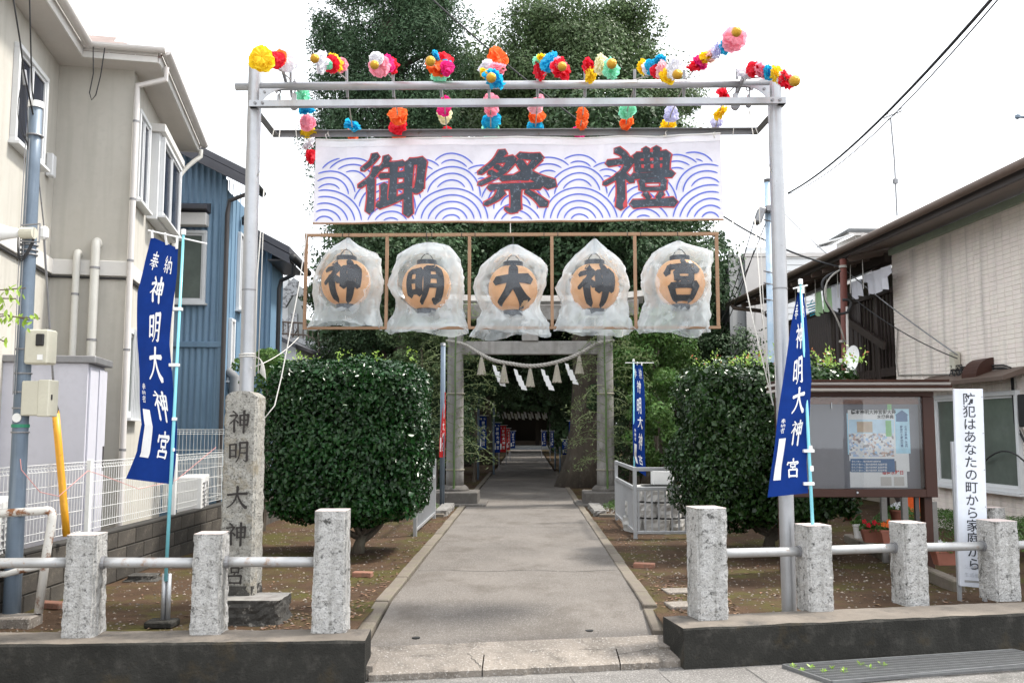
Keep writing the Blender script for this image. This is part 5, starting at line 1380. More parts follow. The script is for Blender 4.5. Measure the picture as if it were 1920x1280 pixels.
# seigaiha waves: concentric arcs, nearer rows hide those behind
rows = [[(735,428,46),(970,428,46),(1207,428,46)],
        [(610,421,69),(848,421,69),(1088,421,69),(1330,421,69)],
        [(500,395,62),(728,392,66),(968,392,66),(1205,392,66),(1440,392,66)],
        [(615,368,52),(847,368,56),(1085,368,56),(1325,368,56)],
        [(660,345,54),(790,348,50),(905,348,40),(1030,345,52),(1140,350,44),(1270,345,52),(1395,350,50)],
        [(640,335,44),(850,335,48),(1085,335,46),(1300,335,46)]]
wv = MB(); stepu = 12.6
for ri, row in enumerate(rows):
    for (cx, cy, R0) in row:
        k = 0
        while R0 - k * stepu > 5:
            Rr = R0 - k * stepu; k += 1
            if ri >= 4 and k > 3: break
            run = []
            N_ = max(18, int(Rr * .9))
            def flush():
                if len(run) > 2:
                    b = len(wv.v); m_ = len(run); wdt = 1.45
                    for i, (x, y, a) in enumerate(run):
                        w_ = wdt * min(1, .45 + min(i, m_-1-i) * .4)
                        for s_ in (-1, 1):
                            wv.v.append(tuple(bn(pxu(x + s_*w_*math.cos(a)), pyv(y - s_*w_*math.sin(a)), .0042)))
                    for i in range(m_-1): wv.f.append((b+2*i, b+2*i+2, b+2*i+3, b+2*i+1))
            for i in range(N_ + 1):
                a = math.pi * i / N_
                wob = 1 + .018 * math.sin(a * 3 + cx)
                x, y = cx + Rr * wob * math.cos(a), cy - Rr * wob * math.sin(a)
                vis = 593 < x < 1350 and 268 < y < 412
                if vis:
                    for rj in range(ri):
                        if any((x-qx)**2 + (y-qy)**2 < (qr+4)**2 for qx, qy, qr in rows[rj]): vis = False; break
                if vis and ri == 1 and False: pass
                if vis: run.append((x, y, a))
                else: flush(); run = []
            flush(); run = []
obj('wave_pattern', wv, M['wave_blue'], BN, recalc=False)
for ch, (x0_, x1_, y0_, y1_) in {'御': (674,797,287,394), '祭': (898,1036,286,392), '禮': (1140,1263,282,386)}.items():
    def pl(x, y, h, q=(x0_, x1_, y0_, y1_)):
        return bn(pxu(q[0] + (q[1]-q[0]) * x), pyv(q[3] - (q[3]-q[2]) * y), h)
    r_ = MB(); brush(r_, ch, pl, 1.12, 2.6, .0050, .00012, 6); 
    L_ = obj('lettering', r_, M['banner_red'], BN, recalc=False)
    k_ = MB(); brush(k_, ch, pl, 1.12, .35, .0078, .00012, 6)
    obj('lettering_fill', k_, M['banner_black'], L_, recalc=False)
for (px, py) in ((613,257),(617,252),(1340,254),(1250,252)):
    obj('tie', MB().tube(arc(at(px,py+4,YBn-.02), at(px-6,py-8,YK-.04), at(px+4,py-6,YK+.02)), .005, 6), M['cord'], BN)

# ================================================================= LANTERN RACK
LR = thing('lantern_rack', 'brown wooden frame hanging under the banner in five bays', 'frame')
YL = 7.88
fx0, fx1 = at(572,437,YL).x, at(1347,437,YL).x; fz1, fz0 = at(960,437,YL).z, at(960,617,YL).z
obj('top_rail', MB().bx(fx0, fx1, YL-.014, YL+.014, fz1-.028, fz1), M['wood_frame'], LR, bevel=.002)
obj('bottom_rail', MB().bx(fx0, fx1, YL-.013, YL+.013, fz0, fz0+.024), M['wood_frame'], LR, bevel=.002)
for px in (573, 725, 880, 1035, 1191, 1345):
    x = at(px, 520, YL).x
    obj('stile', MB().bx(x-.014, x+.014, YL-.012, YL+.012, fz0+.024, fz1-.028), M['wood_frame'], LR, bevel=.002)
for px in (643,655,866,891,1020,1046,1176,1201,1270,800,810):
    x = at(px, 437, YL).x
    obj('wire_tie', MB().tube([(x + .001*math.sin(a_), YL + .019*math.cos(a_*.785), fz1-.014 + .019*math.sin(a_*.785)) for a_ in range(9)], .003, 5), M['black'], LR)
ZBn = bn(.02, 1).z
for px in (612, 957, 1340): obj('hanging_cord', MB().tube([at(px,418,YBn), at(px,438,YL)], .004, 5), M['cord'], LR)

def bag_facets(fn, nu, nv, seed, c, ax, az):
    mb = MB(); q = random.Random(seed * 3 + 1); C0 = c
    J = {}
    for j in range(nv + 1):
        for i in range(nu):
            du, dv = (q.uniform(-.33,.33)/nu, q.uniform(-.33,.33)/nv) if 0 < j < nv else (q.uniform(-.3,.3)/nu, 0)
            p = Vector(fn((i/nu + du) % 1, min(1, max(0, j/nv + dv))))
            k = .014 * min(1, j/4)
            qx, qz = (p.x - c.x)/ax, (p.z - c.z)/(az*1.15); rr = qx*qx + qz*qz
            if rr < .88 and p.y < c.y:                      # the film clings to the front of the lantern
                p.y = c.y - ax * math.sqrt(1 - rr) * .98 - .016 - q.uniform(0, .012); k *= .3
            J[i, j] = len(mb.v); mb.v.append((p.x + q.uniform(-k, k)*.6, p.y + q.uniform(-k, k), p.z + (q.uniform(-.006,.006) if j == nv else 0)))
    for j in range(nv):
        for i in range(nu):
            a, b, c, d = J[i,j], J[(i+1)%nu,j], J[(i+1)%nu,j+1], J[i,j+1]
            if (i + j) % 2: mb.f += [(a,b,c),(a,c,d)]
            else: mb.f += [(a,b,d),(b,c,d)]
    clear = []
    for k, f in enumerate(mb.f):
        m_ = sum((Vector(mb.v[t]) for t in f), Vector()) / 3
        if ((m_.x-C0.x)/ax)**2 + ((m_.z-C0.z)/(az*1.25))**2 < 1.0 and m_.y < C0.y: clear.append(k)
    return mb, clear
LT = ['神','明','大','神','宮']
LAB = ['paper lantern painted with the first character at the left end of the rack', 'second paper lantern from the left, in the bay beside the left end one', 'middle paper lantern hanging straight over the path', 'fourth paper lantern, in the bay right of the middle one', 'paper lantern at the right end of the rack']
LC = [(649,530),(800,538),(962,541),(1115,538),(1275,530)]
BAGL = ['clear plastic rain bag over the leftmost lantern, flaring wide at the right', 'clear plastic rain bag over the second lantern, hanging below the frame', 'clear plastic rain bag over the middle lantern, pinched at the top', 'clear plastic rain bag over the fourth lantern, tall peaked top', 'clear plastic rain bag over the rightmost lantern, square corner at the right']
# bag outlines seen from the front (photo columns either side at given rows)
BAGP = [
 [(446,651,655),(462,628,672),(480,612,712),(505,598,712),(530,590,717),(555,592,708),(580,592,708),(600,584,712),(612,578,712)],
 [(455,800,812),(462,775,842),(480,750,856),(510,738,866),(535,730,868),(560,742,864),(580,746,862),(600,736,870),(622,728,875)],
 [(460,954,972),(468,940,985),(485,920,1012),(500,905,1024),(535,890,1020),(560,896,1012),(585,908,1010),(602,900,1025),(628,888,1030)],
 [(448,1112,1118),(462,1098,1130),(480,1078,1150),(500,1063,1170),(540,1046,1178),(570,1056,1174),(595,1050,1178),(610,1044,1182),(622,1042,1184)],
 [(452,1268,1276),(462,1245,1292),(475,1225,1333),(500,1210,1332),(535,1204,1330),(565,1212,1328),(590,1206,1328),(612,1196,1326),(622,1196,1326)]]
for i in range(5):
    cx, cy = LC[i]
    c = at(cx, cy, YL)
    t = thing('paper_lantern', LAB[i], 'lantern', c, 0, 'painted paper lanterns hung in the rack')
    a_, b_ = .215, .205          # horizontal and vertical half sizes
    prof = [(.07,-.200)]
    NR = 44
    for k in range(NR + 1):
        an = -1.18 + 2.36 * k / NR
        rr = a_ * math.cos(an) ** .80 * (1 + .007 * (1 if k % 2 else -1))
        prof.append((rr, b_ * math.sin(an)))
    prof.append((.07, .195))
    obj('shade', MB().lathe(prof, 40), M['lantern_paper'], t, smooth=False); smooth_auto(t.children[-1], 60)
    obj('cap_ring', MB().lathe([(.082,.178),(.088,.182),(.088,.232),(.08,.236),(.0,.236)], 28), M['lantern_cap'], t)
    obj('cap_ring', MB().lathe([(0,-.245),(.078,-.245),(.084,-.240),(.084,-.184),(.078,-.180)], 28), M['lantern_cap'], t)
    obj('hanger', MB().tube(arc((-.06,0,.235),(0,0,.36),(.06,0,.235)), .004, 6).tube([(0,0,.29),(0,0,fz1-.02-c.z)], .004, 5), M['black'], t)
    obj('tassel_cord', MB().tube([(0,0,-.24),(0,0,-.34)], .003, 5), M['cord'], t)
    def wrap(x, y, h):
        X = (x - .5) * .34; Z = (y - .5) * .34
        sz = max(-.93, min(.93, Z / b_)); an = math.asin(sz)
        R_ = a_ * math.cos(an) ** .80 + (.009 if i == 2 else .005) + h
        th_ = max(-1.35, min(1.35, X / a_ * 1.08))
        return Vector((R_ * math.sin(th_), -R_ * math.cos(th_), Z))
    g = MB(); brush(g, LT[i], wrap, (1.7,1.8,2.0,1.7,1.8)[i], .4, .0, .00035, 9)
    obj('character', g, M['lantern_ink'], t, recalc=False)
    # polythene bag
    P = BAGP[i]; r_ = random.Random(i + 5)
    bc = Vector((c.x, YL, 0))
    phs = [r_.uniform(0, 6.28) for _ in range(6)]
    def bagf(u, v):
        py = P[0][0] + (P[-1][0] - P[0][0]) * v
        for k in range(len(P) - 1):
            if P[k][0] <= py <= P[k+1][0] or k == len(P) - 2:
                f = (py - P[k][0]) / (P[k+1][0] - P[k][0]); f = max(0, min(1, f)); break
        pl_, pr_ = P[k][1] + (P[k+1][1]-P[k][1])*f, P[k][2] + (P[k+1][2]-P[k][2])*f
        xl_, xr_ = at(pl_, py, YL), at(pr_, py, YL)
        th_ = u * 2 * math.pi
        mid_, hw = (xl_.x + xr_.x)/2, (xr_.x - xl_.x)/2 * 1.04
        depth = min(.235, hw * .95 + .0) if v < .25 else .235 - .05*(v-.25) + .03*math.sin(v*7+phs[0])
        ang_f = abs((u * 14 + phs[1]/6.28 + 1.3*v*math.sin(phs[2])) % 1 - .5) * 2
        ang_g = abs((u * 9 + phs[3]/6.28 - 1.7*v) % 1 - .5) * 2
        wr = .05 * (ang_f - .5) + .06 * (ang_g - .5) + .05 * mnoise.noise(Vector((math.cos(th_)*2.2, math.sin(th_)*2.2, v*4 + i*9)))
        amp = .5 + .8 * v
        x = mid_ + hw * math.cos(th_) * (1 + wr * amp)
        y = YL - depth * math.sin(th_) * (1 + wr * amp * 1.3)
        z = xl_.z + (.026 * math.sin(th_ * 2 + phs[4]) + .010 * math.sin(th_ * 5 + phs[5])) * v
        return (x, y, z)
    mb, clear = bag_facets(bagf, 44, 22, i, c, a_, b_)
    bo = obj('plastic_bag', mb, M['polythene'], smooth=False, recalc=False); bo.data.materials.append(M['polythene_clear'])
    for k in clear: bo.data.polygons[k].material_index = 1
    bo.data.polygons.foreach_set('use_smooth', [True] * len(bo.data.polygons))

    setp(bo, BAGL[i], 'plastic bag', 'clear rain bags tied over the lanterns')
    
# ================================================================= STONE PILLAR
SPl = thing('stone_pillar', 'tall rough granite name pillar with carved characters on a dark plinth', 'stone pillar')
pc0 = at(441, 1118, 6.93); w_ = (at(485,1118,6.93).x - at(408,1118,6.93).x) * .86; h_ = at(446,730,6.93).z - .18
me = rough_block('shaft', w_, .25, h_, 51, amp=.009, nx=14, ny=12, nz=60, taper=.06, flare=.0)
for v in me.vertices:
    if v.co.z > h_ - .03: v.co.z -= .06 * (abs(v.co.x) / (w_/2)) ** 3
me.materials.append(M['pillar_stone'])
sh = link('shaft', me, None, SPl, loc=(pc0.x, 7.05, .17))
mb = MB()
for ch, py in zip('神明大神宮', (790, 846, 932, 1000, 1072)):
    sz = .165; cz = at(446, py, 6.92).z
    cx_ = pc0.x
    brush(mb, ch, lambda x, y, h: Vector((cx_ + (x-.5)*sz, 6.905 - h, cz + (y-.5)*sz)), .95, 0, .0, .0003, 5)
obj('inscription', mb, M['carved'], SPl, recalc=False)
me = rough_block('dark_foot', w_*1.0, .26, .085, 57, amp=.012, nx=10, ny=8, nz=4); link('dark_foot', me, M['stone_dark'], SPl, loc=(pc0.x, 7.05, .165))
pl0, pl1 = gnd(400,1178), gnd(525,1172)
me = rough_block('plinth', .56, .34, .19, 61, amp=.02, nx=16, ny=10, nz=8, flare=.12); me.materials.append(M['stone_dark']); me.materials.append(M['torii_stone'])
for p in me.polygons:
    if p.normal.z > .9: p.material_index = 1
link('plinth', me, None, SPl, loc=(pc0.x + .11, 6.90, -.01))

# ================================================================= NOBORI BANNERS
def interp(tab, v):
    for k in range(len(tab) - 1):
        if v <= tab[k+1][0] or k == len(tab) - 2:
            f = (v - tab[k][0]) / (tab[k+1][0] - tab[k][0]); f = max(0, min(1, f)); s_ = f * f * (3 - 2 * f) * .5 + f * .5
            return tuple(tab[k][j] + (tab[k+1][j] - tab[k][j]) * s_ for j in range(1, len(tab[k])))
LAYOUT = [('奉',.26,.085,.12,.17), ('納',.72,.085,.12,.17), ('神',.52,.205,.36,.36), ('明',.52,.352,.36,.36), ('大',.58,.50,.40,.36), ('神',.62,.655,.36,.36), ('宮',.62,.83,.36,.36)]
def nobori(label, Y, tab, cloth, pole_px, base, mirror=False, group='nobori banners', detail=True, wavey=.03, crossbar=None, pole_m='nobori_pole', name='nobori_banner'):
    """tab rows: (v, left column, right column, row left, row right)"""
    t = thing(name, label, 'banner', (0,0,0), 0, group)
    def S(u, v, h=0.0):
        xl_, xr_, yl_, yr_ = interp(tab, v)
        p = at(xl_, yl_, Y).lerp(at(xr_, yr_, Y), u)
        p.y += wavey * math.sin(v * 6.5 + u * 3.0) + wavey * .5 * math.sin(v * 15 + u * 5) - h
        return p
    nu, nv = (14, 60) if detail else (6, 20)
    fl = obj('flag', MB().sheet(lambda u, v: S(u, v), nu, nv), M[cloth], t, smooth=True, recalc=False)
    hpx = tab[-1][3] - tab[0][3]
    W_, H_ = (at(tab[len(tab)//2][2],600,Y) - at(tab[len(tab)//2][1],600,Y)).length, (at(0,tab[0][3],Y) - at(0,tab[-1][3],Y)).length
    g = MB()
    for ch, cu, cv, su, sv in LAYOUT:
        if mirror: cu = 1 - cu
        wu = su * (1.0 if ch not in '奉納' else 2.2); hv = .115 if ch not in '奉納' else .075
        def pl(x, y, h, cu=cu, cv=cv, wu=wu, hv=hv):
            xx = (1 - x) if mirror else x
            return S(max(.02, min(.98, cu + (xx-.5)*wu)), cv - (y-.5)*hv, h)
        brush(g, ch, pl, 1.12 if ch not in '奉納' else 1.0, 0, .004, .00025, 5)
    for k, ch in enumerate('奉納者'):
        cu = .17 if not mirror else .83
        brush(g, ch, lambda x, y, h: S(cu + (((1-x) if mirror else x)-.5)*.13, .585 + k*.032 - (y-.5)*.026, h), 1.0, 0, .004, .0002, 3)
    obj('lettering', g, M['white_print'], t, recalc=False)
    u0, u1 = (.10, .30) if not mirror else (.70, .90)
    obj('name_strip', MB().sheet(lambda u, v: S(u0 + (u1-u0)*u, .685 + .215*v, .005), 3, 16), M['white_print'], t, recalc=False)
    # pole, cross bar and loops
    (ptx, pty), (pbx, pby) = pole_px
    top, bot = at(ptx, pty, Y), Vector(base)
    obj('pole', MB().tube([bot, bot.lerp(top,.5), top], [.0135,.012,.010], 10), M[pole_m], t, smooth=True)
    obj('pole_cap', MB().lathe([(.014,0),(.018,0),(.018,.04),(0,.045)], 10, top), M['white_plastic'], t)
    if crossbar:
        A_, B_ = at(crossbar[0], crossbar[1], Y), at(crossbar[2], crossbar[3], Y)
        obj('crossbar', MB().tube([A_, B_], .006, 8), M['white_plastic'], t)
        if detail:
            for u in ((.04,.5,.95)):
                q = S(u, 0); f = (q.x - A_.x) / ((B_.x - A_.x) or 1); w2 = A_.lerp(B_, f)
                obj('loop', MB().tube([q + Vector((0,-.003,-.01)), w2 + Vector((0,-.004,.008))], .010, 6), M['white_plastic'], t)
    return t, S
# left banner
tabL = [(0,283,335,443,466),(.10,268,333,490,512),(.22,255,328,545,556),(.42,256,321,640,648),(.62,264,323,735,745),(.75,270,330,795,808),(.87,258,329,845,858),(1,234,323,897,908)]
gb = gnd(311,1172)
yl_ = 6.72
t, S = nobori('royal blue nobori banner with white characters beside the cream house', yl_, tabL, 'navy', ((344,440),(311,1080)), (at(311,1080,yl_).x, yl_, .32), crossbar=(278,432,388,457))
for v in (.28,.50,.70,.83):
    q = S(.98, v); qq = Vector(at(344 - (v*467)*.055, 440 + v*467, yl_)); obj('side_loop', MB().bx(q.x-.01, qq.x+.02, yl_-.022, yl_+.022, q.z-.012, q.z+.012), M['white_plastic'], t, bevel=.003)
st_ = thing('banner_stand', 'grey steel ground socket on a small concrete pad holding the left banner pole', 'pole stand')
for k in (-.018, .018): obj('socket_pipe', MB().tube([(at(311,1080,yl_).x+k,yl_+.02,.02),(at(311,1080,yl_).x+k,yl_+.02,.37)], .017, 10), M['steel'], st_, smooth=True)
obj('pad', MB().box((at(305,1080,yl_).x, yl_+.02, .015), (.21,.16,.05)), M['concrete_dark'], st_, bevel=.01)
# right banner
tabR = [(0,1497,1506,545,548),(.10,1488,1511,590,588),(.22,1480,1515,640,635),(.42,1466,1520,730,715),(.62,1455,1519,800,790),(.80,1446,1513,870,868),(1,1440,1516,932,924)]
yr_ = 7.0
t, S = nobori('narrow twisted royal blue nobori banner hanging in front of the right gate pole', yr_, tabR, 'navy', ((1501,533),(1530,1090)), (at(1530,1090,yr_).x, yr_, .10), crossbar=(1487,541,1514,535), wavey=.02)
for v, py in ((.85,905-75),(.99,925)):
    q = S(.98, .93 if v > .9 else .74); obj('side_loop', MB().bx(q.x-.03, q.x+.05, yr_-.02, yr_+.02, q.z-.012, q.z+.012), M['white_plastic'], t, bevel=.003)
for py in (840, 878): obj('pole_joint', MB().lathe([(.017,-.02),(.018,0),(.017,.02)], 10, at(1519 if py == 840 else 1521,py,yr_)), M['white_plastic'], t)
# banner by the right pen, and the ones along the avenue
tab = [(0,1187,1204,682,684),(.2,1187,1208,720,726),(.45,1186,1209,780,785),(.8,1186,1210,850,862),(1,1196,1212,882,893)]
nobori('royal blue nobori banner tied to a pole by the right white pen', 14.4, tab, 'navy', ((1188,678),(1190,1005)), (at(1190,1000,14.4).x, 14.4, .0), mirror=False, crossbar=(1172,680,1226,680), wavey=.05)
tab = [(0,833,836,735,735),(.3,829,836,775,775),(.7,825,835,820,822),(1,823,834,857,857)]
nobori('red nobori banner squeezed behind the left stone gate pillar', 16.4, tab, 'red_cloth', ((833,648),(832,915)), (at(832,900,16.4).x, 16.4, .0), wavey=.04, detail=False, pole_m='blue_pole')
def far_banner(label, X, Y, ztop, w, h, cloth, mirror=False):
    def tb():
        p = Vector((X, Y, ztop)); 
    t = thing('nobori_banner', label, 'banner', (X, Y, 0), 0, 'nobori banners lining the avenue')
    def S(u, v, hh=0): return Vector(((u-.0)*w, .05*math.sin(v*5+u*2+X) - hh, ztop - v*h))
    obj('flag', MB().sheet(lambda u, v: S(u, v), 6, 18), M[cloth], t, smooth=True, recalc=False)
    g = MB()
    for ch, cu, cv, su, sv in LAYOUT:
        wu = su * (1.0 if ch not in '奉納' else 1.6); hv = .11 if ch not in '奉納' else .06
        brush(g, ch, lambda x, y, h_: S(max(.02,min(.98,cu+(x-.5)*wu*1.2)), cv-(y-.5)*hv, h_), 1.25, 0, .012, .0006, 2)
    obj('lettering', g, M['white_print'], t, recalc=False, kind='stuff')
    obj('name_strip', MB().sheet(lambda u, v: S(.08+.2*u, .68+.22*v, .014), 1, 6), M['white_print'], t, recalc=False)
    s_ = w if mirror else -.02
    obj('pole', MB().tube([(s_,.02,0),(s_,.02,ztop+.1)], .016, 8), M['steel_dark'], t)
    obj('crossbar', MB().tube([(-.06,0,ztop+.02),(w+.06,0,ztop+.02)], .008, 6), M['white_plastic'], t)
def fb(label, px0, px1, py0, py1, Y, cloth, mirror=False):
    a_, b_ = at(px0, py0, Y), at(px1, py1, Y); far_banner(label, a_.x, Y, a_.z, b_.x - a_.x, a_.z - b_.z, cloth, mirror)
fb('navy banner half hidden in feathery branches left of the avenue', 899, 912, 780, 842, 27, 'navy')
fb('navy banner standing on a grey pole left of the avenue', 926, 938, 793, 848, 30, 'navy')
fb('bright red banner left of the avenue', 937, 949, 798, 847, 32, 'red_cloth')
fb('narrow dull red banner behind the bright red one', 950, 956, 803, 843, 37, 'red_cloth')
fb('navy banner deep in shade at the left side of the avenue', 957, 966, 808, 840, 42, 'navy')
fb('navy banner beside the big tree trunk right of the avenue', 1067, 1079, 790, 856, 25, 'navy', True)
fb('navy banner partly behind the other, right of the avenue', 1054, 1064, 824, 852, 28, 'navy', True)
fb('navy banner at the far right side of the avenue', 1032, 1038, 808, 838, 42, 'navy')
fb('navy banner farthest right in the shade of the avenue', 1016, 1024, 808, 836, 46, 'navy')
def lamp_post(px, py0, py1, Y, label, r=.05, cap=False):
    a_, b_ = at(px, py0, Y), at(px, py1, Y)
    t = thing('steel_post', label, 'post', (a_.x, Y, 0), 0, 'slim steel posts beside the avenue')
    obj('shaft', MB().tube([(0,0,0),(0,0,a_.z)], r, 10), M['blue_pole'], t, smooth=True); obj('cap', MB().lathe([(r,0),(r*1.1,0),(r*1.1,.05),(0,.06)], 10, (0,0,a_.z)), M['steel_dark'], t)
lamp_post(831, 648, 915, 16.6, 'slate blue steel post directly left of the left stone pillar', .045)
lamp_post(897, 735, 890, 26, 'dark slim post left of the avenue behind the torii', .035)
lamp_post(926, 758, 880, 29, 'slim post holding the second navy banner', .035)
lamp_post(1041, 840, 873, 33, 'short pale post right of the avenue, nearer the path', .03)
lamp_post(1050, 840, 880, 29, 'short pale post right of the avenue beside the trunk', .03)

# ================================================================= TORII
TO = thing('torii', 'grey stone shrine gate with two round pillars and cross beams', 'gate')
YT_ = 17.6
xa, xb = at(853,900,YT_).x, at(1136,900,YT_).x; xa2, xb2 = at(854,640,YT_).x, at(1134,640,YT_).x
ztop_, ztb = at(960,573,YT_).z, at(960,601,YT_).z
for b_, tp_ in ((xa, xa2), (xb, xb2)):
    obj('pillar', MB().tube([Vector((b_,YT_,.28)).lerp(Vector((tp_,YT_,ztb)), k/10) for k in range(11)], [.172 - .0022*k for k in range(11)], 28), M['torii_stone'], TO, smooth=True)
    obj('pillar_base', MB().lathe([(.27,.24),(.27,.29),(.24,.33),(.20,.36),(.0,.36)], 28, (b_,YT_,0)), M['torii_base'], TO, smooth=False)
    obj('plinth', MB().bx(b_-.44, b_+.46, YT_-.5, YT_+.4, -.02, .25), M['torii_base'], TO, bevel=.015)
    obj('plinth_step', MB().bx(b_-.60, b_+.62, YT_-.62, YT_+.52, -.02, .045), M['torii_base'], TO, bevel=.015)
obj('tie_beam', MB().bx(xa2-.02, xb2+.02, YT_-.08, YT_+.08, at(960,665,YT_).z, at(960,640,YT_).z), M['torii_stone'], TO, bevel=.012)
lint = MB()
for k in range(13):
    u = -1 + k/6; x = (xa2+xb2)/2 + u * 2.1; dz = .10 * abs(u) ** 3
    for (dy, z) in ((-.13, ztb), (-.17, ztop_), (.17, ztop_), (.13, ztb)): lint.v.append((x, YT_+dy, z + dz))
for k in range(12):
    for j in range(4): lint.f.append((k*4+j, k*4+(j+1)%4, (k+1)*4+(j+1)%4, (k+1)*4+j))
lint.f += [(0,1,2,3), (51,50,49,48)]
obj('lintel', lint, M['torii_stone'], TO, bevel=.01)
obj('capstone', MB().tube([((xa2+xb2)/2 + u*2.2, YT_, ztop_ + .07 + .10*abs(u)**3) for u in [-1+k/6 for k in range(13)]], .13, 4), M['torii_stone'], TO)
obj('tablet', MB().bx((xa2+xb2)/2-.16,(xa2+xb2)/2+.16,YT_-.12,YT_-.02,at(960,640,YT_).z,ztb), M['torii_stone'], TO, bevel=.01)
# sacred rope
RO = thing('sacred_rope', 'thick pale twisted straw rope slung between the torii pillars', 'rope')
YRo = YT_ - .22
rpts = [(836,638),(870,645),(895,660),(925,675),(960,682),(994,686),(1030,682),(1065,672),(1095,658),(1120,643),(1152,638)]
base = [at(x, y, YRo) for x, y in rpts]
def cr3(P, n=10):
    P = [P[0]*2-P[1]] + P + [P[-1]*2-P[-2]]; out = []
    for i in range(1, len(P)-2):
        for k in range(n):
            t = k/n; out.append(.5*(2*P[i] + (P[i+1]-P[i-1])*t + (2*P[i-1]-5*P[i]+4*P[i+1]-P[i+2])*t*t + (3*P[i]-P[i-1]-3*P[i+1]+P[i+2])*t**3))
    return out + [P[-2]]
line = cr3(base, 18)
for s_ in range(3):
    pts = []
    for k, p in enumerate(line):
        an = k * .62 + s_ * 2.094; taper_ = .022 * min(1, .6 + .5*math.sin(math.pi*k/len(line)))
        pts.append(p + Vector((0, math.cos(an)*taper_, math.sin(an)*taper_)))
    obj('rope_strand', MB().tube(pts, [.021*min(1,.55+.6*math.sin(math.pi*k/len(line))) for k in range(len(line))], 7), M['rope'], RO, smooth=True)
def rope_z(px):
    for i in range(len(rpts)-1):
        if rpts[i][0] <= px <= rpts[i+1][0]:
            f = (px-rpts[i][0])/(rpts[i+1][0]-rpts[i][0]); return rpts[i][1]+(rpts[i+1][1]-rpts[i][1])*f
tl = ['straw tassel nearest the left pillar', 'second straw tassel from the left pillar', 'middle straw tassel at the lowest point of the rope', 'straw tassel second from the right pillar', 'straw tassel nearest the right pillar']
for k, px in enumerate((903, 945, 994, 1044, 1086)):
    z = rope_z(px) + 6; c = at(px, z, YRo)
    t = thing('tassel', tl[k], 'tassel', c, 0, 'straw tassels on the rope')
    prof = [(.0,.03),(.022,.02),(.02,-.01),(.03,-.03),(.045,-.12),(.075,-.30),(.085,-.345),(.0,-.34)]
    mb = MB(); n = 30; b = 0
    for r, zz in prof:
        for q in range(n): mb.v.append(((r*(1+.13*(q%2)))*math.cos(q*2*math.pi/n), (r*(1+.13*(q%2)))*math.sin(q*2*math.pi/n), zz + (.012*(q%3) if zz < -.3 else 0)))
    for i in range(len(prof)-1):
        for q in range(n): mb.f.append((i*n+q, i*n+(q+1)%n, (i+1)*n+(q+1)%n, (i+1)*n+q))
    obj('straw', mb, M['tassel'], t); obj('binding', MB().lathe([(.028,-.035),(.034,-.025),(.028,-.012)], 16), M['rope'], t)
sl_ = ['folded white paper streamer between the first two tassels', 'folded white paper streamer left of the middle tassel', 'folded white paper streamer right of the middle tassel', 'folded white paper streamer between the last two tassels']
for k, px in enumerate((928, 968, 1019, 1064)):
    c = at(px, rope_z(px) + 8, YRo)
    t = setp(obj('paper_streamer', MB(), M['paper']) if False else bpy.data.objects.new('paper_streamer', None), sl_[k], 'paper streamer', 'zigzag paper streamers on the rope')
    COL.objects.link(t); t.location = c
    x = 0; z = 0; seq = ((.0,.0,.07,.13),(.035,-.11,.11,.13),(.075,-.21,.11,.12),(.12,-.30,.11,.10))
    for q, (dx, dz, w2, h2) in enumerate(seq):
        mb = MB(); y_ = -.01*q; th2 = .003
        P4 = [(dx-.05,dz),(dx+w2-.05,dz-.025),(dx+w2-.02,dz-h2-.02),(dx-.02,dz-h2)]
        mb.prism(P4, y_, y_+th2, 'y'); obj('paper_fold', mb, M['paper'], t)
# bamboo stems with sprays tied to each pillar
def bamboo(label, px_t, px_b, Y, seed):
    r_ = random.Random(seed)
    a_, b_ = at(px_t, 560, Y), at(px_b, 925, Y); b_.z = .1
    t = thing('bamboo_stalk', label, 'bamboo')
    obj('stem', MB().tube([b_.lerp(a_, k/8) + Vector((.01*math.sin(k*2),0,0)) for k in range(9)], [.022-.001*k for k in range(9)], 8), M['bamboo'], t)
    tw = MB(); P, Nn, Tn = [], [], []
    for k in range(34):
        f = .18 + .8 * k / 34; p = b_.lerp(a_, f); s_ = 1 if k % 2 else -1
        L_ = r_.uniform(.4, .95) * (1.1 - .2*f)
        q1 = p + Vector((s_*L_*.5, r_.uniform(-.35,.35), L_*.30)); q2 = p + Vector((s_*L_, r_.uniform(-.5,.5), L_*.10 - r_.uniform(0,.35)))
        pts = arc(p, q1, q2, 8); tw.tube(pts, [.005]*9, 4, caps=False)
        for qv in pts[2:]:
            for _ in range(8):
                P.append(qv + Vector((r_.gauss(0,.07), r_.gauss(0,.07), r_.gauss(0,.055) - .03)))
                Nn.append((r_.gauss(0,1), r_.gauss(0,1), .8))
    obj('twigs', tw, M['leaf_bamboo'], t, kind='stuff', recalc=False)
    me = leaf_mesh('bamboo_leaves', np.array([tuple(p) for p in P]), np.array(Nn), .085, .3, .9, width=.28)
    link('bamboo_leaves', me, M['leaf_bamboo'], t, kind='stuff')
    for py in (738, 880):
        c = at((px_t+px_b)/2, py, YT_); obj('straw_tie', MB().lathe([(.178,-.012),(.188,0),(.178,.012)], 24, (xa if px_t < 1000 else xb, YT_, c.z)), M['tassel'], t)
bamboo('green bamboo stalk tied to the front of the left stone pillar', 856, 850, YT_-.24, 3)
bamboo('green bamboo stalk tied to the front of the right stone pillar', 1132, 1139, YT_-.24, 4)

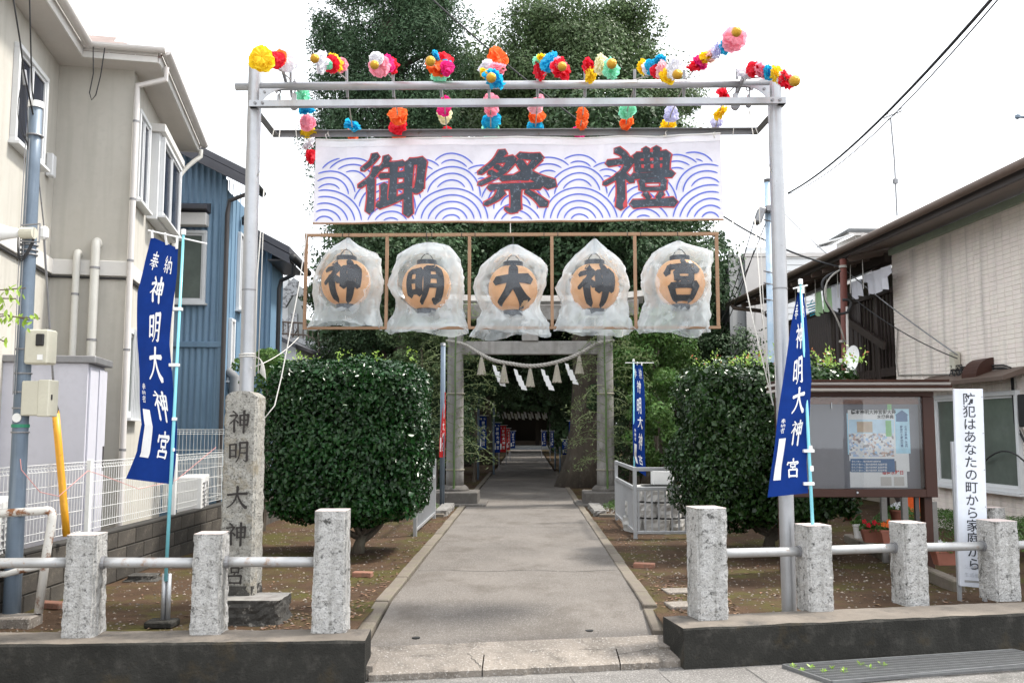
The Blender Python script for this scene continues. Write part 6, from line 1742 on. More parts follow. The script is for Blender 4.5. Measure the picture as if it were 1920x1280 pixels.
# ================================================================= WHITE PENS
def pen(label, pts, h, n_bars):
    t = thing('railing_pen', label, 'railing')
    for i in range(len(pts)-1):
        a_, b_ = Vector((*pts[i],0)), Vector((*pts[i+1],0)); L_ = (b_-a_).length
        for z, w2 in ((.08,.04),(h*.72,.045),(h,.05)):
            obj('rail', MB().bar(a_ + Vector((0,0,z)), b_ + Vector((0,0,z)), .035, w2), M['alu'], t, bevel=.003)
        n = n_bars[i]
        for k in range(n):
            p = a_.lerp(b_, (k+.5)/n); obj('bar', MB().bx(p.x-.011,p.x+.011,p.y-.011,p.y+.011,.10,h*.70), M['alu'], t)
    for p in pts: obj('corner_post', MB().bx(p[0]-.025,p[0]+.025,p[1]-.025,p[1]+.025,-.02,h+.03), M['alu'], t, bevel=.004)
pen('white aluminium railing pen right of the path around the white stones', [(1.42,14.6),(1.42,12.1),(2.3,12.1)], .90, [17,10])
pen('white aluminium railing pen left of the path behind the left hedge', [(-1.50,14.8),(-1.50,12.3)], .92, [17])
t = thing('stone_well', 'stacked white rounded stones with black joints inside the right pen', 'stone stack', (at(1238,960,13).x, 13.1, 0))
for r in range(3):
    R_ = .50 - .05 * r; n = 7
    for k in range(n):
        a_ = 2*math.pi*(k + (.5 if r % 2 else 0))/n
        me = rough_block('white_stone', .36*(R_/.5), .3, .19, r*9+k+100, amp=.03, nx=5, ny=5, nz=4)
        for v in me.vertices:
            f = math.sqrt(max(.2, 1 - (v.co.x/.24)**2*.5)); v.co.y *= f
        o = link('white_stone', me, M['grey_stone'], t, loc=(R_*math.cos(a_)*.72, R_*math.sin(a_)*.72, r*.215)); o.rotation_euler = (0,0,a_+math.pi/2)
obj('core', MB().lathe([(.42,0),(.26,.63),(0,.63)], 16), M['black_hole'], t)
obj('white_cap', MB().bx(-.1,.2,-.12,.12,.64,.84), M['white_plastic'], t, bevel=.01)
# little planting beds with pebbles in front of the torii
for s_, x0_, x1_ in ((-1,-2.2,-1.42), (1,1.2,1.98)):
    bd = thing('planting_bed', 'small white pebble bed with green clump ' + ('left' if s_ < 0 else 'right') + ' of the path before the torii', 'planting bed')
    mb = MB()
    for _ in range(420):
        pebble(mb, rnd.uniform(x0_,x1_), rnd.uniform(15.2,16.6), .03 + .02)
    obj('white_pebbles', mb, M['grey_stone'], bd, kind='stuff', recalc=False)
    obj('bed_earth', MB().bx(x0_,x1_,15.1,16.7,-.02,.045), M['dirt'], bd)
    for k in range(6):
        me = rough_block('border_stone', .2, .2, .1, k+200+s_, amp=.03, nx=4, ny=4, nz=3); link('border_stone', me, M['torii_stone'], bd, loc=((x1_ if s_ < 0 else x0_), 15.2+k*.26, .0))
    obj('front_kerb', MB().bx(x0_-.02,x1_+.06,14.98,15.1,-.02,.05), M['concrete_edge'], bd, bevel=.01)
    P = clumps(900, ((x0_+x1_)/2, 15.7, .10), (.3,.4,.14), .3, -.2); link('green_clump', leaf_mesh('green_clump', P, np.tile([0,0,1.0],(900,1)), .06, 1, -1, .3), M['leaf_bush'], bd, kind='stuff')

# ================================================================= NOTICE BOARD
NB = thing('notice_board', 'brown metal glazed notice board with posters under a small striped roof', 'notice board')
YN_ = 9.2
x0, x1 = at(1500,745,YN_).x, at(1746,745,YN_).x
gx0, gx1 = at(1500,800,YN_).x, at(1727,800,YN_).x
z1, z0 = at(1620,744,YN_).z, at(1620,916,YN_).z
zb0 = at(1620,931,YN_).z
xl = at(1452,740,YN_).x
for k in range(4): obj('roof_slat', MB().prism([(YN_-.32+.03*k, z1+.05+.03*k),(YN_+.30, z1+.05+.03*k),(YN_+.30, z1+.073+.03*k),(YN_-.34+.03*k, z1+.073+.03*k)], xl, at(1760,735,YN_).x, 'x'), M['brown_frame'] if k % 2 else M['soffit'], NB)
obj('header', MB().bx(xl+.03,x1,YN_-.06,YN_+.12,z1+.002,z1+.05), M['brown_frame'], NB, bevel=.004)
obj('right_stile', MB().bx(gx1,x1,YN_-.06,YN_+.12,zb0,z1), M['brown_frame'], NB, bevel=.004)
obj('left_stile', MB().bx(xl+.03,xl+.11,YN_-.06,YN_+.12,zb0,z1), M['brown_frame'], NB, bevel=.004)
obj('bottom_rail', MB().bx(xl+.11,gx1,YN_-.062,YN_+.12,zb0,z0), M['brown_frame'], NB, bevel=.004)
obj('backing', MB().bx(xl+.11,gx1,YN_+.06,YN_+.10,z0,z1), M['board_back'], NB)
obj('top_reflector', MB().bx(xl+.11,gx1,YN_+.04,YN_+.059,z1-.07,z1), M['brick_red'], NB)
obj('glass', MB().bx(xl+.112,gx1-.002,YN_-.035,YN_-.031,z0+.002,z1-.002), M['pane'], NB)
obj('glass_joint', MB().bx(at(1602,920,YN_).x-.003,at(1602,920,YN_).x+.003,YN_-.068,YN_-.063,zb0+.02,z0), M['black'], NB)
obj('lock', MB().tube([at(1608,923,YN_-.075), at(1608,923,YN_-.06)], .010, 12), M['steel'], NB)
obj('latch', MB().box(at(1559,760,YN_-.045), (.01,.01,.06)), M['steel'], NB)
for x in (xl+.07, at(1740,940,YN_).x):
    obj('post', MB().bx(x-.04,x+.04,YN_-.01,YN_+.10,-.02,zb0), M['brown_frame'], NB, bevel=.004)
obj('brace', MB().bx(gx1-.09,gx1-.05,YN_+.0,YN_+.04,-.02,zb0), M['dark_frame'], NB)
# posters
def rect_on(px0, py0, px1, py1, dy): 
    a_, b_ = at(px0, py0, YN_), at(px1, py1, YN_); return MB().bx(a_.x, b_.x, YN_+.058-dy, YN_+.059-dy+.0004, b_.z, a_.z)
def poster_mat():
    m = bpy.data.materials.new('crowd_print'); m.use_nodes = True
    N, L = m.node_tree.nodes, m.node_tree.links; p = N['Principled BSDF']; p.inputs['Roughness'].default_value = .4
    tc = N.new('ShaderNodeTexCoord')
    vo = N.new('ShaderNodeTexVoronoi'); vo.inputs['Scale'].default_value = 48; L.new(tc.outputs['Object'], vo.inputs[0])
    rp = N.new('ShaderNodeValToRGB'); e = rp.color_ramp.elements
    e[0].color = (.75,.72,.72,1); e[1].color = (.06,.10,.28,1)
    for ps, c in ((.2,(.45,.50,.66,1)), (.35,(.8,.78,.76,1)), (.5,(.55,.35,.27,1)), (.62,(.30,.50,.75,1)), (.72,(.8,.8,.82,1)), (.85,(.25,.2,.2,1))):
        q = e.new(ps); q.color = c
    rp.color_ramp.interpolation = 'CONSTANT'
    sx = N.new('ShaderNodeSeparateColor'); L.new(vo.outputs['Color'], sx.inputs[0]); L.new(sx.outputs[0], rp.inputs[0])
    n = N.new('ShaderNodeTexNoise'); n.inputs['Scale'].default_value = 7; L.new(tc.outputs['Object'], n.inputs[0])
    mx = N.new('ShaderNodeMix'); mx.data_type = 'RGBA'; mx.inputs['Factor'].default_value = .12; L.new(rp.outputs[0], mx.inputs['A']); mx.inputs['B'].default_value = (.75,.85,.9,1)
    L.new(mx.outputs['Result'], p.inputs['Base Color']); return m
M['crowd'] = poster_mat(); M['print_blue'] = mat('print_blue', (.05,.14,.30), .5, var=.15, scale=30); M['pale_cyan'] = mat('pale_cyan', (.42,.68,.82), .5, var=.15, scale=8)
M['print_sky'] = mat('print_sky', (.55,.72,.85), .5, var=.15, scale=6); M['print_green'] = mat('print_green', (.25,.55,.22), .5, var=.2); M['print_tan'] = mat('print_tan', (.55,.42,.30), .5, var=.2)
def stick(label, nm='poster', loc=(0,0,0)):
    return thing(nm, label, 'poster', loc, 0, 'posters behind the glass of the notice board')
P1 = stick('large festival poster with a crowd photograph on a pale sky background')
obj('sheet', rect_on(1593,768,1685,864,.003), M['white_print'], P1)
obj('sky_picture', rect_on(1595,786,1681,812,.0045), M['print_sky'], P1); obj('crowd_picture', rect_on(1595,812,1681,856,.0045), M['crowd'], P1)
obj('picture_patch', rect_on(1610,790,1640,810,.0055), M['print_tan'], P1); obj('picture_patch', rect_on(1664,788,1676,818,.0055), M['print_green'], P1)
def tline(s, px, py, size_px, par, m='black', bold=.03, vertical=False, dy=.006, nm='lettering', adv=1.0):
    sz = size_px / 1700 * YN_; o_ = at(px, py, YN_); o_.y = YN_ + .058 - dy
    g = MB(); fonttext(g, s, lambda x, z: Vector((o_.x + x, o_.y, o_.z + z)), sz, vertical, bold, adv)
    return obj(nm, g, M[m], par, recalc=False, kind='stuff')
tline('橋本神明大神宮御大祭', 1603, 772, 8.4, P1); tline('水堀祭典', 1652, 781, 7.4, P1, adv=1.05)
P2 = stick('narrow pale cyan poster with a small shrine hall right of the large one')
obj('sheet', rect_on(1681,766,1712,850,.0018), M['pale_cyan'], P2); obj('shrine_picture', rect_on(1684,776,1706,790,.003), M['print_blue'], P2)
obj('shrine_roof', MB().prism([(at(1682,778,YN_).x, at(0,778,YN_).z),(at(1708,778,YN_).x, at(0,778,YN_).z),(at(1695,769,YN_).x, at(0,769,YN_).z)], YN_+.053, YN_+.054, 'y'), M['print_blue'], P2)
for k, s_ in enumerate(('七月の祭典ご案内','御神楽と奉納行事')): tline(s_, 1702 - k*8, 800, 5, P2, vertical=True, m='print_blue')
P3 = stick('dark blue schedule sheet printed in small white lines under the large poster')
obj('sheet', rect_on(1598,860,1682,885,.0058), M['print_blue'], P3)
for k in range(4): tline('祭礼行事のご案内御神輿渡御時間' , 1602, 865 + k*5.6, 4.4 if k else 3.6, P3, m='white_print', dy=.0068, bold=.01)
P4 = stick('white leaflet with red print at the bottom of the notice board')
obj('sheet', rect_on(1597,884,1706,914,.003), M['white_print'], P4)
tline('毎週水曜日', 1662, 886, 8, P4, m='red_cloth', dy=.0045)
obj('grey_picture', rect_on(1655,894,1676,911,.0042), M['soffit'], P4); obj('grey_picture', rect_on(1680,894,1700,911,.0042), M['soffit'], P4)
P5 = stick('small green pinned slip above the posters'); obj('sheet', rect_on(1667,746,1676,768,.003), M['print_green'], P5)
P6 = stick('white sheet behind the cyan poster at the lower right'); obj('sheet', rect_on(1684,848,1710,884,.0008), M['white_print'], P6)
P7 = stick('narrow pale blue sheet edge left of the large poster'); obj('sheet', rect_on(1591,774,1600,852,.0008), M['pale_cyan'], P7)

# ================================================================= WHITE SAFETY SIGN
SG = thing('upright_sign', 'tall weathered white sign board with vertical black safety slogan', 'sign')
YS = 7.8
tl_, tr_, bl_, br_ = at(1789,729,YS), at(1843,729,YS-.03), at(1800,1098,YS), at(1855,1103,YS-.03)
def sg(u, v, h=0): 
    p = tl_.lerp(tr_, u).lerp(bl_.lerp(br_, u), v); p.y -= h; return p
mb = MB(); V_ = [sg(0,0),sg(1,0),sg(1,1),sg(0,1)]; mb.add(V_ + [p + Vector((0,.03,0)) for p in V_], [(0,1,2,3),(7,6,5,4),(0,4,5,1),(1,5,6,2),(2,6,7,3),(3,7,4,0)])
obj('panel', mb, M['sign_white'], SG, bevel=.002)
g = MB(); Hs = (bl_ - tl_).length; Ws = (tr_ - tl_).length
fonttext(g, '防犯はあなたの町から家庭から', lambda x, z: sg(.50 + x/Ws, .052 - z/Hs, .002), .106, True, .009, .995)
obj('slogan', g, M['sign_ink'], SG, recalc=False)
g = MB(); fonttext(g, '交通安全', lambda x, z: sg(.24 + x/Ws, .90 - z/Hs, .002), .036, False, .0, 1.1); fonttext(g, '生活部会', lambda x, z: sg(.24 + x/Ws, .94 - z/Hs, .002), .036, False, .0, 1.1)
obj('faded_credit', g, mat('faded_ink', (.42,.44,.48), .7, spots=((.66,.68,.74), 30, .5, .6)), SG, recalc=False)
obj('rust_strip', MB().add([sg(.16,.968,.002),sg(.75,.966,.002),sg(.75,.976,.002),sg(.16,.978,.002)], [(0,1,2,3)]), M['rail_rust'], SG, recalc=False)
for k in range(6): obj('rivet', MB().tube([sg(.955,.04+k*.185,.001), sg(.955,.04+k*.185,.005)], .004, 8), M['steel_dark'], SG)
for u in (.06,.92):
    q = sg(u, 1); obj('leg', MB().bx(q.x-.014,q.x+.014,q.y+.032,q.y+.06,-.02,q.z+1.2), M['alu'], SG)

# ================================================================= FLOWER POTS, SMALL THINGS ON THE RIGHT
def pot(label, px, py, Y, w, h, rect, fl, m='terracotta', nleaf=260):
    g = at(px, py, Y); t = thing('flower_pot', label, 'flower pot', (g.x, Y, g.z), rnd.uniform(-.2,.2), 'potted flowers beside the notice board')
    if rect:
        mb = MB(); 
        for k, (s_, z) in enumerate(((.78,0),(1,h*.82),(1.06,h*.82),(1.06,h),(.96,h),(.9,h*.8))):
            for (dx, dy) in ((-1,-.5),(1,-.5),(1,.5),(-1,.5)): mb.v.append((dx*w/2*s_, dy*w/2*s_, z))
        for k in range(5):
            for j in range(4): mb.f.append((k*4+j, k*4+(j+1)%4, (k+1)*4+(j+1)%4, (k+1)*4+j))
        mb.f.append((3,2,1,0)); mb.f.append((20,21,22,23))
    else:
        mb = MB().lathe([(w*.36,0),(w*.46,h*.8),(w*.52,h*.8),(w*.52,h),(w*.46,h),(w*.44,h*.85),(0,h*.85)], 20)
    obj('pot', mb, M[m], t, bevel=.003)
    P = clumps(nleaf*2, (0,0,h*1.05), (w*.62,w*.34,w*.28), .2, -.4)
    link('foliage', leaf_mesh('foliage', P, np.tile([0,-.3,1.0],(len(P),1)), .045, .8, -.4, .8), M['leaf_bush'], t, kind='stuff')
    for k in range(9 if fl else 0):
        a_ = rnd.uniform(-1,1)*w*.5; 
        f = MB()
        cc = Vector((a_, -w*.22 + rnd.uniform(-.03,.03), h*1.05 + w*.2 + rnd.uniform(-.02,.03)))
        for q in range(5):
            an = q*1.2566; f.add([cc, cc + Vector((.02*math.cos(an-.5),-.008,.02*math.sin(an-.5))), cc + Vector((.028*math.cos(an),-.012,.028*math.sin(an))), cc + Vector((.02*math.cos(an+.5),-.008,.02*math.sin(an+.5)))], [(0,1,2,3)])
        obj('blossom', f, PAP[fl], t, recalc=False)
    return t
pot('terracotta trough with red portulaca, left one under the board', 1640, 1016, 9.7, .26, .14, True, 'red')
pot('terracotta trough with orange flowers right of the other trough', 1672, 1018, 9.4, .26, .14, True, 'orange')
pot('terracotta planter of white petunias between post and white sign', 1773, 1058, 8.9, .24, .14, True, 'white')
pot('white plastic pot beside the right hedge foot', 1610, 1008, 9.9, .12, .15, False, None, 'white_plastic', 60)
pot('small potted leafy plant behind the troughs', 1685, 975, 10.4, .2, .12, False, 'white', 'terracotta')
for k, (px, py) in enumerate(((1656,935),(1695,932),(1750,945))):
    g = at(px, py, 10.0); o = setp(obj('wooden_stake', MB().box((0,0,g.z/2), (.06,.05,g.z+.06)), M['torii_stone'], loc=(g.x,10.0,0)), ['grey square stake left of the board post below the glass', 'grey square stake in the middle under the board', 'grey stake just right of the board post'][k], 'stake', 'grey stakes under the notice board')
ed = thing('garden_edging', 'old concrete edging running diagonally behind the right kerb', 'edging')
e0_, e1_ = gnd(1590,1015), gnd(1800,1110)
for k in range(5):
    a_, b_ = e0_.lerp(e1_, k/5 + .004), e0_.lerp(e1_, (k+1)/5 - .004)
    obj('edging_block', MB().bar(a_ + Vector((0,0,.04)), b_ + Vector((0,0,.04)), .11, .12), M['concrete_edge'], ed, bevel=.012)
def low_shrub(label, px, py, Y, rx, rz_, m='leaf_bush'):
    g = at(px, py, Y); t = thing('low_shrub', label, 'shrub', (g.x, Y, 0))
    n = 7000; d = npr.normal(0,1,(n,3)); d /= np.linalg.norm(d, axis=1)[:,None]; d[:,2] = np.abs(d[:,2])*.95
    sgn = np.abs(d)**.6*np.sign(d); P = sgn*np.array([rx,.4,rz_])*(1-.2*npr.random((n,1))) + np.array([0,0,.12])
    link('foliage', leaf_mesh('foliage', P, d + [0,0,.3], .045, .8, -.6, .35), M[m], t, kind='stuff')
    obj('stem', MB().tube([(0,0,-.02),(.02,0,.2),(-.05,.02,.35)], .02, 6), M['trunk'], t)
low_shrub('clipped bright green conifer shrub behind the board post', 1735, 960, 11.2, .62, .36)
low_shrub('clipped green conifer shrub right of the white sign', 1920, 975, 10.4, .5, .34)
setp(obj('orange_crate', MB().box((0,0,.25), (.25,.3,.4)), PAP['orange'], bevel=.01, loc=(at(1716,940,12.4).x, 12.4, .2)), 'orange box glimpsed behind the green shrub', 'box')
# weeds
def weed(label, px, py, s, z=-.19, n=14):
    g = gnd(px, py, z); mb = MB()
    for k in range(n):
        a_ = rnd.random()*6.28; e = rnd.uniform(.3,1.1); L_ = s*rnd.uniform(.6,1.1)
        t0 = Vector((math.cos(a_)*math.cos(e), math.sin(a_)*math.cos(e), math.sin(e))); sd = Vector((-math.sin(a_), math.cos(a_), 0)); p = t0*L_*.4
        mb.add([p, p+t0*L_*.3+sd*L_*.17, p+t0*L_*.62-Vector((0,0,L_*.06)), p+t0*L_*.3-sd*L_*.17], [(0,1,2),(0,2,3)])
        mb.tube([(0,0,0), p], .0012, 3, caps=False)
    return setp(obj('weed', mb, M['leaf_new'], loc=g, recalc=False), label, 'weed')
weed('green weed sprouting at the path end of the left kerb', 640, 1272, .14, n=12)
weed('small weed at the foot of the right kerb corner', 1308, 1238, .06)
weed('tiny weed tuft at the foot of the right kerb in its middle', 1661, 1215, .035)
for k, px in enumerate((1487,1503,1520,1543,1560,1583,1612,1634,1655)): weed(['weed sprig growing through the left end of the grate', 'small tuft in the drain grate, second from its left end', 'grass sprig in the drain grate, third from its left end', 'broad green tuft in the drain grate', 'low tuft beside the broad one in the grate', 'pair of leaves pushing through the grate', 'thin sprig in the rear bars of the grate', 'lone bright sprig near the middle of the grate', 'rightmost sprig growing through the grate'][k], px, 1252 + (k*7) % 13 - (8 if k > 5 else 0), .045, z=-.17, n=8)
# leafy twig at the left edge
t = thing('leafy_branch', 'yellow green leafy twigs reaching in from the left picture edge', 'branch')
P, Nn = [], []
for (a_, b_) in (((-60,560),(48,540)), ((-60,600),(75,597)), ((-60,620),(8,640)), ((-40,570),(30,560)), ((-40,590),(55,600))):
    p, q = at(*a_, 5.6), at(*b_, 5.6)
    obj('twig', MB().tube([p, p.lerp(q,.5) + Vector((0,0,.02)), q], .004, 5), M['twig'], t)
    for k in range(16):
        c = p.lerp(q, .3 + .7*k/15); P.append(tuple(c + Vector((rnd.gauss(0,.02), rnd.gauss(0,.03), rnd.gauss(0,.02)-.01)))); Nn.append((rnd.gauss(0,.4), -1, .4))
for p, nv in zip(P, Nn):
    pass
lf = one_leaf('leaf', .055, .42); lf.materials.append(M['leaf_new'])
for p in P:
    o = link('leaf', lf, None, t); o.location = p; o.rotation_euler = (rnd.uniform(.6,2.2), rnd.uniform(-.6,.6), rnd.uniform(-1.5,1.5)); o.scale = (rnd.uniform(.7,1.1),)*3

# ================================================================= CLIPPED HEDGES
def hedge(label, x0, x1, y0, y1, z0, z1, m, seed, bulge, n_leaf, lsize, new, trunk_at, uneven=.08, redtips=False):
    t = thing('clipped_hedge', label, 'hedge', ((x0+x1)/2, (y0+y1)/2, 0))
    hx, hy, hz = (x1-x0)/2, (y1-y0)/2, (z1-z0)/2; cz = (z0+z1)/2
    # rounded box surface sampling
    d = npr.normal(0, 1, (n_leaf*3, 3)); d /= np.abs(d).max(1)[:, None]          # on a cube
    w = npr.random(len(d)) < .999; d = d[:n_leaf]
    q = d * np.array([hx, hy, hz])
    e = 5.0
    nrm = np.sign(d) * np.abs(d) ** e; nrm /= np.linalg.norm(nrm, axis=1)[:, None]
    rnd_k = (np.abs(d) ** 6).sum(1) ** (1/6)
    P = q / rnd_k[:, None]
    nz_ = np.array([mnoise.fractal(Vector((p[0]*2.1+seed, p[1]*2.1, p[2]*2.1)), 1, 2, 3) for p in P])
    P += nrm * (nz_ * uneven)[:, None] - nrm * (.22 * npr.random((len(P),1)) ** 1.8)
    P[:, 2] += cz
    P[:, 0] *= 1 + bulge * (1 - ((P[:, 2]-z0)/(z1-z0)-.55)**2*2)
    keep = (nz_ > -.62 + .0*nz_) & (npr.random(len(P)) < np.clip(1.25 + nz_*.9, .35, 1)); P = P[keep]; nrm = nrm[keep]
    low = P[:, 2] < z0 + .18
    P[low, :2] *= (1 - .9*np.clip(z0 + .18 - P[low, 2], 0, .3))[:, None]
    me = leaf_mesh('foliage', P, nrm + np.array([0, 0, .25]), lsize, .55, .7, .95)
    link('foliage', me, M[m], t, kind='stuff')
    # 300 nearest leaves as pieces
    lv = [one_leaf('leaf', lsize*1.25, .5), one_leaf('leaf', lsize*1.1, .42)]
    for l in lv: l.materials.append(M[m])
    cnt = 0; r_ = random.Random(seed)
    idx = [i for i in range(len(P)) if nrm[i][1] < -.8]; r_.shuffle(idx)
    for i in idx[:300]:
        o = link('leaf', lv[cnt % 2], None, t); cnt += 1
        n_ = Vector(nrm[i]) + Vector((r_.gauss(0,.45), r_.gauss(0,.3), r_.gauss(0,.4)+.35)); n_.normalize()
        dn = Vector((r_.gauss(0,.7), 0, -1)); dn = (dn - n_*dn.dot(n_)).normalized(); bx_ = dn.cross(n_)
        o.matrix_local = Matrix.Translation(Vector(P[i]) + Vector((0,-.02,0)) + Vector(nrm[i])*.03) @ Matrix((bx_, dn, n_)).transposed().to_4x4()
    # fresh shoots on top
    Pn, Nn = [], []
    for _ in range(new):
        x, y = r_.uniform(-hx, hx)*.95, r_.uniform(-hy, hy*.3)
        b = Vector((x*(1+bulge*.6), y, z1 + r_.uniform(-.04,.0))); hgt = r_.uniform(.05,.14) * (1.7 if redtips and r_.random() < .3 else 1)
        for k in range(9):
            Pn.append((b.x + r_.gauss(0,.022), b.y + r_.gauss(0,.022), b.z + hgt*k/8)); Nn.append((r_.gauss(0,.8), -1, .6))
    Pn, Nn = np.array(Pn), np.array(Nn)
    link('new_shoots', leaf_mesh('new_shoots', Pn, Nn, lsize*.85, .5, -.9, .8), M['leaf_new'], t, kind='stuff')
    if redtips:
        s_ = npr.random(len(Pn)) < .16; link('red_shoots', leaf_mesh('red_shoots', Pn[s_] + [0,-.01,.03], Nn[s_], lsize*.7, .5, -.9, .8), M['leaf_red'], t, kind='stuff')
    # a second, deeper layer so that it is not hollow
    n2 = n_leaf // 2; P2 = (npr.random((n2,3))*2-1) * np.array([hx*.9, hy*.9, hz*.9]); P2[:, 2] += cz
    P2[:, 0] *= 1 + bulge*.5
    link('inner_foliage', leaf_mesh('inner_foliage', P2, npr.normal(0,1,(n2,3)), lsize*1.6, 1, 0, 1.1), M[m], t, kind='stuff')
    # trunk and limbs
    tx, ty = trunk_at[0] - (x0+x1)/2, trunk_at[1] - (y0+y1)/2
    obj('trunk', MB().tube([(tx,ty,-.05),(tx+.02,ty,.10),(tx+.06,ty+.02,.2)], [.085,.065,.055], 10), M['trunk'], t, smooth=True)
    for k in range(9):
        a_ = k*.7+.3; L_ = r_.uniform(.35,.8)
        s0 = Vector((tx+.04,ty+.01,.12+.012*k)); s2 = s0 + Vector((math.cos(a_)*L_*.9, math.sin(a_)*L_*.35 - .05, .35+.25*r_.random())); s1 = s0.lerp(s2,.5) + Vector((math.cos(a_)*.12, 0, -.08))
        obj('limb', MB().tube(arc(s0,s1,s2,7), [.034-.003*j for j in range(8)], 7), M['trunk'], t, smooth=True)
    return t
hedge('large square clipped camellia hedge left of the path behind the stone pillar', -2.96, -1.17, 9.9, 11.4, .36, 2.22, 'leaf_hedge', 5, .0, 42000, .052, 16, (gnd(672,1035).x, 10.65), .07)
hedge('rounded clipped hedge with reddish new shoots right of the path behind the steel pole', 1.84, 3.74, 10.0, 11.6, .34, 2.17, 'leaf_hedge2', 9, .02, 44000, .054, 75, (gnd(1400,1020).x+.1, 10.9), .20, True)
# bush poking up left of the hedge
def bush(label, c, rad, n, lsize, m='leaf_bush', nm='bush', stem=True, clump_n=24, cat='bush'):
    t = thing(nm, label, cat, (c[0], c[1], 0))
    cl = clumps(clump_n, (0,0,c[2]), rad, .45); rr = [min(rad)*.38*rnd.uniform(.7,1.25) for _ in cl]
    P, Nn = leaves_on_clumps(cl, rr, n // clump_n)
    link('foliage', leaf_mesh('foliage', P, Nn, lsize, .8, .2, .8), M[m], t, kind='stuff')
    if stem: obj('stem', MB().tube([(0,0,-.05),(.05,0,c[2]*.5),(0,.03,c[2])], [.05,.04,.02], 7), M['trunk'], t)
    return t
bush('loose green shrub between the blue annex and the left hedge', (at(500,680,13).x, 13, 2.0), (.4,.5,.75), 3500, .075)

# ================================================================= TREES
def crown_mesh(name, rad, n_cl, cl_r, per, leaf, seed, kind='broad', lowcut=-1.0):
    global npr
    npr = np.random.default_rng(seed)
    cl = clumps(n_cl, (0,0,0), rad, .55, lowcut)
    if kind == 'cone':
        cl[:, 2] = (npr.random(n_cl) * 2 - 1) * rad[2]
        a = npr.random(n_cl) * 2 * np.pi
        tt = (cl[:, 2] / rad[2] + 1) / 2
        f = np.interp(tt, [0, .2, .45, .75, 1], [.45, .62, .95, 1.0, .70]) * (1 + .10*np.sin(cl[:,2]*2.3)) * npr.random(n_cl) ** .35
        cl[:, 0] = np.cos(a) * rad[0] * f; cl[:, 1] = np.sin(a) * rad[1] * f
    rr = cl_r * npr.uniform(.55, 1.35, n_cl)
    P, Nn = leaves_on_clumps(cl, rr, per, .62 if kind == 'broad' else .8, .38)
    if kind == 'cone': P[:, 2] -= .25 * npr.random(len(P)) ** 2
    # stray outer sprays break the outline
    k = len(P) // 18; idx = npr.integers(0, len(P), k); P2 = P[idx] * (1 + npr.uniform(.01, .09, (k,1))); 
    P = np.concatenate([P, P2]); Nn = np.concatenate([Nn, Nn[idx]])
    return leaf_mesh(name, P, Nn, leaf, .5, .5 if kind == 'cone' else .2, .9 if kind == 'broad' else .6), cl, rr
def tree(label, x, y, trunk_h, trunk_r, crown_c, crown, mt, group=None, limbs=8, name='tree', lean=0.0, flare=1.0, cat='tree'):
    me, cl, rr = crown
    t = thing(name, label, cat, (x, y, 0), 0, group)
    top = Vector((lean, 0, trunk_h))
    tr = MB().tube([top * (k/8) + Vector((.05*math.sin(k*1.7+x)*k/8*3*trunk_r, .0, 0)) for k in range(9)], [trunk_r*((1+flare*.9) if k == 0 else (1+.16*flare if k == 1 else 1-.06*k)) for k in range(9)], 18)
    obj('trunk', tr, M['trunk'], t, smooth=True)
    cr = link('crown', me, None, t); cr.location = crown_c
    if not me.materials: me.materials.append(M[mt])
    cr['kind'] = 'stuff'
    order = sorted(range(len(cl)), key=lambda i: cl[i][2])
    for k in range(limbs):
        c = Vector(cl[order[(k * 3) % len(cl)]]) + Vector(crown_c); s0 = top * (.55 + .4 * k / max(1, limbs))
        if c.z < s0.z + .3: c.z = s0.z + .5
        obj('limb', MB().tube(arc(s0, s0.lerp(c,.5) + Vector((0,0,.25*(c-s0).length*.3)), c, 6), [trunk_r*.42*(1-.13*j) for j in range(7)], 7), M['trunk'], t, smooth=True)
    return t
# the two big crowns behind the gate
tree('towering dark cypress with drooping sprays left of centre behind the gate', at(722,300,29).x, 29, 15, .42, (0,0,10.8), crown_mesh('crown', (2.35,2.4,7.4), 360, .72, 760, .122, 21, 'cone'), 'leaf_cypress', limbs=26, name='cypress_tree')
tree('huge rounded broadleaf tree right of centre behind the gate', at(1095,300,33).x, 33, 10, .55, (0,0,11.5), crown_mesh('crown', (3.85,3.3,6.6), 340, 1.0, 880, .125, 22), 'leaf_broad', limbs=22, name='broadleaf_tree')
tree('tall tree joining the two big crowns, far behind the gate', at(900,300,38).x, 38, 10, .5, (0,0,12.3), crown_mesh('crown', (3.2,3.0,6.0), 230, 1.1, 480, .17, 23), 'leaf_broad', limbs=12, name='broadleaf_tree')
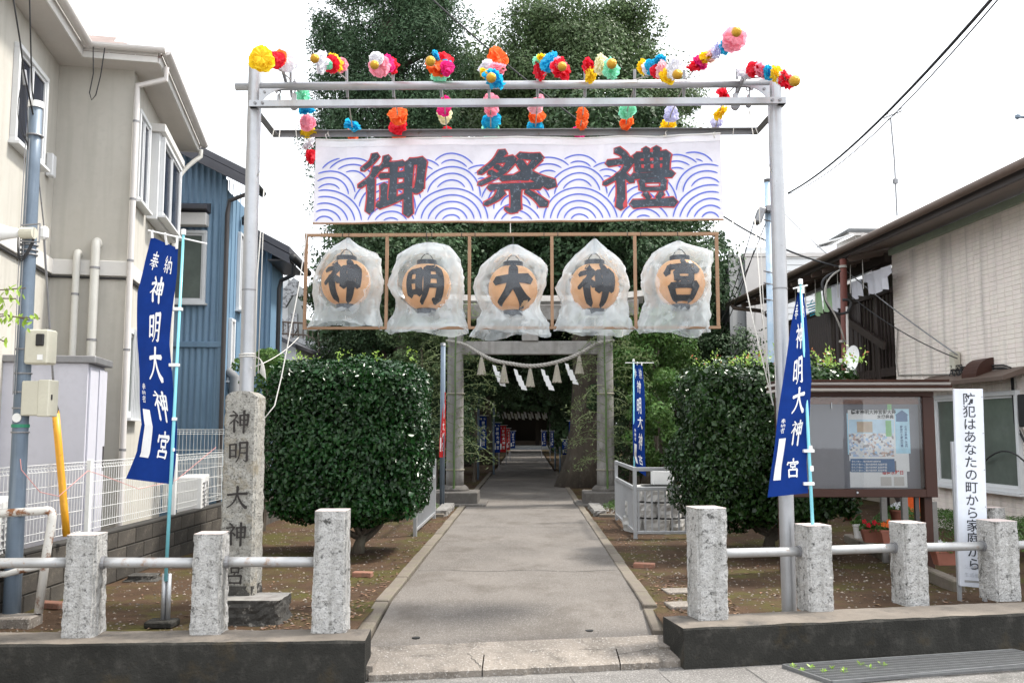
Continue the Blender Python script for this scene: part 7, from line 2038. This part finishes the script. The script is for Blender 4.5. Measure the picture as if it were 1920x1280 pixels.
# avenue trees: three shared crowns
cA = crown_mesh('crown', (2.6,2.6,2.4), 80, .95, 420, .15, 31)
cB = crown_mesh('crown', (2.3,2.8,2.9), 80, .9, 420, .15, 32)
cC = crown_mesh('crown', (1.5,1.7,1.5), 40, .62, 420, .11, 33)
av = [(-2.9,20.5,4.9,.2,cC,'leaf_dark'), (3.0,21.5,4.9,.2,cC,'leaf_dark'), (-2.9,25,5.4,.26,cA,'leaf_dark'), (3.1,27,5.6,.24,cB,'leaf_dark'), (-3.3,30,5.6,.3,cB,'leaf_dark'), (2.9,32,5.5,.25,cA,'leaf_dark'),
      (-2.7,35.5,5.2,.3,cA,'leaf_dark'), (3.3,38,5.4,.3,cB,'leaf_dark'), (-3.2,42,5.4,.3,cB,'leaf_dark'), (3.0,44,5.2,.3,cA,'leaf_dark'), (-2.8,50,5.2,.3,cA,'leaf_dark'), (3.0,52,5.4,.3,cB,'leaf_dark'),
      (-4.6,26,3.2,.2,cC,'leaf_dark'), (4.5,25.5,3.4,.2,cC,'leaf_dark'), (-5.6,35,4.4,.3,cC,'leaf_dark'), (5.6,35,3.6,.3,cC,'leaf_dark'), (-6.0,42,4.6,.3,cA,'leaf_dark'), (6.2,44,4.6,.3,cB,'leaf_dark'),
      (0.2,47,7.2,.2,cA,'leaf_dark'), (0.0,30,7.6,.2,cB,'leaf_dark'), (0.3,38,7.2,.2,cA,'leaf_dark')]
AL = ['first avenue tree on the left, slender trunk beside the left pen', 'first avenue tree on the right behind the blue banner', 'second avenue tree on the left with a stout trunk', 'second avenue tree on the right beyond the big trunk', 'third avenue tree on the left', 'third avenue tree on the right',
      'fourth avenue tree on the left in shade', 'fourth avenue tree on the right in shade', 'fifth avenue tree on the left in deep shade', 'fifth avenue tree on the right in deep shade', 'farthest avenue tree on the left', 'farthest avenue tree on the right',
      'outer tree behind the left hedge', 'outer tree right of the torii behind the white pen', 'dark outer tree farther back on the left', 'dark outer tree farther back on the right', 'farthest outer tree on the left', 'farthest outer tree on the right',
      'tree whose branches close the avenue far back', 'tree arching high over the avenue behind the torii', 'tree arching over the middle of the avenue']
for i, (x, y, ch, tr_, crown, m_) in enumerate(av):
    if i >= 18:
        s_ = -1 if i % 2 else 1
        t = tree(AL[i], x + s_*2.6, y, ch-1.5, tr_, (-s_*2.6, 0, ch), crown, m_, 'trees lining the avenue', 5, lean=-s_*.8)
    else:
        t = tree(AL[i], x, y, ch - .4, tr_, (0, 0, ch), crown, m_, 'trees lining the avenue', 5)
# big old trunk right of the path
t = tree('old tree with a massive flared grey trunk right of the path behind the torii', at(1094,850,22).x + .1, 23.0, 5.6, .42, (.4, .6, 7.2), cB, 'leaf_dark', None, 8, name='old_tree', flare=1.0)
# lower bushes
def addbush(lab, px, py, Y, rad, n, ls, m): bush(lab, (at(px,py,Y).x, Y, at(px,py,Y).z), rad, n, ls, m, clump_n=30)
addbush('bright green bush behind the blue banner right of the torii', 1235, 790, 17.5, (.55,.7,1.0), 9000, .085, 'leaf_bush')
addbush('tall leafy bush right of the torii at lintel height', 1225, 660, 20, (.85,1,.95), 11000, .09, 'leaf_bush')
addbush('dark bush between the white pen and the big trunk', 1180, 790, 22, (.9,1,1.4), 11000, .09, 'leaf_dark')
addbush('dark bush filling the gap behind the left pen', 815, 830, 19.5, (.7,1,1.3), 9000, .09, 'leaf_dark')
addbush('olive green bush just above the left hedge right side', 790, 655, 19, (.9,.8,.85), 11000, .08, 'leaf_broad')
addbush('green bush above the middle of the left hedge', 700, 640, 21, (.85,.8,.7), 9000, .085, 'leaf_dark')
addbush('pale green treetop between the first two lanterns', 755, 520, 24, (.9,1,1.9), 12000, .10, 'leaf_broad')
addbush('green foliage between the fourth and fifth lanterns', 1190, 500, 24, (1.3,1,1.6), 12000, .10, 'leaf_broad')
addbush('small dark treetop at the left side of the first lantern', 598, 560, 25, (.4,.4,.45), 2500, .09, 'leaf_dark')
addbush('distant tree tip seen over the charcoal building', 1345, 495, 40, (.5,.6,1.6), 4500, .12, 'leaf_cypress')
addbush('distant treetop beside the last lantern edge', 1372, 505, 42, (.5,.6,.8), 2500, .12, 'leaf_cypress')
addbush('dark foliage below the last lantern behind the white pen', 1290, 640, 26, (1.6,1,1.5), 11000, .10, 'leaf_dark')
addbush('dark foliage mass left of the torii pillar', 800, 740, 23, (1.4,1,1.9), 13000, .10, 'leaf_dark')
addbush('dark hanging foliage above the right side of the path', 1085, 700, 25, (.9,.8,.8), 7000, .085, 'leaf_dark')
addbush('dark hanging foliage above the left side of the path', 890, 700, 25, (.9,.8,.8), 7000, .085, 'leaf_dark')
# far wood behind everything
npr = np.random.default_rng(77)
n_ = 90000
ang = npr.uniform(-.42, .42, n_); dist = npr.uniform(54, 62, n_)
P = np.stack([np.tan(ang)*dist*.9, dist, npr.random(n_)**.8*8.0], 1)
gap = (np.abs(P[:,0]+.1) < 1.5) & (P[:,2] < 2.6)
P = P[~gap]
o = link('far_wood', leaf_mesh('far_wood', P, npr.normal(0,1,P.shape)+[0,-1,.4], .42, .6, .2, .9), M['leaf_dark'], kind='stuff'); setp(o, 'dense dark wood closing the view at the end of the avenue', 'wood')
# shrine hall and inner torii at the end
t = thing('shrine_hall', 'dim shrine hall front with white paper streamers at the end of the avenue', 'shrine', (-.45, 66, 0))
obj('rear_wall', MB().bx(-5,5,1.2,1.5,0,4), M['brown_dark'], t); obj('roof', MB().prism([(-6,3.3),(6,3.3),(4.2,5.2),(-4.2,5.2)], -1.6, 3, 'y'), M['dark_roof'], t)
obj('step', MB().bx(-3,3,-1.2,0,0,.28), M['grey_stone'], t); obj('floor_edge', MB().bx(-3,3,-.2,.0,.3,.62), M['brown_mid'], t); obj('step_edge', MB().bx(-2.4,2.4,-1.5,-1.21,.0,.16), M['sign_white'], t)
for x in (-3,-1.2,1.2,3): obj('column', MB().bx(x-.14,x+.14,-.3,0,.28,3.4), M['brown_dark'], t)
for k in range(9): obj('paper_streamer', MB().prism([(-2+k*.5,2.6),(-1.8+k*.5,2.55),(-1.7+k*.5,2.1),(-1.9+k*.5,2.15)], -.4, -.38, 'y'), M['paper'], t)
t = thing('inner_torii', 'small dark inner torii far down the avenue', 'gate', (-.3, 57, 0))
for x in (-1.9,1.9): obj('pillar', MB().tube([(x,0,0),(x*.95,0,3.4)], .17, 14), M['torii_base'], t, smooth=True)
obj('lintel', MB().bx(-2.5,2.5,-.15,.15,3.4,3.7), M['torii_base'], t); obj('tie_beam', MB().bx(-2.0,2.0,-.09,.09,2.75,2.98), M['torii_base'], t)
for k in range(8): obj('rope_paper', MB().prism([(-1.6+k*.42,2.55),(-1.45+k*.42,2.5),(-1.35+k*.42,2.1),(-1.5+k*.42,2.15)], -.25, -.23, 'y'), M['paper'], t)

# every plain surface that is thin glass or cloth already has its place; tidy names
bpy.context.view_layer.update()
